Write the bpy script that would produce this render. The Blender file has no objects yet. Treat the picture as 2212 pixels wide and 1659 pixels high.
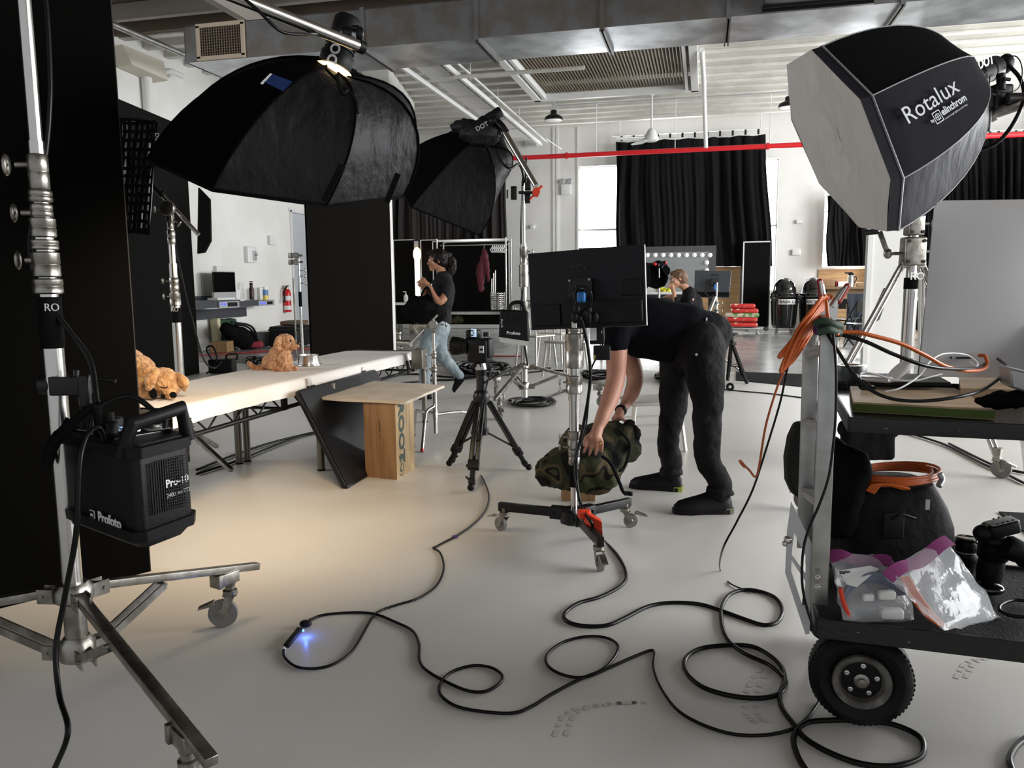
import bpy, bmesh, math, random
from mathutils import Vector as V, Matrix as M4, noise as mnoise
random.seed(7)
SC = bpy.context.scene
COL = SC.collection
PI = math.pi
# ---------------------------------------------------------------- camera
FPX, CH = 1700.0, 1.25                      # focal length in pixels of a 2212 px wide frame, eye height
YAW, PITCH, ROLL = math.radians(13.7), math.atan(217.5/1700), math.radians(0.5)
CAM = V((0, 0, CH))
_F = V((-math.sin(YAW)*math.cos(PITCH), math.cos(YAW)*math.cos(PITCH), -math.sin(PITCH)))
_R0 = V((math.cos(YAW), math.sin(YAW), 0)); _U0 = _R0.cross(_F)
_R = _R0*math.cos(ROLL) - _U0*math.sin(ROLL); _U = _U0*math.cos(ROLL) + _R0*math.sin(ROLL)
cd = bpy.data.cameras.new('camera'); cam = bpy.data.objects.new('camera', cd); COL.objects.link(cam)
cd.sensor_width = 36; cd.lens = 36*FPX/2212; cd.clip_start = .05; cd.clip_end = 200
cam.matrix_world = M4(((_R.x, _U.x, -_F.x, 0), (_R.y, _U.y, -_F.y, 0), (_R.z, _U.z, -_F.z, CH), (0, 0, 0, 1)))
SC.camera = cam
# ---------------------------------------------------------------- light
SC.view_settings.view_transform = 'Standard'; SC.view_settings.look = 'None'
SC.view_settings.gamma = 1; SC.view_settings.use_curve_mapping = False
SC.view_settings.exposure = 0.72
W = bpy.data.worlds.new('World'); SC.world = W; W.use_nodes = True
W.node_tree.nodes['Background'].inputs[0].default_value = (.93, .96, 1, 1)
W.node_tree.nodes['Background'].inputs[1].default_value = 0.34
def area(name, loc, target, sx, sy, power, col=(1, 1, 1), spread=PI):
    l = bpy.data.lights.new(name, 'AREA'); l.shape = 'RECTANGLE'; l.size = sx; l.size_y = sy
    l.energy = power; l.color = col; l.spread = spread
    o = bpy.data.objects.new(name, l); COL.objects.link(o); o.location = loc
    o.rotation_euler = (V(target)-V(loc)).to_track_quat('-Z', 'Y').to_euler()
    return o
YB, XL, XR, ZC = 21.4, -9.5, 9.5, 5.35       # back wall, left wall, right wall, ceiling
area('daylight_back_left', (-1.0, YB-.12, 3.0), (-1.6, 0, .6), 1.1, 2.9, 560, (.95, .975, 1))
area('daylight_back_right', (3.6, YB-.12, 3.0), (3.6, 0, .6), .5, 2.9, 220, (.95, .975, 1))
area('daylight_right_far', (XR-.15, 14.5, 2.9), (0, 14.0, 1.6), 5.8, 3.3, 600, (.96, .98, 1))
area('daylight_right_near', (XR-.15, 4.6, 2.9), (0, 4.2, .4), 7.0, 3.2, 600, (.97, .98, 1))
area('fill_left', (XL+.15, 3.0, 3.0), (0, 3, .6), 4.0, 2.6, 150, (.98, .98, 1))  # added fill lamp for the near left; no window in that wall
# ---------------------------------------------------------------- pixel -> place
def ray(px, py): return _F + _R*((px-1106)/FPX) - _U*((py-829.5)/FPX)
def at(px, py, d): return CAM + ray(px, py)*d
def onz(px, py, z=0.0):
    r = ray(px, py); return CAM + r*((z-CH)/r.z)
def ony(px, py, y):
    r = ray(px, py); return CAM + r*(y/r.y)
def onx(px, py, x):
    r = ray(px, py); return CAM + r*(x/r.x)
def dep(p): return (p-CAM).dot(_F)
def pxof(p):
    q = p-CAM; d = q.dot(_F); return (1106+q.dot(_R)/d*FPX, 829.5-q.dot(_U)/d*FPX)
RT = _R0.copy(); FH = V((-math.sin(YAW), math.cos(YAW), 0)); UP = V((0, 0, 1))
# ---------------------------------------------------------------- materials
def srgb(c):
    return tuple(((x/255)/12.92 if x/255 <= .04045 else ((x/255+.055)/1.055)**2.4) for x in c)+(1,)
MATS = {}
def mat(name, col, rough=.6, metal=0, bump=0, scale=40, col2=None, cscale=6, emit=None, es=1, coat=0, trans=0, alpha=1, detail=6, stretch=None, spec=None, sheen=0, cmin=.4, cmax=.6, sub=0):
    m = bpy.data.materials.new(name); m.use_nodes = True; nt = m.node_tree; b = nt.nodes['Principled BSDF']
    b.inputs['Base Color'].default_value = srgb(col); b.inputs['Roughness'].default_value = rough
    b.inputs['Metallic'].default_value = metal
    if coat: b.inputs['Coat Weight'].default_value = coat
    if trans: b.inputs['Transmission Weight'].default_value = trans
    if alpha < 1: b.inputs['Alpha'].default_value = alpha
    if spec is None and not metal and not coat and max(col) < 48: spec = .2
    if spec is not None: b.inputs['Specular IOR Level'].default_value = spec
    if sheen: b.inputs['Sheen Weight'].default_value = sheen
    if sub: b.inputs['Subsurface Weight'].default_value = sub; b.inputs['Subsurface Radius'].default_value = (.02, .01, .005)
    if emit:
        b.inputs['Emission Color'].default_value = srgb(emit); b.inputs['Emission Strength'].default_value = es
    tc = None
    def coords():
        t = nt.nodes.new('ShaderNodeTexCoord'); mp = nt.nodes.new('ShaderNodeMapping')
        nt.links.new(t.outputs['Object'], mp.inputs[0])
        if stretch: mp.inputs['Scale'].default_value = stretch
        return mp.outputs[0]
    if bump or col2: tc = coords()
    if bump:
        n = nt.nodes.new('ShaderNodeTexNoise'); n.inputs['Scale'].default_value = scale; n.inputs['Detail'].default_value = detail
        nt.links.new(tc, n.inputs['Vector'])
        bp = nt.nodes.new('ShaderNodeBump'); bp.inputs['Strength'].default_value = min(1, bump); bp.inputs['Distance'].default_value = .01*max(1, bump)
        nt.links.new(n.outputs[0], bp.inputs['Height']); nt.links.new(bp.outputs[0], b.inputs['Normal'])
    if col2:
        n = nt.nodes.new('ShaderNodeTexNoise'); n.inputs['Scale'].default_value = cscale; n.inputs['Detail'].default_value = 5
        nt.links.new(tc, n.inputs['Vector'])
        r = nt.nodes.new('ShaderNodeValToRGB'); r.color_ramp.elements[0].position = cmin; r.color_ramp.elements[1].position = cmax
        r.color_ramp.elements[0].color = srgb(col); r.color_ramp.elements[1].color = srgb(col2)
        nt.links.new(n.outputs[0], r.inputs[0]); nt.links.new(r.outputs[0], b.inputs['Base Color'])
    MATS[name] = m; return m
m_white = mat('white_paint', (222, 221, 216), .7, bump=.15, scale=25, col2=(229, 228, 224), cscale=1.2)
m_cyc = mat('cyc_floor_paint', (206, 204, 199), .38, bump=.06, scale=9, col2=(198, 196, 190), cscale=.7, spec=.35)
m_conc = mat('polished_concrete', (152, 152, 150), .24, bump=.05, scale=12, col2=(134, 134, 131), cscale=2.2)
m_brown = mat('brown_ceiling', (96, 82, 70), .8, bump=.2, scale=20)
m_beamg = mat('grey_beam_paint', (150, 143, 134), .7, bump=.2, scale=20)
m_ceil = mat('ceiling_white', (214, 212, 204), .7, bump=.2, scale=18, col2=(200, 198, 190), cscale=2)
m_duct = mat('galvanised_duct', (118, 112, 105), .42, .75, bump=.12, scale=3, col2=(128, 130, 132), cscale=4)  # brown base tint carries the dark surroundings the metal reflects
m_steel = mat('chrome_steel', (205, 204, 200), .22, 1, bump=.03, scale=30)
m_steeld = mat('worn_steel', (165, 162, 155), .33, 1, bump=.15, scale=35, col2=(130, 126, 118), cscale=14)
m_alu = mat('brushed_aluminium', (178, 178, 176), .38, .9, bump=.1, scale=50, col2=(158, 158, 155), cscale=9)
m_alul = mat('satin_aluminium', (186, 187, 189), .45, .75)
m_black = mat('black_fabric', (9, 9, 10), .9, bump=.3, scale=60, spec=.12)
m_blackf = mat('black_foamboard', (11, 10, 9), .95, bump=.05, scale=90, spec=.15)
m_blackm = mat('black_metal', (18, 18, 19), .35, .3, bump=.1, scale=60)
m_blackp = mat('black_plastic', (15, 16, 17), .5, bump=.15, scale=120)
m_blackg = mat('glossy_black', (8, 8, 9), .12, coat=.3)
m_rubber = mat('black_rubber', (13, 13, 14), .5, bump=.1, scale=80)
m_greyr = mat('grey_rubber', (120, 118, 114), .6, bump=.1, scale=60)
m_cable = mat('cable_jacket', (12, 12, 12), .33)
m_curtg = mat('grey_curtain_fabric', (56, 53, 52), .95, bump=.2, scale=50, spec=.1)
m_curtd = mat('blackout_curtain', (15, 15, 17), .85, bump=.15, scale=50, spec=.15)
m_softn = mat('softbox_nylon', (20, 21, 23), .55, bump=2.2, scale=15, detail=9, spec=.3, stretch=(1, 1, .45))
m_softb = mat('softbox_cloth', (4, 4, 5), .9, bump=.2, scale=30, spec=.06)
m_softw = mat('white_diffuser', (186, 182, 178), .45, bump=4.5, scale=6, detail=6, stretch=(1, 1, .35), spec=.5)
m_navy = mat('softbox_side_cloth', (6, 7, 12), .8, bump=.5, scale=9, spec=.15)
m_piping = mat('grey_piping', (120, 122, 125), .5)
m_whitep = mat('white_plastic', (222, 222, 220), .4)
m_silver = mat('silver_plastic', (176, 178, 180), .35, .4)
m_red = mat('red_paint', (205, 25, 34), .32, coat=.3)
m_redd = mat('dark_red', (150, 25, 25), .4)
m_orange = mat('orange_cable', (196, 92, 30), .4)
m_orangep = mat('orange_plastic', (222, 62, 26), .4)
m_ply = mat('plywood_face', (196, 172, 142), .6, bump=.1, scale=30, col2=(176, 150, 118), cscale=5, stretch=(1, 6, 1))
m_plye = mat('plywood_edge', (165, 130, 92), .7, bump=.4, scale=60, stretch=(1, 1, 8))
m_crate = mat('crate_wood', (152, 118, 82), .6, bump=.2, scale=14, col2=(134, 101, 67), cscale=4, stretch=(5, 5, .6))
m_cratel = mat('crate_wood_pale', (186, 161, 122), .6, bump=.2, scale=14, col2=(166, 140, 98), cscale=4, stretch=(5, 5, .6))
m_wood = mat('oak_veneer', (188, 152, 108), .5, bump=.1, scale=10, col2=(166, 130, 88), cscale=3, stretch=(.6, 1, 6))
m_green = mat('dark_green_ink', (52, 78, 74), .7)
m_cloth = mat('white_cotton', (222, 218, 212), .85, bump=.25, scale=26, detail=4)
m_plush = mat('plush_fur', (206, 164, 118), .95, bump=1.5, scale=70, col2=(172, 126, 82), cscale=26, sheen=.3, spec=.1)
m_plush2 = mat('curly_plush_fur', (226, 178, 134), .95, bump=2, scale=95, col2=(190, 128, 82), cscale=45, sheen=.3, spec=.1)
m_skin = mat('skin', (196, 146, 118), .55, bump=.08, scale=40, sub=.05)
m_skinm = mat('ruddy_skin', (172, 122, 100), .55, bump=.08, scale=40, sub=.05)
m_skind = mat('tanned_skin', (178, 126, 96), .55, bump=.08, scale=40, sub=.05)
m_hair = mat('dark_hair', (22, 17, 15), .45, bump=.8, scale=60, stretch=(1, 1, .2))
m_hairb = mat('brown_hair', (112, 84, 62), .55, bump=.8, scale=50, stretch=(1, 1, .25))
m_tee = mat('charcoal_shirt', (32, 32, 34), .85, bump=.4, scale=18)
m_teeb = mat('navy_black_shirt', (8, 9, 14), .9, spec=.1, bump=.35, scale=10)
m_jean = mat('light_denim', (118, 132, 138), .8, bump=.4, scale=16, col2=(142, 154, 158), cscale=7)
m_jeanb = mat('black_denim', (28, 27, 28), .8, bump=2.5, scale=9, spec=.15, col2=(20, 19, 20), cscale=5)
m_camo = None
m_glass = mat('clear_plastic_film', (236, 238, 240), .12, trans=.0, alpha=.26, bump=1.0, scale=10, detail=4, spec=1)
m_screen = mat('dark_screen', (7, 7, 8), .12)
m_purple = mat('purple_strip', (120, 36, 96), .4)
m_blue = mat('blue_plastic', (36, 110, 180), .4)
m_pale = mat('pale_grey_plastic', (176, 176, 172), .5)
m_lime = mat('lime_rubber', (118, 128, 36), .5)
m_glow = mat('warm_bulb_glow', (255, 215, 150), .5, emit=(255, 210, 150), es=3.0)
m_bulb = mat('frosted_bulb', (235, 235, 232), .3, emit=(255, 252, 245), es=.12)
m_win = mat('window_daylight', (255, 255, 255), .5, emit=(250, 252, 255), es=3.4)
m_mirror = mat('mirror_glass', (176, 180, 180), .08, .85)
def camo_mat():
    m = mat('camouflage_cloth', (44, 42, 30), .9); nt = m.node_tree; b = nt.nodes['Principled BSDF']
    t = nt.nodes.new('ShaderNodeTexCoord'); n = nt.nodes.new('ShaderNodeTexNoise'); n.inputs['Scale'].default_value = 7; n.inputs['Detail'].default_value = 1.0
    nt.links.new(t.outputs['Object'], n.inputs['Vector'])
    r = nt.nodes.new('ShaderNodeValToRGB'); r.color_ramp.interpolation = 'CONSTANT'
    e = r.color_ramp.elements; e[0].color = srgb((17, 16, 13)); e[1].position = .42; e[1].color = srgb((46, 48, 32))
    for p, c in ((.5, (74, 64, 44)), (.57, (22, 21, 17)), (.62, (60, 62, 40))):
        x = e.new(p); x.color = srgb(c)
    nt.links.new(n.outputs[0], r.inputs[0]); nt.links.new(r.outputs[0], b.inputs['Base Color'])
    return m
m_camo = camo_mat()
# ---------------------------------------------------------------- things and parts
ORG = {}
def tagit(o, label=None, cat=None, group=None, kind=None):
    if label: o['label'] = label
    if cat: o['category'] = cat
    if group: o['group'] = group
    if kind: o['kind'] = kind
    return o
def thing(name, label, cat, loc=(0, 0, 0), group=None):
    o = bpy.data.objects.new(name, None); o.empty_display_size = .1; COL.objects.link(o); o.location = V(loc)
    ORG[o.name] = V(loc); return tagit(o, label, cat, group)
def frame_of(axis):
    z = V(axis).normalized(); a = V((0, 0, 1)) if abs(z.z) < .95 else V((0, 1, 0))
    x = a.cross(z).normalized(); return x, z.cross(x), z
def catmull(pts, n=6, closed=False):
    pts = [V(p) for p in pts]; out = []; N = len(pts)
    if N < 3: return pts
    for i in range(N if closed else N-1):
        if closed: a, b, c, d = pts[i-1], pts[i], pts[(i+1) % N], pts[(i+2) % N]
        else: b, c = pts[i], pts[i+1]; a = pts[i-1] if i else b*2-c; d = pts[i+2] if i+2 < N else c*2-b
        for k in range(n):
            t = k/n; out.append(((b*2)+(c-a)*t+(a*2-b*5+c*4-d)*t*t+(b*3-a-c*3+d)*t**3)*.5)
    if not closed: out.append(pts[-1])
    return out
class MB:
    def __init__(s): s.v = []; s.f = []; s.mi = []; s.sm = []; s.m = 0
    def add(s, vs, fs, smooth=False):
        b = len(s.v); s.v += [V(x) for x in vs]
        for f in fs: s.f.append(tuple(i+b for i in f)); s.mi.append(s.m); s.sm.append(smooth)
        return s
    def mat(s, i): s.m = i; return s
    def box(s, c, size, rz=0, R=None, bv=0):
        c = V(c); hx, hy, hz = size[0]/2, size[1]/2, size[2]/2
        if R is None: R = M4.Rotation(rz, 3, 'Z')
        if bv <= 0:
            vs = [c + R @ V((x*hx, y*hy, z*hz)) for z in (-1, 1) for y in (-1, 1) for x in (-1, 1)]
            return s.add(vs, [(0, 2, 3, 1), (4, 5, 7, 6), (0, 1, 5, 4), (2, 6, 7, 3), (0, 4, 6, 2), (1, 3, 7, 5)])
        bm = bmesh.new(); bmesh.ops.create_cube(bm, size=1)
        for q in bm.verts: q.co = V((q.co.x*size[0], q.co.y*size[1], q.co.z*size[2]))
        bmesh.ops.bevel(bm, geom=bm.edges[:], offset=min(bv, min(size)*.49), segments=3, affect='EDGES', profile=.5)
        s.bm(bm, lambda p: c + R @ p, True); return s
    def bm(s, bm, fn=lambda p: p, smooth=False):
        bm.verts.ensure_lookup_table(); bm.verts.index_update()
        s.add([fn(q.co) for q in bm.verts], [tuple(q.index for q in f.verts) for f in bm.faces], smooth); bm.free(); return s
    def obox(s, p, q, w, h, up=(0, 0, 1), bv=0):
        p, q = V(p), V(q); y = (q-p); L = y.length; y.normalize(); x = y.cross(V(up))
        if x.length < 1e-4: x = y.cross(V((1, 0, 0)))
        x.normalize(); z = x.cross(y); R = M4((x, y, z)).transposed()
        return s.box((p+q)/2, (w, L, h), R=R, bv=bv)
    def rings(s, rs, cap=True, closed=False, smooth=True):
        n = len(rs[0]); vs = [p for r in rs for p in r]; fs = []
        K = len(rs)
        for i in range(K if closed else K-1):
            for j in range(n):
                a = i*n+j; b = i*n+(j+1) % n; c = ((i+1) % K)*n+(j+1) % n; d = ((i+1) % K)*n+j
                fs.append((a, b, c, d))
        s.add(vs, fs, smooth)
        if cap and not closed: s.add(rs[0], [tuple(range(n))[::-1]]); s.add(rs[-1], [tuple(range(n))])
        return s
    def rod(s, p, q, r, r2=None, n=14, smooth=True):
        p, q = V(p), V(q); r2 = r if r2 is None else r2; x, y, z = frame_of(q-p)
        cs = [(math.cos(2*PI*i/n), math.sin(2*PI*i/n)) for i in range(n)]
        return s.rings([[p+(x*a+y*b)*r for a, b in cs], [q+(x*a+y*b)*r2 for a, b in cs]], smooth=smooth)
    def lathe(s, p, axis, prof, n=20, smooth=True, cap=True, xd=None):
        p = V(p); x, y, z = frame_of(axis)
        if xd is not None: x = (V(xd)-z*V(xd).dot(z)).normalized(); y = z.cross(x)
        cs = [(math.cos(2*PI*i/n), math.sin(2*PI*i/n)) for i in range(n)]
        return s.rings([[p+z*h+(x*a+y*b)*max(r, 1e-4) for a, b in cs] for r, h in prof], smooth=smooth, cap=cap)
    def tube(s, pts, r, n=8, sub=6, closed=False, flat=None):
        pts = catmull(pts, sub, closed) if sub > 1 else [V(p) for p in pts]
        rs = []; K = len(pts); x = None
        for i, p in enumerate(pts):
            if closed: t = pts[(i+1) % K]-pts[i-1]
            else: t = pts[min(i+1, K-1)]-pts[max(i-1, 0)]
            if t.length < 1e-9: t = V((0, 0, 1))
            t.normalize()
            if x is None: x = frame_of(t)[0]
            else:
                x = x-t*x.dot(t)
                x = x.normalized() if x.length > 1e-6 else frame_of(t)[0]
            y = t.cross(x); rr = r(i/(K-1)) if callable(r) else r
            rs.append([p+(x*math.cos(2*PI*k/n)+y*math.sin(2*PI*k/n))*rr for k in range(n)])
        return s.rings(rs, closed=closed, cap=not closed)
    def prism(s, poly, vec, smooth=False):
        poly = [V(p) for p in poly]; n = len(poly); vec = V(vec)
        s.add(poly+[p+vec for p in poly], [tuple(range(n))[::-1], tuple(range(n, 2*n))]+[(i, (i+1) % n, n+(i+1) % n, n+i) for i in range(n)], smooth)
        return s
    def ball(s, c, r, sc=(1, 1, 1), R=None, n=16, m=10, fn=None):
        c = V(c); vs = []; fs = []
        R = R or M4.Identity(3)
        for i in range(m+1):
            for j in range(n):
                a = PI*i/m; b = 2*PI*j/n; q = V((math.sin(a)*math.cos(b), math.sin(a)*math.sin(b), math.cos(a)))
                k = fn(q) if fn else 1
                vs.append(c + R @ V((q.x*sc[0]*r*k, q.y*sc[1]*r*k, q.z*sc[2]*r*k)))
        for i in range(m):
            for j in range(n): fs.append((i*n+j, (i+1)*n+j, (i+1)*n+(j+1) % n, i*n+(j+1) % n))
        return s.add(vs, fs, True)
    def torus(s, c, axis, R, r, n=28, m=10):
        c = V(c); x, y, z = frame_of(axis)
        return s.tube([c+(x*math.cos(2*PI*i/n)+y*math.sin(2*PI*i/n))*R for i in range(n)], r, n=m, sub=1, closed=True)
    def sheet(s, g, thick=0, smooth=True, nrm=None):
        """g: rows of points"""
        a, b = len(g), len(g[0]); vs = [V(p) for r in g for p in r]
        fs = [(i*b+j, i*b+j+1, (i+1)*b+j+1, (i+1)*b+j) for i in range(a-1) for j in range(b-1)]
        if not thick: return s.add(vs, fs, smooth)
        nn = V(nrm) if nrm is not None else (vs[1]-vs[0]).cross(vs[b]-vs[0]).normalized()
        n = len(vs); w = [p-nn*thick for p in vs]
        F = fs+[tuple(i+n for i in f[::-1]) for f in fs]
        bd = [i for i in range(b)]+[i*b+b-1 for i in range(1, a)]+[(a-1)*b+j for j in range(b-2, -1, -1)]+[i*b for i in range(a-2, 0, -1)]
        for k in range(len(bd)):
            i, j = bd[k], bd[(k+1) % len(bd)]; F.append((j, i, i+n, j+n))
        return s.add(vs+w, F, smooth)
    def build(s, name, mats, parent=None, sub=0, bevel=0, base=None, auto=True):
        me = bpy.data.meshes.new(name)
        if parent is not None: org = ORG[parent.name]
        elif base is not None: org = V(base)
        elif s.v:
            mn = [min(p[i] for p in s.v) for i in range(3)]; mx = [max(p[i] for p in s.v) for i in range(3)]
            org = V(((mn[0]+mx[0])/2, (mn[1]+mx[1])/2, mn[2]))
        else: org = V()
        me.from_pydata([tuple(p-org) for p in s.v], [], s.f)
        for m in (mats if isinstance(mats, (list, tuple)) else [mats]): me.materials.append(m)
        me.polygons.foreach_set('material_index', s.mi); me.polygons.foreach_set('use_smooth', s.sm); me.update()
        bm = bmesh.new(); bm.from_mesh(me); bmesh.ops.recalc_face_normals(bm, faces=bm.faces[:]); bm.to_mesh(me); bm.free(); me.set_sharp_from_angle(angle=math.radians(48))
        o = bpy.data.objects.new(name, me); COL.objects.link(o)
        ORG[o.name] = org
        if parent is not None: o.parent = parent
        else: o.location = org
        if sub:
            md = o.modifiers.new('s', 'SUBSURF'); md.levels = sub; md.render_levels = sub
        if bevel:
            md = o.modifiers.new('b', 'BEVEL'); md.width = bevel; md.segments = 2; md.limit_method = 'ANGLE'
        return o
def struct(name, mb, m, **k):
    o = mb.build(name, m, **k); o['kind'] = 'structure'; return o
def dup(root, loc, rz=None, label=None, group=None, scale=None):
    def cp(o, par):
        c = o.copy(); COL.objects.link(c)
        if par is not None: c.parent = par
        for ch in [x for x in CH_OF(o)]: cp(ch, c)
        return c
    r = cp(root, None); r.location = V(loc); ORG[r.name] = V(loc)
    if rz is not None: r.rotation_euler = (0, 0, rz)
    if scale: r.scale = (scale, scale, scale)
    if label: r['label'] = label
    if group: r['group'] = group
    return r
def CH_OF(o): return [c for c in COL.objects if c.parent == o]
def text(name, s, m, parent, p, right, up, h, depth=.0015, align='LEFT', bold=0, shear=0, sx=1):
    """lettering in relief; p = left end of the base line, h = height of a capital"""
    cu = bpy.data.curves.new(name, 'FONT'); cu.body = s; cu.size = 1; cu.align_x = align; cu.extrude = .5; cu.offset = bold; cu.resolution_u = 3; cu.shear = shear
    t = bpy.data.objects.new('tmp', cu); me = bpy.data.meshes.new_from_object(t); bpy.data.objects.remove(t); bpy.data.curves.remove(cu)
    k = h/.70; x = V(right).normalized(); y = V(up); y = (y-x*y.dot(x)).normalized(); z = x.cross(y); org = ORG[parent.name] if parent is not None else V(p)
    for q in me.vertices: q.co = V(p)-org + x*q.co.x*k*sx + y*q.co.y*k + z*(q.co.z+.5)*depth
    me.materials.append(m); o = bpy.data.objects.new(name, me); COL.objects.link(o); o.parent = parent; ORG[o.name] = org
    if parent is None: o.location = org
    return o
def skin(name, pts, edges, m, parent, sub=2, root=0, smooth=True):
    """pts: (x,y,z,r) or (V,r[,r2])"""
    me = bpy.data.meshes.new(name); org = ORG[parent.name]
    P = [(V(p[0]), p[1], p[2] if len(p) > 2 else p[1]) for p in pts]
    me.from_pydata([tuple(p[0]-org) for p in P], edges, [])
    o = bpy.data.objects.new(name, me); COL.objects.link(o); o.parent = parent; ORG[o.name] = org
    sk = o.modifiers.new('skin', 'SKIN'); sk.use_smooth_shade = True; sk.use_x_symmetry = False
    me.materials.append(m)
    if not me.skin_vertices:
        me.update()
    lay = me.skin_vertices[0] if me.skin_vertices else None
    for i, p in enumerate(P):
        lay.data[i].radius = (p[1], p[2]); lay.data[i].use_root = (i == root)
    sd = o.modifiers.new('sub', 'SUBSURF'); sd.levels = sub; sd.render_levels = sub
    return o
def chain(*idx): return [(idx[i], idx[i+1]) for i in range(len(idx)-1)]
# ================================================================ the room
def plane_holes(u0, u1, v0, v1, holes, mk):
    us = sorted({u0, u1}|{h[0] for h in holes}|{h[1] for h in holes}); vs = sorted({v0, v1}|{h[2] for h in holes}|{h[3] for h in holes})
    for i in range(len(us)-1):
        for j in range(len(vs)-1):
            a, b = (us[i]+us[i+1])/2, (vs[j]+vs[j+1])/2
            if not any(h[0] < a < h[1] and h[2] < b < h[3] for h in holes): mk(us[i], us[i+1], vs[j], vs[j+1])
# floor: white painted cove floor and the polished concrete around it
YS = 11.3
mb = MB(); mb.box((0, (YB-3)/2+2, -.06), (XR-XL+.6, YB+3+1, .1)); struct('floor', mb, m_conc)
xr = lambda y: 2.03+(y-5.6)*.06
mb = MB(); mb.prism([(XL+.3, -3, -.012), (1.6, -3, -.012), (xr(5.6), 5.6, -.012), (2.55, 7.2, -.012), (3.0, 9.2, -.012), (3.2, YS, -.012), (XL+.3, YS, -.012)], (0, 0, .012))
struct('floor', mb, m_cyc)
mb = MB(); a, b = onz(1600, 720), onz(1745, 738); mb.obox((a.x-1, a.y, .001), (b.x+1.5, a.y+.05, .001), .06, .004); struct('trim_1', mb, m_white)
# back wall
w1 = (ony(1248, 400, YB).x, ony(1682, 400, YB).x, 1.0, ony(1290, 358, YB).z)
w2 = (ony(1783, 400, YB).x, ony(2260, 400, YB).x, ony(1783, 579, YB).z, ony(1783, 330, YB).z)
mb = MB(); plane_holes(XL-.3, XR+.3, 0, ZC+.2, [w1, w2], lambda a, b, c, d: mb.box(((a+b)/2, YB+.15, (c+d)/2), (b-a, .3, d-c)))
struct('wall_back', mb, m_white)
for i, w in enumerate((w1, w2)):
    mb = MB(); n = 3
    for k in range(n+1): mb.box((w[0]+(w[1]-w[0])*k/n, YB+.2, (w[2]+w[3])/2), (.05, .06, w[3]-w[2]))
    for k in range(3): mb.box(((w[0]+w[1])/2, YB+.2, w[2]+(w[3]-w[2])*k/2), (w[1]-w[0], .06, .05))
    mb.m = 1; mb.box(((w[0]+w[1])/2, YB+.26, (w[2]+w[3])/2), (w[1]-w[0], .01, w[3]-w[2]))
    struct('window_%d' % (i+1), mb, [m_whitep, m_win])
# wood wainscot under the windows
mb = MB()
for a, b, t in ((1440, 1612, 578), (1768, 2240, 582)):
    A, B = ony(a, t, YB-.02), ony(b, t, YB-.02)
    mb.box(((A.x+B.x)/2, YB-.03, A.z/2), (B.x-A.x, .05, A.z))
struct('trim_2', mb, m_wood)
# pilaster lines and a recessed strip on the back wall
mb = MB()
for px in (1196, 1204, 1248):
    A = ony(px, 400, YB); mb.box((A.x, YB-.015, ZC/2), (.05, .04, ZC))
struct('trim_3', mb, m_white)
# left wall with the bright metal door
d0, d1 = onx(631, 600, XL).y, onx(631, 600, XL).y+1.5
dz = onx(640, 456, XL).z
mb = MB(); plane_holes(-3, YB, 0, ZC+.2, [(d0, d1, 0, dz)], lambda a, b, c, d: mb.box((XL-.15, (a+b)/2, (c+d)/2), (.3, b-a, d-c)))
struct('wall_left', mb, m_white)
mb = MB()
mb.box((XL-.1, (d0+d1)/2, dz/2), (.05, d1-d0, dz)); mb.m = 1
for y in (d0+.03, d1-.03): mb.box((XL+.0, y, dz/2), (.06, .07, dz))
mb.box((XL, (d0+d1)/2, dz+.0), (.06, d1-d0+.1, .09))
m_door = mat('brushed_door_metal', (222, 226, 232), .42, .45, bump=.5, scale=8, stretch=(1, 1, 9))
struct('door_1', mb, [m_door, m_whitep])
# right wall with big windows, outside the frame
ww = [(.9, 8.3, 1.2, 4.6), (11.5, 17.5, 1.2, 4.6)]
mb = MB(); plane_holes(-3, YB, 0, ZC+.2, ww, lambda a, b, c, d: mb.box((XR+.15, (a+b)/2, (c+d)/2), (.3, b-a, d-c)))
struct('wall_right', mb, m_white)
for i, w in enumerate(ww):
    mb = MB()
    for k in range(5): mb.box((XR+.1, w[0]+(w[1]-w[0])*k/4, (w[2]+w[3])/2), (.06, .05, w[3]-w[2]))
    mb.m = 1; mb.box((XR+.26, (w[0]+w[1])/2, (w[2]+w[3])/2), (.01, w[1]-w[0], w[3]-w[2]))
    struct('window_%d' % (i+3), mb, [m_whitep, m_win])
# ceiling: white joisted bay in the back, brown bay in front
YC = 11.6
sk = (-3.62, -.28, 13.6, 17.45)            # skylight opening
mb = MB(); mb.box(((XL+XR)/2, (YC+YB)/2, ZC+.3), (XR-XL, YB-YC, .1))
y = YC+.2
while y < YB-.1:
    for a, b in (((XL, sk[0]), (sk[1], XR)) if sk[2]-.1 < y < sk[3]+.1 else ((XL, XR),)):
        mb.box(((a+b)/2, y, ZC+.12), (b-a, .09, .28))
        mb.box(((a+b)/2, y, ZC-.02), (b-a, .15, .025))
    y += .56
struct('ceiling', mb, m_ceil)
mb = MB(); mb.box(((XL+XR)/2, (YC-3)/2, ZC+.3), (XR-XL, YC+3, .1)); mb.box(((XL+XR)/2, YC, ZC+.15), (XR-XL, .1, .35)); mb.m = 1
for k in range(11): mb.box(((XL+XR)/2, YC-.55-k*.95, ZC+.12), (XR-XL, .07, .24)); mb.box(((XL+XR)/2, YC-.55-k*.95, ZC), (XR-XL, .10, .02))
for x in (-6.6, -3.2, -.4, 2.5, 5.5): mb.box((x, (YC-2)/2, ZC-.12), (.07, YC+2, .28)); mb.box((x, (YC-2)/2, ZC-.26), (.13, YC+2, .02))
struct('ceiling', mb, [m_brown, m_beamg])
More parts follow.
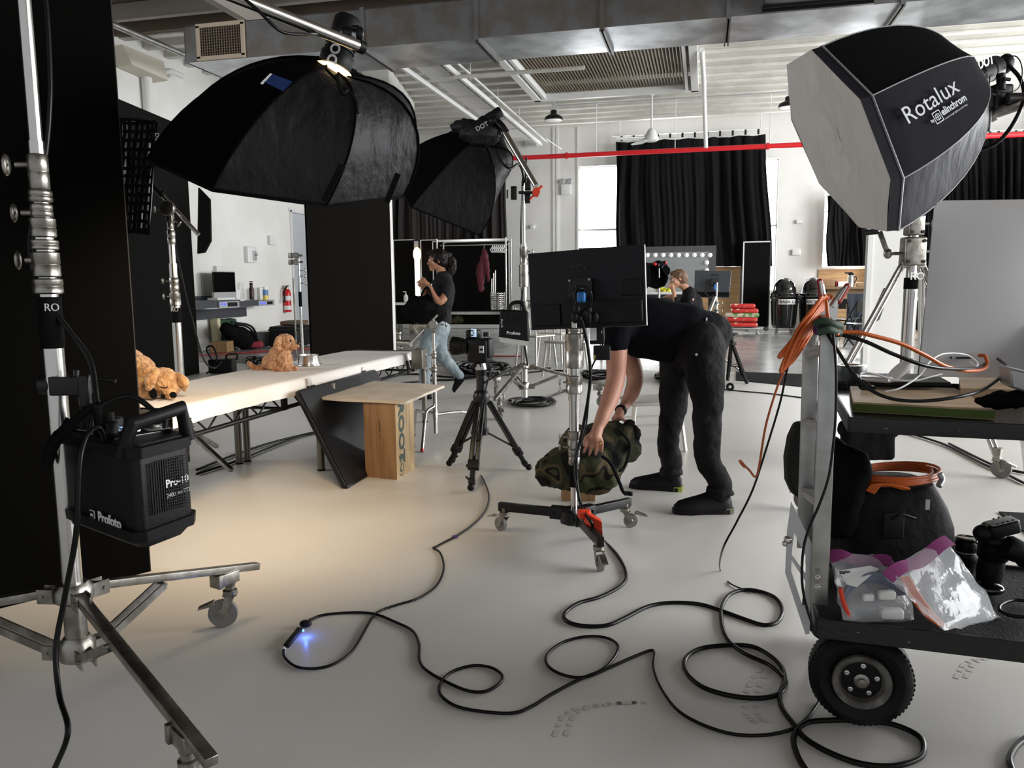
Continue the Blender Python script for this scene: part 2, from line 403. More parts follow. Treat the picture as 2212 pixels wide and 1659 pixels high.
# skylight with an expanded metal mesh
t = thing('skylight_frame', 'white framed ceiling opening closed by a brownish metal mesh', 'skylight', ((sk[0]+sk[1])/2, (sk[2]+sk[3])/2, ZC-.2))
mb = MB()
for x in (sk[0], sk[1]): mb.box((x, (sk[2]+sk[3])/2, ZC-.02), (.14, sk[3]-sk[2]+.1, .3)); mb.box((x+(.16 if x == sk[0] else -.16), (sk[2]+sk[3])/2, ZC-.05), (.06, sk[3]-sk[2], .2))
for y in (sk[2], sk[3]): mb.box(((sk[0]+sk[1])/2, y, ZC-.02), (sk[1]-sk[0]+.14, .1, .3))
mb.build('frame', m_whitep, t)
m_mesh = mat('mesh_metal', (128, 116, 98), .5, .4); m_shaft = mat('dark_shaft', (126, 118, 104), .8, bump=.3, scale=2, col2=(60, 54, 46), cscale=1.2)
mb = MB(); x = sk[0]+.2
while x < sk[1]-.2:
    mb.box((x, (sk[2]+sk[3])/2, ZC-.02), (.022, sk[3]-sk[2]-.1, .03), R=M4.Rotation(.5, 3, 'Y')); x += .062
mb.build('mesh_panel', m_mesh, t)
mb = MB(); mb.box(((sk[0]+sk[1])/2, (sk[2]+sk[3])/2, ZC+.24), (sk[1]-sk[0], sk[3]-sk[2], .02)); mb.build('shaft', m_shaft, t)
# main ventilation duct
t = thing('ventilation_duct', 'long galvanised sheet metal duct running across under the ceiling', 'duct', (0, 10.2, 4.2))
D0, D1, DZ, DH = 9.62, 10.62, 4.2, .46
xs = [ony(p, 110, D0).x for p in (400, 785, 1030, 1300, 1572, 1945, 2330)]
mb = MB(); mb.box(((xs[0]+xs[-1])/2, D0+.005, DZ+DH/2), (xs[-1]-xs[0], .01, DH)); mb.box(((xs[0]+xs[-1])/2, (D0+D1)/2, DZ+DH), (xs[-1]-xs[0], D1-D0, .01))
mb.box(((xs[0]+xs[-1])/2, D1, DZ+DH/2), (xs[-1]-xs[0], .01, DH)); mb.box((xs[0], (D0+D1)/2, DZ+DH/2), (.01, D1-D0, DH)); mb.build('casing', m_duct, t)
m_ductb = mat('duct_underside_bounce', (214, 218, 222), .32, .6, bump=.15, scale=2.5, col2=(166, 170, 174), cscale=2)  # same metal, base colour lightened to carry light reflected off the floor
for i in range(len(xs)-1):
    a, b = xs[i]+.03, xs[i+1]-.03; c = V(((a+b)/2, (D0+D1)/2, DZ-.035)); q = [V((a, D0, DZ)), V((b, D0, DZ)), V((b, D1, DZ)), V((a, D1, DZ))]
    mb = MB(); mb.add(q+[c], [(0, 1, 4), (1, 2, 4), (2, 3, 4), (3, 0, 4)]); mb.build('bottom_panel', m_ductb, t)
for x in xs[1:-1]:
    mb = MB(); mb.box((x, D0-.012, DZ+DH/2), (.05, .03, DH+.04)); mb.box((x-.02, (D0+D1)/2, DZ-.02), (.02, D1-D0, .045)); mb.box((x+.02, (D0+D1)/2, DZ-.02), (.02, D1-D0, .045)); mb.build('seam_flange', m_duct, t)
mb = MB(); A, B = ony(427, 62, D0-.02), ony(527, 128, D0-.02); gx0, gx1, gz0, gz1 = A.x, B.x, DZ+.03, DZ+.44
for x in (gx0, gx1): mb.box((x, D0-.02, (gz0+gz1)/2), (.05, .03, gz1-gz0))
for z in (gz0, gz1): mb.box(((gx0+gx1)/2, D0-.02, z), (gx1-gx0+.05, .03, .05))
g = mb.build('air_grille', mat('cream_metal', (196, 180, 158), .5), t)
mb = MB()
for k in range(18): mb.box((gx0+(gx1-gx0)*(k+.5)/18, D0-.015, (gz0+gz1)/2), (.008, .02, gz1-gz0))
for k in range(12): mb.box(((gx0+gx1)/2, D0-.012, gz0+(gz1-gz0)*(k+.5)/12), (gx1-gx0, .02, .006))
mb.m = 1; mb.box(((gx0+gx1)/2, D0-.002, (gz0+gz1)/2), (gx1-gx0, .008, gz1-gz0)); mb.build('louvre', [mat('louvre_metal', (120, 104, 88), .6), m_blackm], g)
# branch duct that comes towards the camera
bx0, bx1 = ony(1655, 52, 9.3).x, ony(1890, 40, 9.3).x
t = thing('branch_duct', 'short wide duct branching off the long one towards the camera', 'duct', ((bx0+bx1)/2, 9.2, DZ+.02))
mb = MB(); zb = DZ+.06; mb.box((bx0, 9.0, zb+.3), (.02, 1.2, .6)); mb.box((bx1, 9.0, zb+.3), (.02, 1.2, .6)); mb.box(((bx0+bx1)/2, 9.0, zb+.62), (bx1-bx0, 1.2, .02))
c = V(((bx0+bx1)/2, 9.0, zb-.05)); q = [V((bx0, 8.4, zb)), V((bx1, 8.4, zb)), V((bx1, 9.6, zb)), V((bx0, 9.6, zb))]; mb.add(q+[c], [(0, 1, 4), (1, 2, 4), (2, 3, 4), (3, 0, 4)]); mb.build('casing', m_duct, t)
mb = MB(); mb.box(((bx0+bx1)/2, 9.58, zb-.03), (bx1-bx0+.06, .05, .07)); mb.box(((bx0+bx1)/2, 9.5, zb-.02), (bx1-bx0+.06, .03, .04)); mb.build('flange', m_blackm, t)
# light tray with white panels under the ceiling
t = thing('ceiling_tray', 'long white slotted tray hung in line with the depth of the hall', 'tray', (-4.75, 15, 4.9))
x0, x1, zt = -5.05, -4.3, 4.9
mb = MB()
mb.box((x0, 16.2, zt), (.05, 8, .08)); mb.box((x1, 16.4, zt), (.05, 9.6, .08)); mb.box((x1+.16, 16.4, zt+.05), (.03, 9.6, .03)); mb.build('rail', m_whitep, t)
for k in range(7): mb = MB(); mb.box(((x0+x1)/2+.02, 12.6+k*1.15, zt+.03), (.44, 1.0, .03)); mb.build('light_panel', m_whitep, t)
mb = MB()
for k in range(16): mb.box((x1-.08, 12.3+k*.52, zt+.02), (.06, .38, .03))
mb.build('slot', mat('slot_grey', (120, 118, 112), .7), t)
for y in (12.6, 14.6, 16.6, 18.6):
    for x in (x0, x1): mb = MB(); mb.rod((x, y, zt), (x, y, ZC), .008); mb.build('hanger_rod', m_whitep, t)
# red sprinkler main
t = thing('sprinkler_pipe', 'bright red sprinkler main running across in front of the curtains', 'pipe', (0, 18.7, 4.2))
mb = MB(); mb.rod((-9.2, 18.72, 4.2), (XR, 18.72, 4.2), .055, n=18); mb.build('pipe', m_red, t)
for px in (1224, 1658):
    A = ony(px, 330, 18.72); mb = MB(); mb.rod((A.x-.03, 18.72, 4.2), (A.x+.03, 18.72, 4.2), .075); mb.build('coupling', m_red, t)
for px in (1288, 1458, 1662, 1205): A = ony(px, 330, 18.72); mb = MB(); mb.rod((A.x, 18.72, 4.22), (A.x, 18.72, ZC), .009); mb.build('hanger_rod', m_whitep, t)
# white pipes and conduits
def pipe(name, label, pts, r, m, cat='pipe', sub=1):
    mb = MB(); mb.tube(pts, r, n=10, sub=sub); return tagit(mb.build(name, m), label, cat)
pipe('sprinkler_drop', 'white vertical sprinkler drop pipe left of the big softbox', [ony(1516, 108, 14.5), ony(1520, 170, 16), ony(1522, 232, 18), ony(1525, 318, 18.6)], .045, m_whitep)
pipe('conduit', 'white conduit crossing below the mesh skylight', [onz(960, 168, 4.85), onz(1262, 146, 4.85)], .035, m_ceil)
pipe('conduit', 'thin grey conduit carrying the pendant lamps', [onz(1196, 228, 5.2), onz(1698, 199, 5.24)], .014, m_silver)
pipe('wall_pipe', 'grey pipe slanting away under the brown ceiling at the upper left', [onz(190, 30, 4.9), onz(398, 118, 4.9), onz(468, 160, 4.9)], .045, m_alu)
pipe('hook_wire', 'white hanging wire rod near the far end of the tray', [onz(1180, 300, 4.6), onz(1213, 322, 4.6)], .01, m_whitep)
# pendant high bay lamps
def highbay(px, py, d, label):
    p = at(px, py, d); t = thing('pendant_lamp', label, 'lamp', p, 'black pendant lamps under the white ceiling')
    mb = MB(); mb.lathe(p, (0, 0, 1), [(.2, -.03), (.205, 0), (.18, .05), (.1, .09), (.07, .1), (.07, .17), (.05, .19)], 24); mb.build('lamp_shade', m_blackm, t)
    mb = MB(); mb.lathe(p-UP*.032, (0, 0, 1), [(.001, 0), (.185, 0), (.19, .004)], 24); mb.build('lens', m_bulb, t)
    mb = MB(); mb.rod(p+UP*.19, (p.x, p.y, ZC-.1), .012); mb.box((p.x, p.y, p.z+.3), (.08, .05, .03)); mb.build('rod', m_silver, t); return t
highbay(1196, 257, 17.2, 'small black pendant lamp hanging right of the ceiling tray')
highbay(1703, 229, 16.2, 'black pendant lamp half hidden by the white softbox front')
# ceiling fan
p = ony(1407, 300, 17.6); t = thing('ceiling_fan', 'white two bladed ceiling fan hanging in front of the middle curtain', 'fan', p)
mb = MB(); mb.rod(p+UP*.1, (p.x, p.y, ZC-.05), .018); mb.lathe((p.x, p.y, ZC-.16), (0, 0, 1), [(.05, 0), (.09, .08), (.09, .12)], 16); mb.build('rod', m_whitep, t)
mb = MB(); mb.lathe(p-UP*.06, (0, 0, 1), [(.1, 0), (.16, .03), (.16, .07), (.08, .24), (.03, .28)], 20); mb.build('motor', m_whitep, t)
for a in (8, 128, 200):
    d = V((math.cos(math.radians(a)), math.sin(math.radians(a)), 0)); s = V((-d.y, d.x, .25)).normalized()
    mb = MB(); mb.prism([p+d*.14-s*.05, p+d*.5-s*.1, p+d*.78-s*.03, p+d*.78+s*.02, p+d*.5+s*.05, p+d*.14+s*.05], (0, 0, .012)); mb.build('blade', m_whitep, t)
# emergency light
p = ony(1223, 398, YB-.06); t = thing('emergency_light', 'white twin head emergency light box high on the back wall', 'emergency light', p)
mb = MB(); mb.box(p-UP*.14, (.28, .1, .28), bv=.02); mb.build('box', m_whitep, t)
for s in (-.1, .1): mb = MB(); mb.lathe(p+V((s, -.02, .07)), (0, -1, 0), [(.06, 0), (.075, .05), (.06, .06)], 18); mb.build('lamp_head', m_silver, t)
# small wall boxes
def wallbox(px, py, w, h, wall, label, name='wall_box', cat='box', m=None):
    p = ony(px, py, YB-.04) if wall == 'b' else onx(px, py, XL+.04)
    mb = MB(); mb.box(p, (w, .09, h) if wall == 'b' else (.09, w, h), bv=.012)
    return tagit(mb.build(name, m or m_whitep), label, cat)
wallbox(1727, 479, .16, .1, 'b', 'upper small white box on the back wall above the bins')
wallbox(1720, 545, .2, .14, 'b', 'lower white box on the back wall above the bins')
wallbox(1147, 310, .34, .16, 'b', 'pale box high on the back wall below the tray end')
wallbox(1150, 490, .12, .1, 'b', 'small round cornered sensor on the white back wall', 'wall_sensor', 'sensor')
wallbox(586, 519, .2, .2, 'l', 'white square box on the left wall near the bright door')
wallbox(474, 582, .3, .14, 'l', 'outlet plate above the computer on the left wall', 'outlet_plate', 'outlet')
p = onx(541, 550, XL+.05); t = thing('thermostat_box', 'white thermostat cover with a dial on the left wall', 'thermostat', p)
mb = MB(); mb.box(p, (.1, .34, .34), bv=.015); mb.build('cover', m_whitep, t); mb = MB(); mb.box(p+V((.06, .06, -.02)), (.04, .12, .2), bv=.01); mb.rod(p+V((.08, .06, 0)), p+V((.13, .06, 0)), .03); mb.build('dial', m_silver, t)
# unit and conduit at the upper left of the left wall
p = onx(298, 132, XL+.2); t = thing('wall_unit', 'cream wedge shaped unit high on the left wall', 'wall unit', p)
mb = MB(); mb.prism([p+V((-.18, -.5, .1)), p+V((-.18, .5, .1)), p+V((-.18, .6, -.2)), p+V((-.18, -.3, -.16))], (.3, 0, .02)); mb.build('housing', mat('cream_plastic', (206, 200, 184), .6), t)
mb = MB(); q = p+V((0, .5, -.1)); mb.tube([q, q+V((.05, .25, .12)), q+V((.05, .6, .12))], .05); mb.build('hose', m_whitep, t)
pipe('conduit', 'vertical painted pipe below the cream unit on the left wall', [onx(315, 155, XL+.08), onx(322, 250, XL+.08)], .09, m_white)
# white boxed beam end seen between the two black softboxes
a = at(842, 250, 15); b = at(897, 290, 18); a.z = b.z = 4.72
mb = MB(); mb.obox(a-RT*.25+UP*.2, b-RT*.25+UP*.2, .5, .85); tagit(mb.build('bulkhead', m_white), 'white boxed bulkhead between the two black softboxes', 'bulkhead')
# column at the right
A = onz(1866, 812); 
mb = MB(); A2 = A+RT*.06; mb.box((A.x+.23, A.y+.2, 2.1), (.42, .4, 4.2)); mb.box((A.x+.0, A.y-.0, 2.1), (.06, .06, 4.2)); struct('trim_4', mb, m_white)
# ---------------------------------------------------------------- curtains
def curtain(name, label, pts, y, top, bot, m, folds, amp=.09, ztab=None):
    """pts: (x px at top, x px at bottom) left and right"""
    xa0, xa1 = ony(pts[0], top[0], y).x, ony(pts[1], top[1], y).x
    xb0, xb1 = ony(pts[2], bot, y).x, ony(pts[3], bot, y).x
    zt0, zt1, zb = ony(pts[0], top[0], y).z, ony(pts[1], top[1], y).z, ony((pts[2]+pts[3])/2, bot, y).z
    zt1 = zt0 = (zt0+zt1)/2
    t = thing(name, label, 'curtain', ((xa0+xa1)/2, y, zb)); mb = MB(); N = folds*8; K = 14; g = []
    ph = [random.uniform(-.6, .6) for _ in range(N+1)]
    for i in range(K+1):
        r = []; v = i/K
        for j in range(N+1):
            u = j/N; x = (xa0+(xa1-xa0)*u)*(1-v)+(xb0+(xb1-xb0)*u)*v
            w = math.sin(2*PI*folds*u+1.6*math.sin(5*u*PI)+.9*math.sin(11*u+2*v))*(.55+.45*math.sin(9*u+1))+.25*math.sin(2*PI*folds*2.3*u)
            z = (zt0+(zt1-zt0)*u)*(1-v)+zb*v
            r.append(V((x+.02*math.sin(7*v+u*9), y+w*amp*(.35+.65*min(1, v*3))+.03*math.sin(3*v+12*u), z-(.03*abs(math.sin(PI*folds*u*.5)) if v == 0 else 0))))
        g.append(r)
    mb.sheet(g, .012); mb.build('cloth', m, t)
    hn = max(4, folds)
    mb = MB(); mb.rod((xa0-.1, y, zt0+.14), (xa1+.1, y, zt0+.14), .018); mb.build('rail', m_whitep, t)
    for x in (xa0+.1, xa1-.1): mb = MB(); mb.rod((x, y, zt0+.14), (x, y, ZC), .012); mb.build('rail_hanger', m_whitep, t)
    for k in range(hn):
        mb = MB(); x = xa0+(xa1-xa0)*(k+.5)/hn; mb.box((x, y, zt0+.07), (.05, .03, .13)); mb.build('carrier', m_blackm, t)
    return t
curtain('curtain', 'wide black pleated curtain over the middle back window', (1330, 1652, 1332, 1668), 20.9, (304, 292), 577, m_curtd, 12)
curtain('curtain', 'grey pleated curtain hanging behind the clothes rack', (840, 1094, 840, 1094), 20.2, (322, 316), 660, m_curtg, 13, .12)
curtain('curtain', 'narrow black curtain panel right of the wall boxes', (1787, 1872, 1787, 1872), 20.9, (420, 420), 575, m_curtd, 4)
curtain('curtain', 'black pleated curtain behind the large silver computer', (1895, 2260, 1895, 2260), 20.9, (303, 296), 660, m_curtd, 20, .13)
# sprayed tracks on the floor: faint arcs of tyre marks
m_mark = mat('tyre_scuff', (190, 187, 181), .42)
def arc(pts, label):
    mb = MB()
    for off in (0, .03):
        q = catmull([onz(*p, .0012)+V((off, off*.3, 0)) for p in pts], 8)
        for i in range(len(q)-1):
            if (i*7) % 5 < 3:
                a, b = q[i], q[i+1]; s = (b-a).cross(UP).normalized()*.008; mb.add([a-s, a+s, b+s, b-s], [(0, 1, 2, 3)])
    tagit(mb.build('tyre_mark', m_mark), label, 'scuff mark')
arc([(1198, 1590), (1225, 1540), (1290, 1522), (1375, 1517)], 'faint curved tyre scuff on the floor in the front centre')
arc([(1645, 1440), (1615, 1490), (1612, 1540), (1632, 1560)], 'short dotted tyre scuff left of the cart wheel')
arc([(2065, 1465), (2090, 1430), (2150, 1415)], 'faint tyre scuff right of the cart wheel')
# ================================================================ shared hardware
def px2m(px, d): return px*d/FPX
def caster(parent, top, wr=.05, face=0, mw=None, brake=True):
    """top: mounting point above the wheel; wheel touches z=0"""
    top = V(top); d = V((math.cos(face), math.sin(face), 0)); s = V((-d.y, d.x, 0)); c = V((top.x, top.y, wr))+d*.028
    mb = MB(); mb.lathe((top.x, top.y, top.z-.035), (0, 0, 1), [(.016, 0), (.026, .004), (.026, .02), (.018, .024), (.018, .04)], 14)
    for k in (-1, 1):
        mb.prism([c+s*k*.017+d*.012-UP*.012, c+s*k*.017-d*.010-UP*.006, V((top.x, top.y, top.z-.03))+s*k*.017-d*.02, V((top.x, top.y, top.z-.03))+s*k*.017+d*.016], s*.003*k)
    mb.box(V((top.x, top.y, top.z-.032)), (.05, .04, .006), rz=face)
    if brake: mb.prism([c+d*.03+UP*.05-s*.014, c+d*.085+UP*.028-s*.014, c+d*.085+UP*.022-s*.014, c+d*.02+UP*.036-s*.014], s*.028)
    f = mb.build('caster_fork', m_steeld, parent)
    mb = MB(); mb.lathe(c-s*.011, s, [(wr*.7, 0), (wr*.96, .0), (wr, .005), (wr, .017), (wr*.96, .022), (wr*.7, .022)], 28); mb.build('wheel', mw or m_greyr, f)
    mb = MB(); mb.lathe(c-s*.0125, s, [(.006, -.008), (.01, 0), (wr*.3, .001), (wr*.5, .003), (wr*.5, .022), (wr*.3, .024), (.01, .025), (.006, .033)], 24); mb.build('wheel_hub', m_steeld, f)
def knob(parent, p, d, L=.04, name='knob', m=None, r=.008):
    p, d = V(p), V(d).normalized(); x, y, z = frame_of(d)
    mb = MB(); mb.rod(p, p+d*L*.6, r*.7); q = p+d*L
    mb.ball(q, L*.5, (.28, .9, .5), R=M4((z, y, x)).transposed() if abs(z.z) < .9 else M4.Identity(3), n=12, m=8)
    return mb.build(name, m or m_steeld, parent)
def collar(parent, c, r, h, name='collar', m=None, rings=3, n=26):
    prof = [(r*.86, -h/2), (r, -h/2+.004)]
    for k in range(1, rings):
        z = -h/2+h*k/rings; prof += [(r, z-.003), (r*.95, z-.001), (r*.95, z+.001), (r, z+.003)]
    prof += [(r, h/2-.004), (r*.86, h/2)]
    mb = MB(); mb.lathe(c, (0, 0, 1), prof, n); return mb.build(name, m or m_steeld, parent)
def roller_base(t, c, angs, reach=.6, zu=.33, zl=.15, w=.03, wr=.05, m=None, legz=.19, topz=None, pr=.026, faces=None):
    m = m or m_steeld; c = V((c[0], c[1], 0))
    mb = MB(); mb.lathe(c+UP*(zu-.03), (0, 0, 1), [(pr*1.5, 0), (pr*1.9, .01), (pr*1.9, .04), (pr*1.4, .06)], 22)
    mb.lathe(c+UP*(zl-.04), (0, 0, 1), [(pr*1.1, 0), (pr*1.7, .01), (pr*1.7, .06), (pr*1.2, .08)], 22); mb.rod(c+UP*(zl-.04), c+UP*zu, pr*1.08, n=22)
    for a in angs:
        d = V((math.cos(a), math.sin(a), 0)); s = V((-d.y, d.x, 0))
        for z in (zu-.01, zl-.01):
            for k in (-1, 1): mb.box(c+d*(pr*1.9+.015)+s*k*(w*.62)+UP*z, (.06, .005, .045), rz=a)
            mb.rod(c+d*(pr*1.9+.03)-s*w*.85+UP*z, c+d*(pr*1.9+.03)+s*w*.85+UP*z, .006)
    mb.build('hub', m, t)
    rl = reach if isinstance(reach, (list, tuple)) else [reach]*9
    for i, a in enumerate(angs):
        reach = rl[i]; d = V((math.cos(a), math.sin(a), 0)); s = V((-d.y, d.x, 0)); e = c+d*reach+UP*legz
        mb = MB(); mb.obox(c+d*(pr*2)+UP*zu, e+d*.13, w, w*.8, bv=.002); l = mb.build('leg', m, t)
        mid = c+d*(min(reach, .64)*.52)+UP*(zu+(legz-zu)*.52*min(reach, .64)/reach)
        mb = MB()
        for k in (-1, 1): mb.obox(c+d*(pr*2.2)+s*k*w*.62+UP*(zl-.01), mid+s*k*w*.62-UP*.004, .006, w*.75)
        mb.rod(mid-s*w*.8, mid+s*w*.8, .006); mb.build('brace', m, l)
        mb = MB(); mb.box(e-d*.01, (.08, w*1.35, w*1.35), rz=a, bv=.003); mb.box(e-d*.055, (.02, w*1.7, w*1.5), rz=a, bv=.002); mb.lathe(e-UP*.035, (0, 0, 1), [(.018, 0), (.022, .01), (.02, .04)], 14); mb.build('leg_sleeve', m, l)
        caster(l, e-UP*.035, wr, (faces[i] if faces else a+PI*.8), brake=True)
def riser(t, c, secs, m=None, name='riser'):
    """secs: list of (z0, z1, r)"""
    for z0, z1, r in secs:
        mb = MB(); mb.rod((c[0], c[1], z0), (c[0], c[1], z1), r, n=22); mb.build(name, m or m_steel, t)
# ---------------------------------------------------------------- black v-flats at the left
def vflat(name, label, pts, h, th=.05, m=m_blackf, edge=m_whitep, taper=None):
    t = thing(name, label, 'v-flat', pts[0])
    for a, b in zip(pts[:-1], pts[1:]):
        mb = MB(); a, b = V(a), V(b); mb.obox(a+UP*h/2, b+UP*h/2, th, h); mb.build('panel', m, t)
    mb = MB(); e = V(pts[-1]); dd = (V(pts[-1])-V(pts[-2])).normalized(); mb.obox(e+UP*h/2, e+dd*.004+UP*h/2, th*1.02, h); mb.build('edge', edge, t); return t
e = onz(321, 1232); d = (e-onz(0, 1311)).normalized()
vflat('v_flat', 'tall black foam board panel filling the left edge behind the rolling stand', [e-d*2.4+V((0, .0, 0)), e], 2.72, .04, m=mat('deep_black_board', (6, 6, 5), .97, spec=.05), edge=mat('dark_foam_edge', (40, 39, 38), .5))
# second black panel with a cloth draped over it
a, b = onz(205, 862), onz(427, 806)
A = V((a.x, a.y, 0)); B = V((b.x, b.y, 0))
t = vflat('v_flat', 'black foam board panel behind the grey boom stand at the left', [A+(A-B)*.3, B], 3.45, .05, edge=m_blackf)
mb = MB(); q = [at(428, 405, 8.4), at(452, 430, 8.4), at(454, 520, 8.4), at(441, 545, 8.4), at(426, 548, 8.4)]
mb.prism(q, FH*.05); mb.build('flag_cloth', m_blackf, t)
# middle black board with a white edge
a = onz(674, 808); b = onz(849, 792)
t = thing('v_flat', 'big black foam board standing in the middle behind the plush puppy', 'v-flat', a)
mb = MB(); mb.obox(a+UP*1.32, b+UP*1.32, .05, 2.64); mb.build('panel', mat('brown_black_board', (17, 14, 12), .95, spec=.1), t)
dd = (b-a).normalized(); mb = MB(); mb.obox(b+UP*1.32, b+dd*.045+UP*1.32, .06, 2.64); mb.build('edge', m_white, t)
# ---------------------------------------------------------------- foreground rolling stand
c = at(168, 1400, 2.42); c.z = 0
t = thing('rolling_stand', 'big chrome rolling light stand in the left foreground carrying the black power pack', 'light stand', c)
roller_base(t, c, [math.radians(72), math.radians(-31), math.radians(190)], reach=[.565, .80, .66], pr=.03, w=.032, wr=.053, faces=[math.radians(205), math.radians(-60), math.radians(150)])
zof = lambda y, d=2.42: at(150, y, d).z
riser(t, c, [(zof(1400), zof(700), .029), (zof(700), zof(470), .026), (zof(480), zof(330), .021), (zof(360), zof(30), .018), (zof(365), zof(-60), .012)])
for y0, y1, r in ((355, 425, .027), (425, 450, .031), (452, 480, .029), (480, 520, .034), (524, 545, .037), (548, 600, .037), (602, 634, .04)):
    collar(t, (c.x, c.y, (zof(y0)+zof(y1))/2), r, zof(y0)-zof(y1), 'collar', rings=2)
mb = MB(); mb.rod((c.x, c.y, zof(640)), (c.x, c.y, zof(745)), .0325, n=22); mb.build('black_tape', m_black, t)
mb = MB(); mb.rod((c.x, c.y, zof(36)), (c.x, c.y, zof(-30)), .027, n=18); mb.build('head_socket', m_steeld, t)
for (x, y, L) in ((60, 375, .07), (62, 470, .06), (82, 565, .06)):
    q = V((c.x, c.y, zof(y))); knob(t, q-RT*.02, -RT, L, r=.012)
cs = c-FH*.0; text('rental_tape_letters', 'RO', m_whitep, t, V((c.x, c.y, zof(668)))+(-FH*.034+RT*.004), RT, UP, .022)
# clamp block with the strap that carries the pack
d0 = 2.34
mb = MB(); P = V((c.x, c.y, zof(822))); mb.box(P+RT*.05-FH*.01, (.1, .06, .055), rz=YAW, bv=.004); mb.rod(P-RT*.04, P-RT*.01, .03); cl = mb.build('clamp_block', m_blackm, t)
mb = MB(); q = at(183, 845, 2.28); mb.box(q, (.035, .02, .1), rz=YAW, bv=.012); mb.rod(at(212, 818, 2.3), at(250, 823, 2.3), .006); mb.rod(at(165, 800, 2.3), at(165, 822, 2.3), .008); mb.build('clamp_lever', m_blackm, cl)
# power pack
q0, q1, q2 = at(118, 1050, 2.38), at(293, 1060, 2.08), at(424, 1040, 2.28)
q0.z = q1.z = q2.z = 0
cz0, cz1 = at(290, 1180, 2.08).z, at(290, 965, 2.08).z
u = (q1-q0); v = (q2-q1); n1 = u.length; n2 = v.length; u.normalize(); v.normalize()
c0 = q0+v*n2*.5+u*n1*.5
t = thing('power_pack', 'large black flash power pack hanging on the foreground stand', 'power pack', (c0.x, c0.y, cz0))
Rm = M4((u, UP.cross(u), UP)).transposed(); rzp = math.atan2(u.y, u.x)
H = cz1-cz0; vz = cz0
# body: prism with chamfered corners, u along the long side
def rrect(cx, hx, hy, z, ch):
    return [V((cx.x, cx.y, z))+u*a+v*b for a, b in ((-hx+ch, -hy), (hx-ch, -hy), (hx, -hy+ch), (hx, hy-ch), (hx-ch, hy), (-hx+ch, hy), (-hx, hy-ch), (-hx, -hy+ch))]
mb = MB(); mb.rings([rrect(c0, n1/2-.03, n2/2-.03, cz0-.03, .02), rrect(c0, n1/2-.006, n2/2-.006, cz0, .02), rrect(c0, n1/2-.008, n2/2-.006, cz1-.02, .02), rrect(c0, n1/2-.02, n2/2-.015, cz1, .02)], smooth=False)
mb.build('body', m_blackp, t, bevel=.004)
mb = MB()
for zz in (cz0-.002, cz1-.035):
    mb.rings([rrect(c0, n1/2+.006, n2/2+.006, zz, .03), rrect(c0, n1/2+.008, n2/2+.008, zz+.03, .03)], smooth=False)
mb.build('bumper', m_rubber, t, bevel=.003)
# handle over the right hand side
mb = MB(); hb = [c0+u*(n1*.5)-v*(n2*.5), c0+u*(n1*.5)+v*(n2*.5)]
hz = cz1
pts = [V((hb[0].x, hb[0].y, hz-.03))-u*.06, V((hb[0].x, hb[0].y, hz+.055))-u*.03+v*.02, V((hb[1].x, hb[1].y, hz+.075))-u*.03-v*.02, V((hb[1].x, hb[1].y, hz-.02))-u*.03]
mb.tube(pts, .021, n=12, sub=1); mb.build('handle', m_rubber, t)
# sloped control panel with display and dial
mb = MB(); mb.box(V((c0.x, c0.y, cz1+.004))-u*.03, (n1*.72, n2*.8, .014), rz=rzp, bv=.004); cp = mb.build('control_panel', m_blackg, t)
mb = MB(); k = V((c0.x, c0.y, cz1+.0125))+u*.02-v*.02; mb.box(k, (.075, .05, .003), rz=rzp)
mb.build('display', mat('blue_lcd', (30, 44, 66), .2, emit=(60, 90, 130), es=.25), cp)
mb = MB()
for i in range(3):
    for j in range(2): mb.box(k+u*(-.024+.024*i)+v*(-.012+.024*j)+UP*.002, (.01, .006, .001), rz=rzp)
mb.build('display_digits', mat('lcd_digits', (190, 205, 225), .4, emit=(190, 205, 225), es=.4), cp)
mb = MB(); mb.lathe(V((c0.x, c0.y, cz1+.01))-u*.06+v*.01, (0, 0, 1), [(.03, 0), (.03, .02), (.026, .024), (.001, .024)], 20); mb.build('dial', m_blackp, cp)
mb = MB(); mb.lathe(V((c0.x, c0.y, cz1+.01))+u*.085+v*.0, (0, 0, 1), [(.016, 0), (.016, .008), (.001, .009)], 20); mb.build('test_button', mat('lit_button', (235, 240, 245), .3, emit=(240, 245, 255), es=.9), cp)
for s in (-.1, -.055, .05):
    mb = MB(); b = V((c0.x, c0.y, cz1+.01))+u*s-v*(n2*.28); mb.lathe(b, (0, 0, 1), [(.02, 0), (.02, .03), (.012, .035), (.012, .06)], 16); mb.build('plug', m_rubber, cp)
# vent grille and lettering on the right-hand face (normal u)
f0 = V((q1.x, q1.y, 0))+u*.002
mb = MB(); W_ = n2*.54; x0 = n2*.24
for i in range(15): mb.box(f0+v*(x0+W_*i/14)+UP*(cz0+H*.52), (.004, .0025, H*.56), rz=rzp)
for i in range(19): mb.box(f0+v*(x0+W_/2)+UP*(cz0+H*(.24+.56*i/18)), (.004, W_, .002), rz=rzp)
mb.build('vent_grille', m_blackm, t)
text('model_lettering', 'Pro-10', m_whitep, t, f0+v*(x0+.045)+UP*(cz0+H*.5)+u*.004, v, UP, .021, bold=.02)
text('model_lettering', '2400 AirTTL', m_silver, t, f0+v*(x0+.045)+UP*(cz0+H*.385)+u*.004, v, UP, .012)
fv = V((q0.x, q0.y, 0))-v*.0
text('maker_lettering', 'Profoto', m_whitep, t, q0+u*(n1*.56)+UP*(cz0+H*.10)-v*.004, u, UP, .029, bold=.03)
mb = MB(); k = q0+u*(n1*.49)+UP*(cz0+H*.10+.013)-v*.004; mb.box(k, (.026, .003, .024), rz=rzp); em = mb.build('maker_badge', m_whitep, t)
mb = MB(); mb.box(k-v*.001, (.022, .003, .02), rz=rzp); mb.m = 1
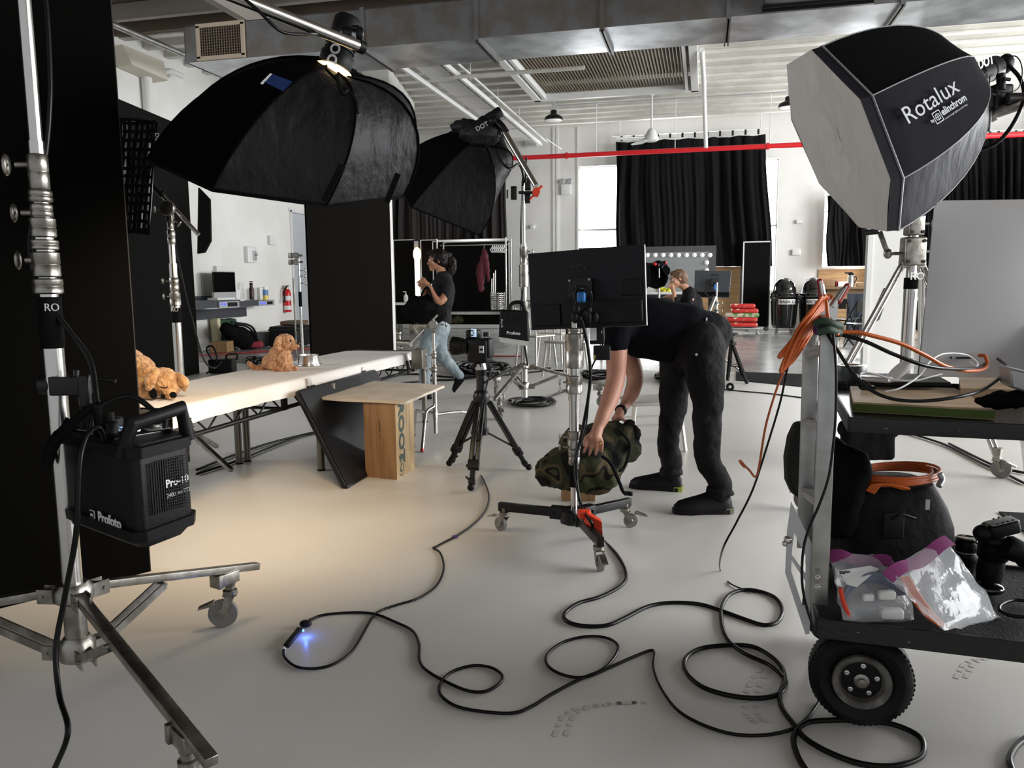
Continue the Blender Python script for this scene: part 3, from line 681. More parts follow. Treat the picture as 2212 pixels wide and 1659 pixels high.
mb.prism([k-v*.003+u*.008*math.cos(PI*i/8)+UP*(.008*math.sin(PI*i/8)-.004) for i in range(9)], v*.001); mb.build('badge_mark', [m_blackp, m_whitep], em)
# strap round the stand and pack
mb = MB(); mb.tube([at(150, 905, 2.33), at(110, 960, 2.3), at(103, 1005, 2.28), at(125, 950, 2.2), at(200, 880, 2.2), at(215, 935, 2.2)], .013, sub=5); mb.build('carry_strap', m_black, t)
mb = MB(); mb.tube([at(195, 940, 2.18), at(205, 895, 2.2), at(235, 868, 2.22), at(290, 858, 2.24), at(350, 905, 2.26), at(357, 925, 2.26)], .008, sub=6); mb.build('head_cable', m_cable, t)
# cables down the stand
def cable(name, label, pts, r, m=m_cable, group=None, sub=8, n=8):
    mb = MB(); mb.tube(pts, r, n=n, sub=sub); return tagit(mb.build(name, m), label, 'cable', group)
cable('power_cable', 'thick black cable wound down the pole of the foreground stand', [at(95, -30, 2.3), at(103, 60, 2.3), at(108, 200, 2.3), at(100, 320, 2.3), at(84, 400, 2.28), at(66, 500, 2.28), at(68, 570, 2.28), at(95, 640, 2.28), at(150, 715, 2.28), at(195, 780, 2.28), at(210, 870, 2.24)], .0075)
cable('power_cable', 'black mains cable dropping from the power pack to the floor at far left', [at(228, 960, 2.17), at(213, 925, 2.13), at(185, 945, 2.08), at(172, 1010, 2.05), at(165, 1150, 2.06), at(140, 1290, 2.12), at(121, 1400, 2.12), at(128, 1500, 2.08), at(147, 1580, 1.98), onz(115, 1668, .01)], .0075)
# ---------------------------------------------------------------- softboxes
def softbox(t, apex, centre, rim, r0, panels, mrim=None, K=9, seam=None, p=1.0, inner=None, skirt=0):
    """rim: list of points round the opening; panels: material per side; bulging ribs from apex ring to rim"""
    n = len(rim); ax = (centre-apex).normalized(); x0 = (rim[0]-centre); x0 = (x0-ax*x0.dot(ax)).normalized(); y0 = ax.cross(x0)
    if y0.dot(rim[1 if n > 4 else 1]-centre) < 0: y0 = -y0
    def rib(i, s):
        v = rim[i % n]-centre; a = 2*PI*i/n; ring = (x0*math.cos(a)+y0*math.sin(a))*r0
        th = s*PI/2; k = math.sin(th)**p; h = 1-math.cos(th)
        h = h*.85+s*.15
        return apex+(centre-apex)*h+ring*(1-k)+v*k
    for i in range(n):
        mb = MB(); g = []
        for j in range(K+1):
            s = j/K; a, b = rib(i, s), rib(i+1, s); m = (a+b)/2; row = []
            for q in range(7):
                u = q/6; pt = a*(1-u)+b*u; inn = (apex+(centre-apex)*(1-math.cos(s*PI/2)))
                sag = .05*math.sin(PI*u)*math.sin(PI*min(1, s*1.0))
                row.append(pt+(inn-pt)*sag)
            g.append(row)
        mb.sheet(g, .006, nrm=None); mb.build('side_panel', panels[i % len(panels)], t)
        if seam is not None:
            mb = MB(); mb.tube([rib(i, j/12)*1.0+(rib(i, j/12)-centre).normalized()*.003 for j in range(13)], .0045, n=6, sub=1); mb.build('seam', seam, t)
    mb = MB(); mb.tube([V(r) for r in rim], .008, n=6, sub=1, closed=True); mb.build('rim', mrim or m_blackf, t)
    if inner:
        mb = MB(); g = []
        c2 = centre+(apex-centre)*.04
        mb.add([c2]+[r+(c2-r)*.01 for r in rim], [(0, i+1, (i+1) % n+1) for i in range(n)]); mb.build('diffuser', inner, t)
    return rib
def flash_head(t, base, axis, L, r, label=None, m=m_blackp):
    axis = V(axis).normalized(); mb = MB()
    mb.lathe(base, axis, [(r*1.15, 0), (r*1.2, .015), (r*1.2, .05), (r, .06), (r, L*.62), (r*.94, L*.63), (r*.94, L*.66), (r, L*.67), (r, L*.93), (r*.8, L)], 24)
    h = mb.build('flash_head', m, t)
    mb = MB()
    for k in range(4): mb.torus(base+axis*(.07+.014*k), axis, r*1.03, .004)
    mb.build('cooling_ring', m_blackm, h); return h
# softbox 1: large black octabox on the boom
A1 = at(722, 146, 3.02); C1 = at(611, 361, 3.2)
e1 = RT*.515-UP*.072+FH*.05; e2 = -FH*.44-UP*.179+RT*.066
rim1 = [C1+e1*math.cos(a)*1.0+e2*math.sin(a)*1.0 for a in [math.radians(22.5+45*k) for k in range(8)]]
t = thing('softbox', 'largest black octagonal softbox hanging from the chrome boom over the plush dogs', 'softbox', A1)
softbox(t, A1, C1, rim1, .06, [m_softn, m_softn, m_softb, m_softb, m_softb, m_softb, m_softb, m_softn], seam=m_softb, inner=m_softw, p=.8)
hd = (at(748, 60, 3.02)-A1).normalized()
h = flash_head(t, A1-hd*.0, hd, .2, .053)
text('head_lettering', 'DOT', m_whitep, h, at(724, 141, 2.955), hd, -RT, .036, bold=.03)
mb = MB(); mb.lathe(A1-hd*.02, hd, [(.06, 0), (.07, .012), (.05, .02)], 24); mb.build('speed_ring_glow', mat('lit_gap', (255, 220, 160), .5, emit=(255, 214, 150), es=2.2), h)
mb = MB(); b = at(745, 75, 3.0); mb.ball(b, .04, (1.1, .9, .9)); mb.ball(at(728, 72, 2.98), .028); mb.rod(at(735, 60, 3), at(778, 62, 2.98), .012); mb.ball(at(778, 72, 2.96), .016, (1, .7, 1.6)); mb.build('swivel_clamp', m_blackm, h)
mb = MB(); mb.tube([at(705, 150, 2.9), at(745, 190, 2.8), at(768, 215, 2.75), at(773, 245, 2.73)], .006); mb.tube([at(728, 165, 2.85), at(740, 200, 2.78), at(752, 195, 2.78)], .01); mb.build('pull_cord', m_blackp, t)
L0 = at(566, 168, 2.68); mb = MB(); mb.add([at(566, 175, 2.66), at(584, 158, 2.68), at(632, 176, 2.66), at(612, 197, 2.64)], [(0, 1, 2, 3)]); tg = mb.build('brand_tag', mat('blue_tag', (24, 52, 104), .4), t)
mb = MB(); mb.add([at(562, 180, 2.655), at(584, 158, 2.67), at(588, 160, 2.67), at(567, 183, 2.655)], [(0, 1, 2, 3)]); mb.build('tag_edge', m_whitep, tg)
for pq in (((738, 356), (700, 434)), ((860, 375), (835, 438))):
    mb = MB(); a, b = at(*pq[0], 2.70), at(*pq[1], 2.70); mb.obox(a, b, .02, .004, up=-FH); mb.build('velcro_strap', m_blackf, t)
# boom pole of softbox 1
a, b = at(470, -22, 2.55), at(776, 100, 2.92); t = thing('boom_pole', 'thick chrome boom pole entering at the top and holding the largest softbox', 'boom', a)
dd = (b-a).normalized(); mb = MB(); mb.rod(a-dd*.9, b, .021, n=20); mb.build('tube', m_steel, t)
mb = MB(); mb.rod(b-dd*.005, b+dd*.02, .0235, n=20); mb.build('end_cap', m_rubber, t)
cable('head_cable', 'black flash cable sagging under the chrome boom', [at(520, -10, 2.55), at(560, 25, 2.55), at(608, 68, 2.6), at(660, 74, 2.7), at(700, 76, 2.85), at(735, 90, 2.95)], .0055)
# modelling light of that softbox: shines down-left on the bench and floor
ml = bpy.data.lights.new('modelling_light', 'AREA'); ml.shape = 'DISK'; ml.size = .75; ml.energy = 11; ml.color = (1, .74, .46); ml.spread = math.radians(110)
mo = bpy.data.objects.new('modelling_light', ml); COL.objects.link(mo); cc = C1-UP*.04+FH*.03; mo.location = cc; mo.rotation_euler = (at(470, 1010, 4.2)-cc).to_track_quat('-Z', 'Y').to_euler()
# softbox 2 behind it
A2 = at(1046, 300, 7.4); C2 = at(945, 415, 7.7)
e1 = RT*.50-UP*.30; e2 = -FH*.5-UP*.12+RT*.05
rim2 = [at(1082, 400, 7.6), at(1035, 508, 7.3), at(888, 447, 7.4), at(846, 365, 7.8), at(930, 325, 8.2), at(1060, 340, 8.0)]; C2 = sum(rim2, V())/6
t = thing('softbox', 'second black softbox with a bunched cloth hood behind the largest one', 'softbox', A2)
softbox(t, A2, C2, rim2, .12, [m_softn, m_softn, m_softb, m_softb, m_softb, m_softn], seam=m_softb, inner=m_softw)
mb = MB()
def crumple(q): return 1+.16*mnoise.noise(q*2.7+V((3, 1, 2)))+.1*mnoise.noise(q*6)
mb.ball(at(1038, 290, 7.3), .19, (1.05, .8, .62), n=28, m=18, fn=crumple); mb.ball(at(1005, 275, 7.35), .13, (1.1, .8, .55), n=22, m=14, fn=crumple)
mb.build('cloth_hood', m_softn, t)
hd = RT*.8+UP*.5; h = flash_head(t, at(1040, 268, 7.3), hd, .22, .05)
text('head_lettering', 'DOT', m_silver, h, at(1030, 284, 7.1), RT+UP*.5, UP-RT*.3, .04, bold=.02)
mb = MB(); mb.tube([at(1053, 268, 7.25), at(1070, 262, 7.25), at(1083, 272, 7.2), at(1094, 288, 7.2)], .035); mb.ball(at(1066, 262, 7.25), .05); mb.build('swivel_arm', m_blackm, h)
# boom of softbox 2 with its clamp, on its stand
a, b = at(1090, 286, 7.2), at(1158, 402, 7.0); t = thing('boom_pole', 'chrome boom arm of the second softbox with an orange clamp end', 'boom', b)
mb = MB(); mb.rod(a, b, .03, .026, n=16); mb.build('tube', m_steel, t)
mb = MB(); c_ = at(1158, 415, 7.72); mb.prism([c_+RT*.04*math.cos(PI*i/3)+UP*.05*math.sin(PI*i/3)-FH*.03 for i in range(6)], FH*.07); mb.rod(c_, c_+RT*.06+UP*.06, .012); mb.rod(c_, c_-RT*.06-UP*.07, .01); mb.build('counterweight_clamp', m_orangep, t)
mb = MB(); mb.box(at(1137, 398, 7.78), (.09, .08, .12), rz=YAW, bv=.01); mb.box(at(1137, 428, 7.78), (.08, .07, .1), rz=YAW, bv=.01); mb.rod(at(1120, 416, 7.72), at(1150, 416, 7.72), .014); mb.box(at(1110, 417, 7.72), (.06, .04, .13), rz=YAW, bv=.008); mb.rod(at(1096, 410, 7.72), at(1096, 428, 7.72), .008); mb.rod(at(1137, 340, 7.72), at(1135, 395, 7.72), .01); mb.build('grip_clamp', m_blackm, t)
cable('head_cable', 'black flash cable looping below the arm of the second softbox', [at(1073, 330, 7.2), at(1085, 352, 7.2), at(1102, 364, 7.2), at(1120, 355, 7.4), at(1130, 380, 7.6), at(1128, 430, 7.85), at(1126, 520, 7.85), at(1132, 600, 7.85), at(1125, 680, 7.85), at(1140, 790, 7.8)], .011)
# stand of softbox 2
c = onz(1133, 838); c.z = 0; D = dep(c)
D = 8.0; c = at(1133, 838, D); c.z = 0
t = thing('rolling_stand', 'chrome rolling stand between the camera tripod and the large monitor', 'light stand', c)
zf = lambda y: at(1133, y, D).z
roller_base(t, c, [math.radians(-95), math.radians(8), math.radians(127)], reach=.76, zu=.42, zl=.22, pr=.03, w=.035, wr=.06, legz=.2, faces=[math.radians(-60), 0, 2.0])
riser(t, c, [(.1, zf(665), .034), (zf(680), zf(530), .03), (zf(540), zf(398), .02)])
for y0, y1, r in ((650, 690, .044), (535, 570, .04), (572, 620, .047)): collar(t, (c.x, c.y, (zf(y0)+zf(y1))/2), r, zf(y0)-zf(y1), rings=2)
for y in (545, 560, 590, 650): knob(t, V((c.x, c.y, zf(y)))+RT*.03, RT, .06, r=.012)
# ---------------------------------------------------------------- grid strip softbox and its arm stand
t = thing('strip_softbox', 'narrow black strip softbox with a fabric honeycomb grid at the left', 'softbox', at(298, 500, 5.2))
D = 5.0
mb = MB(); g = [[at(x0+(x1-x0)*j/6, y, D+.02*math.sin(3*j+i)) for j in range(7)] for i, (x0, x1, y) in enumerate(((266, 338, 262), (265, 335, 310), (264, 332, 360), (264, 330, 410), (262, 327, 455), (262, 322, 500)))]
mb.m = 0; mb.sheet(g, .01)
mb.build('front_cloth', mat('grey_front_cloth', (128, 126, 120), .8), t)
mb = MB(); mb.rings([[at(x, y, D+.25) for x, y in ((240, 255), (292, 252), (290, 495), (245, 500))], [at(x, y, D+.02) for x, y in ((262, 256), (341, 264), (323, 508), (260, 500))]], smooth=False); mb.build('shell', m_softb, t)
mb = MB()
for j in range(6):
    u = (j+.2)/5.4; mb.tube([at(267+68*u-(i*1.4+u*i*1.2), 262+i*27+random.uniform(-2, 2), D-.04+random.uniform(-.01, .01)) + RT*random.uniform(-.006, .006) for i in range(10)], .011, n=5, sub=2)
for i in range(13):
    y = 264+i*19.5; mb.tube([at((266-i*.3)+(70-i*1.0)*j/5, y+random.uniform(-2.5, 2.5), D-.045) for j in range(6)], .011, n=5, sub=2)
mb.build('honeycomb_grid', m_softb, t)
mb = MB(); mb.rings([[at(x, y, D-.06) for x, y in ((258, 254), (338, 262), (336, 300), (322, 508), (256, 500))], [at(x, y, D-.05) for x, y in ((262, 258), (334, 266), (331, 300), (318, 498), (262, 492))]], cap=False, smooth=False); mb.build('grid_border', m_softb, t)
text('side_lettering', 'DOT', m_silver, t, at(335, 287, D-.065), -UP, RT, .025)
D = 5.35; c = at(388, 800, D); c.z = 0
t = thing('boom_stand', 'chrome stand with a tilted boom arm behind the bench at the left', 'light stand', c)
p0 = at(364, 455, D); zf = lambda y: at(376, y, D).z
riser(t, c, [(.12, zf(660), .03), (zf(680), zf(570), .026), (zf(590), zf(480), .02)])
for y0, y1, r in ((600, 630, .03), (632, 660, .036), (500, 530, .026), (470, 498, .022)): collar(t, (c.x, c.y, (zf(y0)+zf(y1))/2), r, zf(y0)-zf(y1), rings=2)
mb = MB(); mb.rod((c.x, c.y, zf(664)), (c.x, c.y, zf(696)), .0325); mb.build('black_tape', m_black, t)
text('tape_letters', 'RO', m_whitep, t, V((c.x, c.y, zf(672)))-FH*.034-RT*.02, RT, UP, .026)
for y in (607, 640): knob(t, V((c.x, c.y, zf(y)))-RT*.025, -RT, .05)
hp = V((c.x, c.y, zf(455))); mb = MB(); mb.lathe(hp-FH*.05, FH, [(.045, 0), (.05, .01), (.05, .03), (.045, .04)], 20); mb.box(hp-UP*.05, (.04, .04, .09), rz=YAW, bv=.005); mb.build('swivel_head', m_steeld, t); knob(t, hp-RT*.04, -RT, .06); knob(t, hp+RT*.02-UP*.07, RT*.6-UP*.5, .05)
mb = MB(); mb.rod(at(332, 402, D-.08), at(429, 507, D-.1), .014, n=12); mb.build('boom_arm', m_steel, t)
mb = MB(); mb.rod(at(328, 398, D-.08), at(352, 425, D-.08), .02, n=12); mb.rod(at(347, 418, D-.09), at(356, 410, D-.09), .008); mb.build('arm_clamp', m_blackm, t)
mb = MB(); a = math.radians(60)
for a in (20, 140, 260):
    d = V((math.cos(math.radians(a-40)), math.sin(math.radians(a-40)), 0)); mb2 = MB(); mb2.obox(c+UP*.3, c+d*.5+UP*.05, .03, .025); mb2.build('leg', m_steeld, t)
mb = MB(); mb.rod(c+UP*.05, c+UP*.35, .034); mb.build('hub', m_steeld, t)
cable('head_cable', 'black cable hanging from the boom stand to the floor behind the bench', [at(372, 500, 5.3), at(385, 560, 5.3), at(402, 640, 5.3), at(418, 700, 5.3), at(440, 775, 5.3), at(462, 795, 5.4), at(480, 780, 5.5)], .006)
# ================================================================ bench with the plush dogs
ZT = .64
Pn, Pf, Pl = onz(365, 884, ZT), onz(894, 760, ZT), onz(738, 751, ZT)
bl = (Pf-Pn); BL_ = bl.length; bl.normalize(); bs = V((-bl.y, bl.x, 0)); 
if bs.dot(Pl-Pf) < 0: bs = -bs
BW = .66
def B(l, s, z): return V((Pn.x, Pn.y, 0))+bl*l+bs*s+UP*z
bang = math.atan2(bl.y, bl.x)
t = thing('stage_bench', 'long low stage platform on black truss with round steel legs', 'bench', B(BL_/2, BW/2, 0))
mb = MB(); mb.box(B(BL_/2-.15, BW/2, ZT-.03), (BL_+.3, BW, .05), rz=bang, bv=.004); mb.box(B(BL_+.15, BW/2, ZT-.035), (.1, BW+.03, .06), rz=bang); mb.build('deck', mat('grey_deck_edge', (58, 56, 52), .6, bump=.2, scale=30), t)
mb = MB()
for s in (.02, BW-.02):
    mb.rod(B(-.3, s, ZT-.07), B(BL_+.1, s, ZT-.07), .012); mb.rod(B(-.3, s, ZT-.17), B(BL_+.1, s, ZT-.17), .014)
    n = 30
    for i in range(n):
        a, b = -.3+(BL_+.4)*i/n, -.3+(BL_+.4)*(i+1)/n; mb.rod(B(a, s, ZT-.17 if i % 2 else ZT-.07), B(b, s, ZT-.07 if i % 2 else ZT-.17), .006, n=8)
for l in (.0, BL_*.33, BL_*.66, BL_): mb.rod(B(l, .02, ZT-.17), B(l, BW-.02, ZT-.17), .01); mb.box(B(l, .01, ZT-.12), (.05, .02, .12), rz=bang)
mb.build('truss', m_blackm, t)
m_leg = mat('grey_tube', (120, 116, 108), .4, .8, bump=.1, scale=40)
for px, py in ((694, 1016), (723, 1006), (517, 1002), (535, 997), (918, 912)):
    q = onz(px, py); q.z = 0; mb = MB(); mb.rod(q, q+UP*(ZT-.06), .0245, n=20); l = mb.build('leg', m_leg, t); mb = MB(); mb.rod(q, q+UP*.012, .027, n=20); mb.build('foot_cap', m_rubber, l)
# cloth
g = []
N = 60
for i in range(N+1):
    l = -.0+(BL_-.02)*i/N; r = []
    w = .004*math.sin(l*9)+.004*math.sin(l*23+1)
    for s, z in ((BW+.01, -.11), (BW+.012, -.02), (BW-.005, .002), (BW*.75, .004), (BW*.5, .003), (BW*.25, .004), (.03, .004), (.004, .003), (-.012, -.012), (-.018+w*.6, -.05), (-.02+w*1.6, -.088+.01*math.sin(l*3)-.012*(1-i/N))):
        r.append(B(l, s, ZT+z+.0035*mnoise.noise(V((l*2.2, s*7, 1)))))
    g.append(r)
mb = MB(); mb.sheet(g, .003, nrm=None); cl = mb.build('bench_cloth', m_cloth); tagit(cl, 'long white cotton cloth spread over the bench top', 'cloth')
# spring clips holding the cloth
def clip(p, label, sc=1.0):
    t = thing('spring_clamp', label, 'clamp', p); mb = MB()
    o = -bs
    mb.prism([p+o*.012*sc+UP*.02*sc-bl*.012*sc, p+o*.028*sc-UP*.03*sc-bl*.012*sc, p+o*.022*sc-UP*.03*sc-bl*.012*sc, p+o*.002*sc+UP*.02*sc-bl*.012*sc], bl*.024*sc); mb.build('jaw', m_steel, t)
    mb = MB(); mb.rod(p+o*.03*sc-UP*.02*sc-bl*.016*sc, p+o*.03*sc-UP*.02*sc+bl*.016*sc, .006*sc); mb.prism([p+o*.03*sc-UP*.015*sc-bl*.01*sc, p+o*.06*sc-UP*.085*sc-bl*.01*sc, p+o*.052*sc-UP*.085*sc-bl*.01*sc, p+o*.02*sc-UP*.02*sc-bl*.01*sc], bl*.02*sc)
    mb.prism([p+o*.012*sc-UP*.02*sc-bl*.01*sc, p+o*.016*sc-UP*.1*sc-bl*.01*sc, p+o*.008*sc-UP*.1*sc-bl*.01*sc, p+o*.0*sc-UP*.02*sc-bl*.01*sc], bl*.02*sc); mb.build('handle', m_blackm, t)
clip(B(.1, -.02, ZT-.05), 'small chrome clip on the near end of the bench cloth', .7)
clip(B(BL_*.405, -.02, ZT-.03), 'black and chrome clamp on the cloth left of the leaning board', 1.3)
clip(B(BL_*.66, -.02, ZT-.035), 'small clip on the cloth behind the leaning board', .7)
clip(B(BL_*.93, -.02, ZT-.03), 'black clamp on the cloth near the far end of the bench', 1.4)
# ---------------------------------------------------------------- fur things
def remesh(o, vox, disp=0, dscale=.02, smooth=4, mid=.5):
    md = o.modifiers.new('r', 'REMESH'); md.mode = 'VOXEL'; md.voxel_size = vox; md.use_smooth_shade = True
    if smooth: s = o.modifiers.new('sm', 'SMOOTH'); s.factor = .5; s.iterations = smooth
    if disp:
        tx = bpy.data.textures.new('d', 'CLOUDS'); tx.noise_scale = dscale; tx.noise_depth = 3
        d = o.modifiers.new('d', 'DISPLACE'); d.texture = tx; d.strength = disp; d.mid_level = mid; d.texture_coords = 'LOCAL'
    return o
def limb(mb, pts, n=16, sub=5, sq=1.0):
    """pts: (V, r)"""
    P = catmull([V(p[0]) for p in pts], sub); k = len(pts)-1
    def rr(t):
        x = t*k; i = min(int(x), k-1); f = x-i; f = f*f*(3-2*f); return pts[i][1]*(1-f)+pts[i+1][1]*f
    mb.tube(P, rr, n=n, sub=1); mb.ball(pts[0][0], pts[0][1]*.99, n=n, m=8); mb.ball(pts[-1][0], pts[-1][1]*.99, n=n, m=8); return mb
# curly puppy sitting
D = at(610, 790, 4.9); D = onz(605, 800, ZT); k = dep(D)/FPX
def Q(px, py, dd=0): return at(px, py, dep(D)+dd)
t = thing('plush_puppy', 'small curly ginger plush puppy sitting beside the steel bowl', 'plush toy', D)
mb = MB(); z0 = ZT
body = [(Q(605, 778), 27*k), (Q(606, 765), 24*k), (Q(611, 752), 18*k)]
limb(mb, body); mb.ball(Q(592, 782), 24*k, (1.1, 1, .8)); mb.ball(Q(600, 783, .02), 22*k)
mb.ball(Q(616, 742), 21*k, (1.05, 1, 1)); limb(mb, [(Q(622, 745), 15*k), (Q(634, 747, -.02), 9*k), (Q(641, 746, -.02), 6.5*k)])
limb(mb, [(Q(617, 765, -.03), 10*k), (Q(622, 783, -.05), 8.5*k), (Q(628, 796, -.06), 7.5*k), (Q(638, 797, -.06), 6*k)])
limb(mb, [(Q(610, 768, -.06), 10*k), (Q(612, 785, -.09), 8.5*k), (Q(617, 798, -.1), 7.5*k), (Q(624, 800, -.1), 6*k)])
limb(mb, [(Q(590, 788, -.07), 13*k), (Q(598, 797, -.1), 8*k), (Q(608, 800, -.11), 6*k)])
limb(mb, [(Q(574, 792, .02), 8*k), (Q(557, 796, .0), 7*k), (Q(543, 790, -.02), 5.5*k), (Q(538, 784, -.02), 4.5*k)])
remesh(mb.build('body', m_plush2, t), .0045, .022, .011, 2)
for dd in (-.055,):
    mb = MB(); limb(mb, [(Q(603, 733, dd), 8*k), (Q(600, 745, dd-.01), 9*k), (Q(601, 754, dd-.01), 6*k)]); remesh(mb.build('ear', m_plush2, t), .006, .012, .015, 1)
mb = MB(); mb.ball(Q(645, 741, -.03), 4*k); mb.build('nose', m_blackg, t)
mb = MB(); mb.ball(Q(628, 736, -.075), 2.6*k); mb.build('eye', m_blackg, t)
# big plush dog lying with its head down
Dg = onz(330, 862, ZT); k = dep(Dg)/FPX
def Q(px, py, dd=0): return at(px, py, dep(Dg)+dd)
t = thing('plush_dog', 'large golden plush dog lying with its muzzle on the cloth', 'plush toy', Dg)
mb = MB()
limb(mb, [(Q(215, 800, .15), 55*k), (Q(262, 795, .12), 50*k), (Q(295, 802, .06), 38*k), (Q(320, 815, .02), 28*k)], n=20)
mb.ball(Q(268, 835, .05), 34*k, (1.2, 1, .75)); mb.ball(Q(308, 838, -.02), 20*k)
mb.ball(Q(352, 822, 0), 33*k, (1.0, .95, .85)); mb.ball(Q(362, 838, -.01), 26*k, (1, 1, .8))
limb(mb, [(Q(362, 842, -.03), 17*k), (Q(368, 852, -.05), 12*k)])
for dd in (-.03, .08): limb(mb, [(Q(300, 842, dd), 16*k), (Q(322, 850, dd-.02), 13*k), (Q(330, 851, dd-.03), 11*k)])
remesh(mb.build('body', m_plush, t), .006, .02, .014, 3)
for a, b, c, dd in (((337, 803), (325, 822), (322, 838), -.09), ((385, 812), (396, 826), (398, 838), .02)):
    mb = MB(); limb(mb, [(Q(*a, dd), 9*k), (Q(*b, dd-.02), 12*k), (Q(*c, dd-.01), 8*k)]); remesh(mb.build('ear', m_plush, t), .006, .014, .02, 2)
mb = MB(); mb.ball(Q(374, 853, -.12), 7.5*k, (1.1, .7, .9)); mb.build('nose', m_blackf, t)
mb = MB(); mb.ball(Q(331, 850, -.1), 10*k, (1, .5, 1.15)); mb.ball(Q(352, 856, -.1), 5*k); mb.build('paw_pad', m_blackf, t)
mb = MB(); limb(mb, [(Q(348, 836, -.105), 1.6*k), (Q(356, 838, -.11), 1.8*k), (Q(362, 836, -.105), 1.4*k)]); mb.build('closed_eye', mat('brown_thread', (70, 40, 22), .8), t)
# steel bowl
c = onz(668, 790, ZT); t = tagit(MB().lathe(c+UP*.004, (0, 0, 1), [(.001, .0), (.088, 0), (.095, .004), (.094, .008), (.084, .012), (.072, .075), (.074, .08), (.068, .08), (.06, .02), (.001, .018)], 40).build('pet_bowl', m_steel), 'stainless steel pet bowl on the white cloth beside the puppy', 'bowl')
# ---------------------------------------------------------------- leaning black board, crate and plywood board
TL = onz(643, 850, .57); TR = onz(808, 803, .57); BLc = onz(745, 1052, .012); w = TR-TL; BR = BLc+w
t = thing('leaning_board', 'black framed board leaning against the bench beside the wooden crate', 'board', (BLc+BR)/2)
nn = (TL-BLc).cross(w).normalized(); nn = nn if nn.y < 0 else -nn
mb = MB(); mb.prism([TL, TR, BR, BLc], -nn*.02); mb.build('panel', mat('dark_board', (10, 12, 16), .45, spec=.3), t)
mb = MB()
for a, b in ((TL, TR), (TR, BR), (BR, BLc), (BLc, TL)): mb.obox(a, b, .03, .03, up=nn, bv=.004)
mb.build('frame', m_blackm, t)
L, M_, R_ = onz(790, 1030), onz(858, 1037), onz(897, 1012)
u = (L-M_); u.z = 0; v = (R_-M_); v.z = 0
H = .495
t = thing('wooden_crate', 'upright wooden apple box with green stencilled letters', 'crate', M_)
mb = MB(); mb.mat(0); b = M_; Lp, Rp = b+u, b+v; Bp = b+u+v
mb.add([b, Lp, Lp+UP*H, b+UP*H], [(0, 1, 2, 3)]); mb.add([Lp, Bp, Bp+UP*H, Lp+UP*H], [(0, 1, 2, 3)]); mb.add([Bp, Rp, Rp+UP*H, Bp+UP*H], [(0, 1, 2, 3)])
mb.add([b+UP*H, Lp+UP*H, Bp+UP*H, Rp+UP*H, b, Lp, Bp, Rp], [(0, 1, 2, 3), (4, 5, 6, 7)]); mb.m = 1; mb.add([b, Rp, Rp+UP*H, b+UP*H], [(0, 1, 2, 3)])
mb.build('box', [m_crate, m_cratel], t)
vd = v.normalized(); ud = (-u).normalized(); nv = vd.cross(UP); nv = nv if nv.dot(ud) > 0 else -nv
text('stencil_letters', 'ROOT', m_green, t, M_+vd*.052+UP*(H-.0)+nv*.001, -UP, vd, .088, bold=.035, sx=1.12, depth=.001)
text('stencil_letters', '(EQ)', m_green, t, M_+vd*.062+UP*(H-.335)+nv*.001, -UP, vd, .055, bold=.005, depth=.001)
nu = -(u.normalized().cross(UP)); nu = nu if nu.dot(v) < 0 else -nu
text('small_print', 'matthews r-r-s', mat('dark_ink', (60, 40, 26), .7), t, M_+u*.52+UP*(H-.11)+nu*.001, -UP, -u, .014, depth=.0008)
mb = MB(); q = [onz(657, 857, .515), onz(875, 868, .515), onz(960, 832, .515), onz(772, 820, .515)]
g = []
for i in range(9):
    r = []
    for j in range(9):
        p = (q[0]*(1-i/8)+q[1]*i/8)*(1-j/8)+(q[3]*(1-i/8)+q[2]*i/8)*j/8; r.append(p+UP*(.002*math.sin(i*1.3)+.0015*math.sin(j*2)))
    g.append(r)
mb.sheet(g, .017, smooth=False, nrm=UP); bd = mb.build('plywood_board', mat('plaster_board', (202, 192, 178), .75, bump=.2, scale=25, col2=(190, 178, 160), cscale=5)); tagit(bd, 'pale worn plywood board laid flat on top of the wooden crate', 'board')
# ---------------------------------------------------------------- c-stand with a red tipped foot
D = 6.15
c = at(940, 890, D); c.z = 0; zf = lambda y, x=940: at(x, y, D).z
t = thing('c_stand', 'chrome c-stand with a red tipped foot right of the crate', 'light stand', c)
riser(t, c, [(.09, zf(800), .017), (zf(820), zf(760), .014), (zf(765), zf(690), .012)])
for y in (795, 765): collar(t, (c.x, c.y, zf(y)), .021, .06, rings=2); knob(t, V((c.x, c.y, zf(y)))-FH*.02-RT*.01, -RT, .05)
mb = MB(); mb.lathe((c.x, c.y, zf(905)), (0, 0, 1), [(.004, -.06), (.006, -.01), (.02, 0), (.02, .06), (.012, .07)], 14); mb.build('hub', m_steel, t)
for (pts, nm) in (([(937, 878, 6.1), (922, 888, 6.05), (918, 905, 6.0), (912, 968, 5.9)], 1), ([(942, 895, 6.2), (990, 890, 6.35), (1010, 896, 6.45), (1020, 925, 6.6)], 0), ([(938, 893, 6.2), (905, 888, 6.3), (898, 892, 6.35), (893, 912, 6.5)], 0)):
    P = [at(*p) for p in pts]; P[-1].z = .015; mb = MB(); mb.tube(P, .0125, n=12, sub=3); l = mb.build('leg', m_steel, t)
    dd = (P[-1]-P[-2]).normalized(); mb = MB(); mb.rod(P[-1]-dd*.01, P[-1]+dd*.014, .0145); mb.build('foot_tip', m_redd if nm else m_rubber, l)
hp = V((c.x, c.y, zf(700))); mb = MB(); mb.lathe(hp-FH*.03, FH, [(.03, 0), (.034, .01), (.034, .05), (.03, .06)], 18); mb.box(hp-UP*.03, (.03, .03, .07), rz=YAW); mb.build('grip_head', m_steeld, t); knob(t, hp+RT*.05, RT, .05); 
mb = MB(); mb.rod(at(887, 741, D-.1), at(945, 680, D-.04), .009); mb.build('grip_arm', m_steel, t)
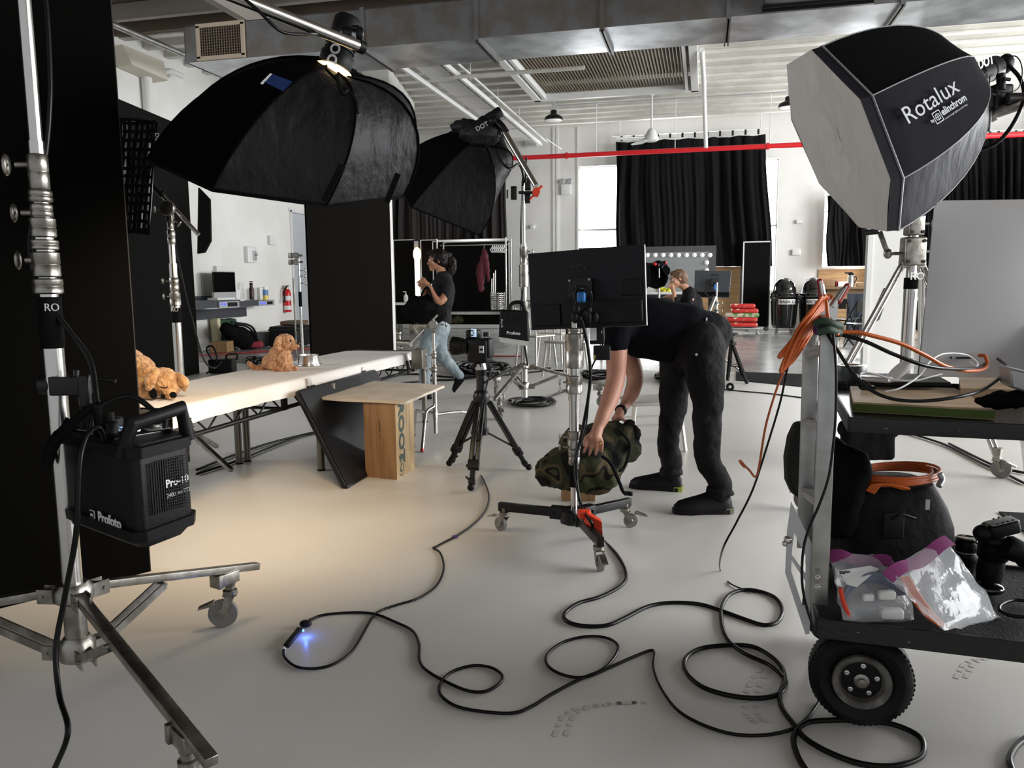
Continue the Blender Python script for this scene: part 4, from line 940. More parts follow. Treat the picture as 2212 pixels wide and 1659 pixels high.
mb = MB(); q = at(905, 706, D-.07); mb.box(q, (.13, .03, .045), rz=YAW, bv=.008); mb.rod(at(893, 703, D-.1), at(903, 722, D-.1), .012); mb.build('arm_clamp', m_steeld, t)
# heavy clamp on the bench end
p = at(872, 738, 6.9); t = thing('bench_clamp', 'chrome pipe clamp fixed at the far end of the bench', 'clamp', V((p.x, p.y, ZT)))
mb = MB(); mb.rod(at(860, 740, 6.9), at(888, 742, 6.85), .03, n=16); mb.rod(at(862, 722, 6.9), at(864, 752, 6.9), .014); mb.ball(at(861, 720, 6.9), .025); mb.ball(at(865, 752, 6.9), .02); mb.build('clamp_body', m_steeld, t)
mb = MB(); mb.rod(at(885, 742, 6.85), at(905, 724, 6.75), .012); mb.build('spigot', m_steel, t)
mb = MB(); mb.box(at(906, 775, 6.9), (.13, .1, .17), rz=bang, bv=.006); mb.build('clamp_plate', m_leg, t)
# ---------------------------------------------------------------- camera on a black tripod
D = 5.1; F_ = [onz(1017, 1062), onz(970, 1008), onz(1143, 1017)]
ap = at(1040, 862, D); c = V((ap.x, ap.y, 0))
t = thing('camera_tripod', 'black tripod standing in the centre under the camera', 'tripod', c)
mb = MB(); mb.lathe(at(1040, 872, D), (0, 0, 1), [(.03, 0), (.05, .01), (.055, .05), (.045, .08), (.03, .09)], 20); mb.rod(at(1040, 870, D), at(1040, 812, D), .034, .034); mb.rod(at(1040, 812, D), at(1040, 800, D), .03, .04); mb.build('shoulder', m_blackm, t)
mb = MB(); mb.rod(at(1044, 928, D), at(1041, 800, D), .021); mb.rod(at(1044, 940, D), at(1044, 925, D), .035); mb.rod(at(1046, 928, D+.02), at(1045, 860, D+.02), .018); mb.build('centre_column', m_blackm, t)
mb = MB(); mb.rod(at(1040, 800, D), at(1037, 786, D), .036); mb.build('column_collar', m_silver, t)
mb = MB(); mb.rod(at(1045, 828, D-.02), at(1078, 805, D-.1), .007); mb.rod(at(1070, 810, D-.09), at(1079, 804, D-.1), .011); mb.build('pan_handle', m_blackm, t)
for i, f in enumerate(F_):
    dr = (f-c).normalized(); s = dr.cross(UP); top = ap+dr*.05-UP*.02; d = (f-top); L_ = d.length; d.normalize()
    mb = MB()
    for k_ in (-1, 1): mb.obox(top+s*.019*k_, top+d*L_*.72+s*.019*k_, .028, .03, bv=.004)
    l = mb.build('leg', m_blackm, t)
    mb = MB(); mb.obox(top+d*L_*.68, top+d*(L_-.04), .03, .028, bv=.003); mb.obox(top+d*L_*.66, top+d*L_*.76, .07, .045, bv=.006); mb.rod(top+d*L_*.72, top+d*L_*.72+s*.045, .009); mb.obox(top+d*L_*.86, top+d*L_*.92, .04, .034, bv=.004); mb.rod(top+d*L_*.9, top+d*L_*.84+s*.04, .006); mb.build('lower_section', m_blackp, l)
    mb = MB(); mb.ball(f+UP*.022-d*.004, .022); mb.build('foot', m_rubber, l)
    mb = MB(); m0 = top+d*L_*.66; m1 = at(1044, 930, D); mb.obox(m0, m1, .012, .012); mb.build('spreader', m_blackm, l)
cam_c = at(1030, 757, D-.02)
t = thing('camera', 'black medium format camera with long hood lens facing left', 'camera', at(1032, 788, D))
cr = (RT*.92-FH*.39).normalized(); cu_ = cr.cross(UP); ang = math.atan2(cr.y, cr.x)
mb = MB(); mb.box(at(1037, 757, D), (.14, .12, .155), rz=ang, bv=.018); mb.box(at(1052, 752, D-.02), (.07, .09, .13), rz=ang, bv=.018); mb.box(at(1024, 722, D), (.085, .085, .06), rz=ang, bv=.014); mb.box(at(1034, 788, D), (.06, .06, .02), rz=ang); mb.build('camera_body', m_blackp, t)
lx = -cr; mb = MB(); mb.lathe(at(1014, 748, D), lx, [(.05, 0), (.052, .02), (.046, .025), (.046, .04), (.052, .045), (.052, .065), (.058, .07), (.062, .115), (.056, .115), (.05, .09), (.001, .085)], 28); mb.build('lens', m_blackp, t)
f1 = at(1023, 719, D-.062); mb = MB(); mb.box(f1, (.052, .012, .052), rz=ang-.55, bv=.004); sc_ = mb.build('status_screen', mat('lit_status_screen', (150, 170, 190), .3, emit=(150, 175, 200), es=.5, col2=None), t)
mb = MB()
for i in range(3): mb.box(f1-FH*.008-RT*.01+RT*.014*(i % 2)+UP*(.014-.014*i), (.016, .01, .008), rz=ang-.55)
mb.build('screen_icons', m_blackg, sc_)
mb = MB(); mb.rod(at(1052, 727, D-.02), at(1052, 718, D-.02), .024); mb.rod(at(1057, 792, D-.05), at(1057, 786, D-.05), .014); mb.build('dial', m_blackm, t)
mb = MB(); mb.box(at(1040, 755, D-.085), (.03, .012, .045), rz=ang); mb.build('rear_label', m_silver, t)
mb = MB(); mb.box(at(1040, 755, D-.092), (.022, .006, .012), rz=ang); mb.build('label_print', m_blackp, t)
# ---------------------------------------------------------------- floor cable from the camera with its blue lamp
def fl(*pts, z=.006): return [onz(x, y, z) for x, y in pts]
P = [at(1062, 790, 5.05), at(1052, 830, 5.0), at(1036, 900, 4.95), at(1030, 950, 4.9)]+fl((1029, 1008), (1044, 1035), (1056, 1068), (1050, 1100), (1025, 1130), (985, 1158), (958, 1172), (942, 1181), (936, 1184), (950, 1193), (958, 1215), (956, 1240), (940, 1268), (905, 1292), (860, 1306), (825, 1318), (806, 1332), (790, 1358), (775, 1385), (755, 1412), (720, 1435), (680, 1444), (640, 1440), (615, 1420), (612, 1402))
t = thing('camera_cable', 'thin black camera cable trailing to a connector with a blue light', 'cable', onz(900, 1300))
mb = MB(); mb.tube(P, .0048, n=8, sub=7); mb.build('cable', m_cable, t)
P = fl((668, 1340), (700, 1328), (760, 1323), (808, 1326), (850, 1342), (890, 1362), (905, 1390), (906, 1425), (920, 1447), (960, 1471), (1010, 1492), (1050, 1493), (1080, 1475), (1084, 1458), (1060, 1442), (1020, 1438), (975, 1452), (950, 1480), (955, 1505), (990, 1527), (1050, 1538), (1110, 1540), (1150, 1525), (1190, 1500), (1250, 1468), (1300, 1447), (1327, 1420), (1335, 1395), (1310, 1378), (1265, 1375), (1215, 1388), (1182, 1415), (1185, 1440), (1220, 1459), (1265, 1462), (1320, 1440), (1370, 1418), (1405, 1405), (1414, 1412), (1412, 1440), (1425, 1480), (1460, 1530), (1510, 1562), (1580, 1585), (1650, 1588), (1710, 1575), (1745, 1550), (1770, 1515))
mb = MB(); mb.tube(P, .0052, n=8, sub=7); mb.build('cable', m_cable, t)
q0, q1, q2 = onz(618, 1396, .014), onz(648, 1358, .014), onz(668, 1340, .014)
mb = MB(); mb.obox(q0, q1, .022, .014, bv=.004); mb.ball(q2*.6+q1*.4, .018, (1.3, 1.1, .7)); cn = mb.build('connector', m_blackp, t)
mb = MB(); mb.ball(onz(655, 1362, .018), .004); mb.build('blue_lamp', mat('blue_led', (40, 90, 255), .4, emit=(40, 80, 255), es=12), cn)
bl_l = bpy.data.lights.new('blue_lamp_light', 'POINT'); bl_l.energy = .06; bl_l.color = (.08, .2, 1); bl_l.shadow_soft_size = .004; bo = bpy.data.objects.new('blue_lamp_light', bl_l); COL.objects.link(bo); bo.location = onz(660, 1366, .02)
mb = MB(); mb.ball(onz(983, 1159, .009), .013, (1.2, .8, .6), n=8, m=5); mb.build('cable_tie', mat('violet_tape', (70, 50, 110), .6), t)
mb = MB(); mb.rod(onz(612, 1404, .006), onz(614, 1398, .008), .0065); mb.build('white_sleeve', m_whitep, t)
# ---------------------------------------------------------------- monitor stand
D = 3.85; c = at(1240, 1130, D); c.z = 0
t = thing('monitor_stand', 'chrome monitor stand on a black three legged rolling base', 'monitor stand', c)
zf = lambda y: at(1242, y, D).z
zz = .13
mb = MB(); mb.lathe(c+UP*(zz-.05), (0, 0, 1), [(.045, 0), (.07, .01), (.07, .07), (.05, .08)], 10); mb.build('hub', m_blackm, t)
for (ex, ey, ed, cx, cy, fa) in ((1078, 1094, 3.99, 1098, 1146, 2.6), (1360, 1083, 4.05, 1368, 1138, .2), (1298, 1172, 3.42, 1290, 1242, -1.2)):
    e = at(ex, ey, ed); e.z = zz; d = (e-(c+UP*zz)).normalized(); s = d.cross(UP)
    mb = MB(); mb.obox(c+UP*zz+d*.06, e, .032, .042, bv=.003); l = mb.build('leg', m_blackm, t)
    mb = MB(); mb.obox(c+UP*zz+d*.05, c+UP*zz+d*.12, .05, .06, bv=.004); mb.rod(c+UP*zz+d*.1-s*.035, c+UP*zz+d*.1+s*.035, .008); mb.build('hinge', m_blackm, l)
    wq = onz(cx, cy); caster(l, V((e.x, e.y, zz-.01))-d*.03, .036, fa)
riser(t, c, [(.1, zf(985), .017), (zf(1000), zf(850), .0235), (zf(860), zf(705), .0285), (zf(720), zf(692), .014)])
mb = MB(); mb.rod(V((c.x, c.y, zf(1048))), V((c.x, c.y, zf(985))), .0245); mb.build('black_tape', m_black, t)
text('tape_letters', 'RO', m_whitep, t, V((c.x, c.y, zf(990)))-FH*.0255-RT*.0, -UP, RT, .02)
for y0, y1, r in ((716, 790, .044), (705, 722, .033), (805, 845, .04), (925, 965, .032), (965, 1000, .028)): collar(t, (c.x, c.y, (zf(y0)+zf(y1))/2), r, zf(y0)-zf(y1), rings=2)
for y in (820, 838, 938, 960): knob(t, V((c.x, c.y, zf(y)))-RT*.03-FH*.01, -RT, .04)
mb = MB(); mb.prism([at(1270, 1110, 3.6), at(1300, 1128, 3.56), at(1302, 1160, 3.54), at(1290, 1158, 3.55), at(1262, 1128, 3.62)], FH*.05); mb.box(at(1262, 1110, 3.66), (.06, .05, .04), rz=.3, bv=.01); tagit(mb.build('orange_weight', m_orangep), 'bright orange clip resting on the front leg of the monitor stand', 'clip')
# the monitor
c4 = [at(1140, 548, 3.93), at(1391, 527, 3.66), at(1396, 703, 3.66), at(1148, 713, 3.93)]
t = thing('monitor', 'large black flat monitor seen from behind in the centre', 'monitor', (c4[2]+c4[3])/2)
nr = (c4[1]-c4[0]).cross(c4[3]-c4[0]).normalized(); nr = nr if nr.y < 0 else -nr
ur = (c4[1]-c4[0]).normalized(); dn = (c4[3]-c4[0]).normalized()
def Mo(u, v, n=0): return (c4[0]*(1-u)+c4[1]*u)*(1-v)+(c4[3]*(1-u)+c4[2]*u)*v+nr*n
mb = MB(); mb.prism(c4, -nr*.012); mb.build('back_panel', mat('matt_dark_plastic', (26, 27, 31), .55, bump=.05, scale=150), t, bevel=.002)
mb = MB(); mb.prism([p-nr*.012 for p in c4], -nr*.01); mb.build('bezel', m_silver, t, bevel=.001)
mb = MB(); mb.prism([Mo(.3, .66, 0), Mo(.98, .68, 0), Mo(.98, .95, 0), Mo(.3, .95, 0)], nr*.02); mb.prism([Mo(.02, .68, 0), Mo(.28, .68, 0), Mo(.28, .95, 0), Mo(.02, .95, 0)], nr*.014); mb.prism([Mo(.8, .42), Mo(.97, .42), Mo(.97, .62), Mo(.8, .62)], nr*.006); mb.build('rear_cover', m_blackp, t, bevel=.004)
mb = MB(); mb.prism([Mo(.36, .38), Mo(.57, .38), Mo(.57, .62), Mo(.36, .62)], nr*.022); mb.rod(Mo(.46, .5, .02), V((c.x, c.y, zf(640))), .012); mb.build('mount_plate', m_blackm, t)
for u in (.38, .55): mb = MB(); mb.prism([Mo(u-.012, .385, .023), Mo(u+.012, .385, .023), Mo(u, .42, .023)], nr*.002); mb.build('bracket_tab', m_silver, t)
mb = MB(); mb.prism([Mo(.43, .475, .0225), Mo(.51, .475, .0225), Mo(.51, .505, .0225), Mo(.43, .505, .0225)], nr*.001); mb.build('white_sticker', m_whitep, t)
text('maker_lettering', 'BenQ', mat('dark_lettering', (44, 45, 50), .3), t, Mo(.38, .235, .001), ur, -dn, .026, bold=.01)
mb = MB(); mb.box(at(1256, 642, 3.7), (.04, .03, .05), rz=-.2, bv=.01); mb.build('blue_connector', m_blue, t)
for (a, b, r) in (((1245, 640), (1250, 760), .008), ((1262, 640), (1256, 760), .006)):
    pass
mb = MB(); mb.tube([at(1243, 660, 3.66), at(1238, 640, 3.64), at(1245, 622, 3.64), at(1262, 620, 3.64), at(1276, 632, 3.64), at(1276, 660, 3.66), at(1262, 690, 3.68)], .006); mb.build('looped_lead', m_cable, t)
mb = MB()
for i in range(9):
    mb.ball(at(1246+random.uniform(-6, 42), 672+random.uniform(-12, 22), 3.67), .018, (1, .8, 1.5), n=8, m=6)
mb.build('cable_bundle', m_blackp, t)
t = thing('adapter_stack', 'dark adapters with pale stickers hanging under the monitor', 'adapter', at(1290, 745, 3.78))
for p_, s_ in ((at(1290, 712, 3.78), (.07, .03, .14)), (at(1300, 762, 3.8), (.08, .03, .07)), (at(1229, 738, 3.9), (.03, .04, .15))): mb = MB(); mb.box(p_, s_, rz=YAW, bv=.006); mb.build('adapter', m_blackp, t)
for x, y, w_, h_ in ((1279, 685, .02, .018), (1274, 691, .016, .016), (1299, 680, .018, .028), (1301, 717, .01, .012), (1285, 774, .008, .03)): mb = MB(); mb.box(at(x, y, 3.755), (w_, .004, h_), rz=YAW); mb.build('sticker', m_pale if y < 760 else mat('yellow_plug', (170, 160, 70), .5), t)
mb = MB(); mb.box(at(1278, 722, 3.74), (.05, .004, .06), rz=YAW+.3, R=None); mb.build('plastic_pouch', m_glass, t)
cable('monitor_cable', 'thick black cable from the monitor down its chrome stand', [at(1256, 690, 3.66), at(1268, 740, 3.7), at(1275, 800, 3.72), at(1272, 850, 3.74), at(1258, 930, 3.76), at(1245, 990, 3.76), at(1247, 1050, 3.76), at(1258, 1100, 3.72), at(1278, 1130, 3.55)]+fl((1296, 1160), (1330, 1195), (1352, 1235), (1345, 1262), (1300, 1288), (1250, 1303), (1220, 1325), (1225, 1342), (1260, 1352), (1310, 1351), (1350, 1335), (1400, 1310), (1450, 1302), (1510, 1305), (1560, 1320), (1610, 1338), (1650, 1350), (1680, 1343), (1690, 1315), (1670, 1288), (1620, 1274), (1580, 1282), (1560, 1310), (1560, 1350), (1575, 1385), (1610, 1412), (1660, 1435), (1690, 1460), (1697, 1480), (1680, 1500), (1640, 1508), (1580, 1503), (1520, 1485), (1485, 1455), (1480, 1425), (1510, 1402), (1570, 1394), (1630, 1398), (1680, 1430), (1695, 1465), (1685, 1500), (1690, 1530), (1715, 1565), (1740, 1595), (1790, 1625), (1860, 1650), (1930, 1655), (1980, 1640), (1996, 1620), (1985, 1590), (1930, 1565), (1860, 1556), (1790, 1556), (1740, 1562), (1715, 1590), (1722, 1630), (1745, 1670)), .0078, n=10)
cable('monitor_cable', 'thin grey lead hanging beside the monitor stand', [at(1302, 705, 3.7), at(1303, 740, 3.7), at(1290, 770, 3.72), at(1277, 800, 3.74), at(1272, 860, 3.74), at(1264, 930, 3.74), at(1240, 1000, 3.7), at(1246, 1060, 3.7)], .004, m_cable)
cable('floor_cable', 'black cable loop just inside the lower right corner of the frame', fl((2222, 1590), (2195, 1612), (2182, 1640), (2190, 1672)), .0085)
# ---------------------------------------------------------------- camouflage bag on a little wooden block
D = 4.25
t = thing('camo_sandbag', 'folded camouflage cloth bundle pressed down by the bending person', 'sandbag', at(1255, 1050, D))
def Q(px, py, dd=0): return at(px, py, D+dd)
k = D/FPX
mb = MB()
limb(mb, [(Q(1190, 1018, -.02), 36*k), (Q(1225, 1005, -.02), 44*k), (Q(1275, 1008, -.03), 44*k), (Q(1312, 1030, -.05), 30*k)], n=22)
limb(mb, [(Q(1240, 955, .1), 34*k), (Q(1290, 950, .12), 38*k), (Q(1340, 955, .12), 42*k), (Q(1352, 970, .1), 32*k)], n=22)
limb(mb, [(Q(1180, 1036, -.02), 16*k), (Q(1250, 1048, -.04), 18*k), (Q(1305, 1055, -.06), 16*k)])
mb.ball(Q(1270, 975, .05), 48*k, (1.3, 1, .75)); mb.ball(Q(1320, 1000, .03), 34*k)
remesh(mb.build('bag', m_camo, t), .014, .05, .07, 4)
mb = MB(); mb.ball(Q(1374, 940, .1), 12*k, (1, 1, 1.6)); mb.ball(Q(1372, 970, .1), 11*k, (1.2, 1, 1.6)); mb.ball(Q(1360, 920, .12), 14*k); remesh(mb.build('tied_end', m_camo, t), .008, .03, .03, 2)
mb = MB(); mb.tube([Q(1300, 985, -.2), Q(1318, 1000, -.2), Q(1335, 1035, -.18), Q(1345, 1060, -.15), Q(1352, 1068, -.14)], .009); mb.tube([Q(1335, 925, -.08), Q(1360, 960, -.06), Q(1350, 1005, -.08), Q(1338, 1018, -.1)], .007); mb.build('strap', m_black, t)
mb = MB(); mb.box(Q(1358, 1066, -.12), (.045, .02, .022), rz=YAW-.5, bv=.006); mb.build('buckle', m_blackp, t)
a = onz(1250, 1082); mb = MB(); mb.box(a+UP*.055+FH*.05, (.19, .12, .11), rz=YAW, bv=.003); tagit(mb.build('wooden_block', m_crate), 'small wooden block under the camouflage bundle', 'block')
# ================================================================ people
def face_dir(c, f, up, k=1.0, mb=None):
    """adds a head with nose, brow, chin, ears to mb; c centre, f facing, k head height/0.23"""
    f = V(f).normalized(); up = V(up); up = (up-f*up.dot(f)).normalized(); s = f.cross(up); R = M4((s, f, up)).transposed(); c = V(c)
    def P(x, y, z): return c+(s*x+f*y+up*z)*k
    mb.ball(P(0, -.012, .028), .082*k, (.92, 1.14, 1.0), R=R, n=24, m=16); mb.ball(P(0, .018, -.03), .062*k, (.92, 1.05, 1.25), R=R, n=20, m=12)
    limb(mb, [(P(0, .082, .012), .009*k), (P(0, .096, -.012), .011*k), (P(0, .104, -.026), .0135*k)], n=10)
    for x in (-1, 1):
        mb.ball(P(.034*x, .078, .03), .017*k, (1.4, .8, .6), R=R, n=10, m=6); mb.ball(P(.036*x, .058, -.018), .03*k, R=R, n=12, m=8)
        mb.ball(P(.077*x, -.012, -.002), .02*k, (.45, 1, 1.6), R=R, n=10, m=8); mb.ball(P(.014*x, .1, -.032), .008*k, n=8, m=6)
    mb.ball(P(0, .083, -.058), .018*k, (1.5, .8, .5), R=R, n=12, m=8); mb.ball(P(0, .07, -.088), .024*k, (1.2, 1, .9), R=R, n=12, m=8)
    return P, R
def head_bits(t, P, R, k, lips=(150, 90, 80)):
    for x in (-1, 1):
        mb = MB(); mb.ball(P(.031*x, .079, .012), .0125*k, n=12, m=8, R=R); e = mb.build('eye', m_whitep, t); mb = MB(); mb.ball(P(.031*x, .0885, .012), .006*k, (1, .6, 1), R=R, n=10, m=6); mb.build('iris', m_blackg, e)
        mb = MB(); limb(mb, [(P(.018*x, .094, .03), .0035*k), (P(.034*x, .093, .035), .004*k), (P(.05*x, .08, .03), .003*k)], n=6, sub=2); mb.build('eyebrow', m_hair, t)
    mb = MB(); mb.ball(P(0, .098, -.057), .012*k, (1.8, .5, .5), R=R, n=12, m=6); mb.build('lips', mat('lip', lips, .5), t)
def hand(mb, w, palm, fdir, spread, r=.0085, L=.08, thumb=None, curl=None, n=4):
    """w wrist, palm centre; fdir finger direction; spread sideways axis; curl bend direction"""
    w, palm = V(w), V(palm); fdir = V(fdir).normalized(); spread = V(spread).normalized(); curl = V(curl).normalized() if curl is not None else V((0, 0, -1))
    limb(mb, [(w, r*3.0), ((w+palm)/2, r*3.1), (palm, r*3.0)], n=12, sub=3)
    for i in range(4):
        o = (i-1.5); b = palm+spread*o*r*2.3+fdir*r*1.2; l = L*(.86, 1.0, .95, .74)[i]
        f = (fdir+spread*o*.10).normalized()
        limb(mb, [(palm+spread*o*r*1.4, r*1.35), (b+f*l*.2, r*1.1), (b+f*l*.5+curl*l*.05, r*1.0), (b+f*l*.78+curl*l*.16, r*.92), (b+f*l*.98+curl*l*.32, r*.8)], n=8, sub=3)
    th = V(thumb) if thumb is not None else spread
    limb(mb, [(w*.45+palm*.55, r*1.7), (palm*.8+w*.2+th*r*4, r*1.35), (palm+th*r*5.2+fdir*L*.12, r*1.15), (palm+th*r*5.4+fdir*L*.4, r*.95)], n=8, sub=3)
def shoe(t, heel, toe, h=.1, w=.045, m=m_blackp, sole=m_rubber, accent=None, name='shoe', up=UP):
    heel, toe = V(heel), V(toe); d = (toe-heel); L = d.length; d.normalize(); up = V(up); up = (up-d*up.dot(d)).normalized(); s = d.cross(up)
    rs = []
    for u, ww, hh in ((0, .62, .62), (.04, .78, .8), (.15, .86, .98), (.3, .84, 1.0), (.45, .86, .9), (.6, .97, .76), (.78, 1.0, .62), (.92, .8, .5), (1.0, .4, .3)):
        rs.append([heel+d*L*u+s*w*ww*math.cos(a)+up*(h*.1+max(0, math.sin(a))*h*hh*.9+min(0, math.sin(a))*h*.02) for a in [2*PI*i/16 for i in range(16)]])
    mb = MB(); mb.rings(rs); o = mb.build(name, m, t)
    so = [[heel+d*L*u+s*w*ww*1.07*c_+up*z for c_, z in ((-1, 0), (1, 0), (1, h*.2), (-1, h*.2))] for u, ww in ((-.02, .6), (.08, .86), (.3, .84), (.5, .86), (.75, 1.0), (.93, .82), (1.02, .42))]
    mb = MB(); mb.rings(so, smooth=False); mb.build('sole', sole, o)
    if accent:
        mb = MB(); mb.rings([[heel+d*L*u+s*w*ww*1.1*c_+up*z for c_, z in ((-1, h*.02), (1, h*.02), (1, h*.24), (-1, h*.26))] for u, ww in ((-.03, .5), (.0, .72), (.13, .84))], smooth=False); mb.build('heel_accent', accent, o)
    mb = MB()
    for u in (.34, .42, .5, .58): mb.tube([heel+d*L*u-s*w*.5+up*h*(1.02-u*.75), heel+d*L*u+up*h*(1.12-u*.72), heel+d*L*(u+.03)+s*w*.5+up*h*(1.0-u*.75)], .003, n=6)
    mb.build('laces', m_black, o)
    mb = MB(); mb.torus(heel+d*L*.16+up*h*.98, up, w*.8, .006); mb.build('collar_edge', m_black, o)
    return o
# ---------------------------------------------------------------- the person bending over the bag
D = 4.45; k = D/FPX
f1h, f1t = onz(1472, 1060), onz(1362, 1052); f2h, f2t = onz(1578, 1106), onz(1456, 1108)
hip = at(1503, 716, D); t = thing('person', 'person in black t-shirt and dark jeans bending down over the camouflage bundle', 'person', V((hip.x, hip.y, 0)))
def Q(px, py, dd=0): return at(px, py, D+dd)
kL = Q(1456, 880, .12); kR = Q(1528, 890, -.16)
aL = f1h+(f1t-f1h)*.2+UP*.1; aR = f2h+(f2t-f2h)*.2+UP*.1
hL, hR = Q(1470, 742, .1), Q(1512, 745, -.1)
neck = Q(1318, 672, 0); sh1, sh2 = Q(1336, 700, -.17), Q(1352, 712, .17)
mb = MB()
limb(mb, [(hip, .09), (Q(1450, 715), .1), (Q(1390, 708), .1), (Q(1345, 695), .1), (neck, .055)], n=20)
for sh in (sh1, sh2): limb(mb, [(Q(1350, 697), .075), (sh, .055)])
wr1, wr2 = Q(1291, 926, -.34), Q(1340, 888, .02)
limb(mb, [(sh1, .06), (Q(1332, 760, -.2), .058), (Q(1330, 815, -.2), .052), (Q(1320, 855, -.25), .049), (Q(1303, 898, -.31), .038), (wr1, .03)], n=16)
limb(mb, [(sh2, .06), (Q(1362, 775, .16), .055), (Q(1372, 812, .15), .05), (Q(1366, 845, .13), .046), (Q(1350, 875, .1), .03), (wr2, .026)], n=16)
hand(mb, wr1, Q(1286, 944, -.37), (-RT*.12-UP*.9-FH*.1), RT*.95-FH*.2, r=.0102, L=.092, thumb=-RT*.95-UP*.1, curl=FH)
hand(mb, wr2, Q(1336, 900, -.03), (RT*.75-UP*.45), FH*.8-UP*.2+RT*.2, r=.009, L=.08, thumb=-RT*.8-UP*.3, curl=-UP)
for h_, kk, a_ in ((hL, kL, aL), (hR, kR, aR)): limb(mb, [(h_, .06), ((h_+kk)/2, .05), (kk, .035), (kk*.5+a_*.5, .03), (a_, .026)])
hc = Q(1262, 662, .02); P_, R_h = face_dir(hc, (-RT*.35-UP*.94), (-RT*.94+UP*.35), 1.0, mb); limb(mb, [(neck, .058), (hc+RT*.06, .055)])
remesh(mb.build('body', m_skinm, t), .0065, 0, 0, 3)
head_bits(t, P_, R_h, 1)
mb = MB(); mb.ball(hc+RT*.0-RT*.03+UP*.02, .1, (1, .88, 1)); remesh(mb.build('hair', m_hairb, t), .008, .02, .02, 2)
mb = MB()
limb(mb, [(Q(1506, 724), .15), (Q(1480, 718), .165), (Q(1440, 712), .165), (Q(1390, 702), .165), (Q(1345, 700), .15), (Q(1318, 680), .09)], n=22)
limb(mb, [(Q(1482, 737), .12), (Q(1440, 735), .125), (Q(1380, 730), .11)])
limb(mb, [(Q(1345, 700, -.1), .1), (sh1, .082), (Q(1332, 735, -.19), .074), (Q(1331, 748, -.195), .068)]); limb(mb, [(Q(1350, 705, .1), .1), (sh2, .08), (Q(1360, 745, .17), .07)])
sh = remesh(mb.build('t_shirt', m_teeb, t), .011, .02, .16, 6)
mb = MB()
limb(mb, [(Q(1532, 722), .13), (Q(1518, 738), .15), (Q(1500, 752), .15)], n=20); limb(mb, [(hL, .13), (Q(1500, 750), .14), (hR, .135)], n=20)
limb(mb, [(hL, .125), (Q(1462, 805, .12), .1), (Q(1455, 860, .12), .083), (kL, .078), (Q(1450, 905, .12), .072), (Q(1444, 960, .13), .066), (aL+UP*.06, .062), (aL+UP*.005, .056)], n=18)
limb(mb, [(Q(1515, 755, -.06), .135), (Q(1522, 815, -.13), .108), (Q(1530, 870, -.16), .088), (kR, .083), (Q(1528, 920, -.16), .076), (Q(1530, 990, -.15), .07), (aR+UP*.06, .066), (aR+UP*.0, .06)], n=18)
remesh(mb.build('jeans', m_jeanb, t), .011, .028, .11, 6)
for a_, r_ in ((aL, .062), (aR, .067)):
    mb = MB()
    for q in range(3): mb.torus(a_+UP*(.0+.016*q)+RT*random.uniform(-.004, .004), (.1*(q-1), .1, 1), r_-.004*q, .011)
    remesh(mb.build('turned_hem', m_jeanb, t), .008, .01, .03, 2)
mb = MB(); mb.torus(Q(1526, 690, -.13), RT*.8-UP*.1-FH*.3, .008, .004); mb.ball(Q(1504, 766, -.22), .008, (1, .5, 1)); mb.build('rivet', m_silver, t)
shoe(t, f1h, f1t, .115, .05, m_blackp, m_rubber, m_lime); shoe(t, f2h, f2t, .125, .054, m_blackp, m_rubber, mat('olive_rubber', (72, 76, 40), .5))
mb = MB(); ax = (Q(1350, 875, .1)-wr2).normalized(); mb.lathe(wr2+ax*.0, ax, [(.031, -.0), (.034, .004), (.034, .02), (.031, .024)], 20); mb.box(wr2+ax*.012-FH*.03, (.034, .012, .03), rz=YAW, bv=.004); mb.build('wristwatch', m_blackp, t)
mb = MB(); mb.torus(Q(1294, 958, -.395), (.2, .1, -1), .0115, .0022); mb.build('ring', mat('gold_ring', (220, 180, 110), .2, 1), t)
# ---------------------------------------------------------------- the walking person
D = 8.75; k = D/FPX
def Q(px, py, dd=0): return at(px, py, D+dd)
g0 = V((Q(945, 700).x, Q(945, 700).y, 0)); t = thing('person', 'person with dark ponytail and charcoal t-shirt walking left hugging a black bag', 'person', g0)
mb = MB(); fc = -RT*.97-FH*.2-UP*.08
hc = Q(944, 563); P_, R_h = face_dir(hc, fc, UP, 1.02, mb)
limb(mb, [(hc-UP*.05+RT*.02, .05), (Q(956, 592), .05), (Q(957, 604), .075)]); limb(mb, [(Q(957, 610), .08), (Q(955, 640), .09), (Q(950, 675), .09), (Q(946, 700), .1)], n=20)
s1, s2 = Q(966, 614, -.13), Q(946, 612, .13)
w1, w2 = Q(928, 617, -.22), Q(920, 612, -.05)
limb(mb, [(s1, .05), (Q(963, 635, -.19), .045), (Q(950, 652, -.22), .042), (Q(936, 638, -.23), .036), (w1, .026)])
limb(mb, [(s2, .05), (Q(925, 630, .1), .04), (Q(918, 645, .05), .038), (Q(918, 628, .0), .034), (w2, .026)])
hand(mb, w1, w1+(-RT*.05+UP*.035), -RT*.7+UP*.5, UP*.7+RT*.4, r=.0085, L=.07, thumb=UP*.8-FH*.3, curl=-UP)
hand(mb, w2, w2+(-RT*.04+UP*.02), -RT*.6-UP*.7, UP*.6-RT*.6, r=.0085, L=.07, thumb=UP, curl=FH)
remesh(mb.build('body', m_skind, t), .008, 0, 0, 3); head_bits(t, P_, R_h, 1.0, (160, 80, 75))
mb = MB(); mb.ball(hc+RT*.02+UP*.035, .1, (1.12, .92, .98)); mb.ball(hc+RT*.055-UP*.0, .08, (1, .95, 1.1)); mb.ball(hc-RT*.05+UP*.085, .045, (1.2, 1.3, .6)); mb.ball(Q(967, 553), .045)
limb(mb, [(Q(966, 555), .035), (Q(976, 565), .045), (Q(977, 582), .045), (Q(970, 597), .028)]); remesh(mb.build('hair', m_hair, t), .009, .03, .03, 2)
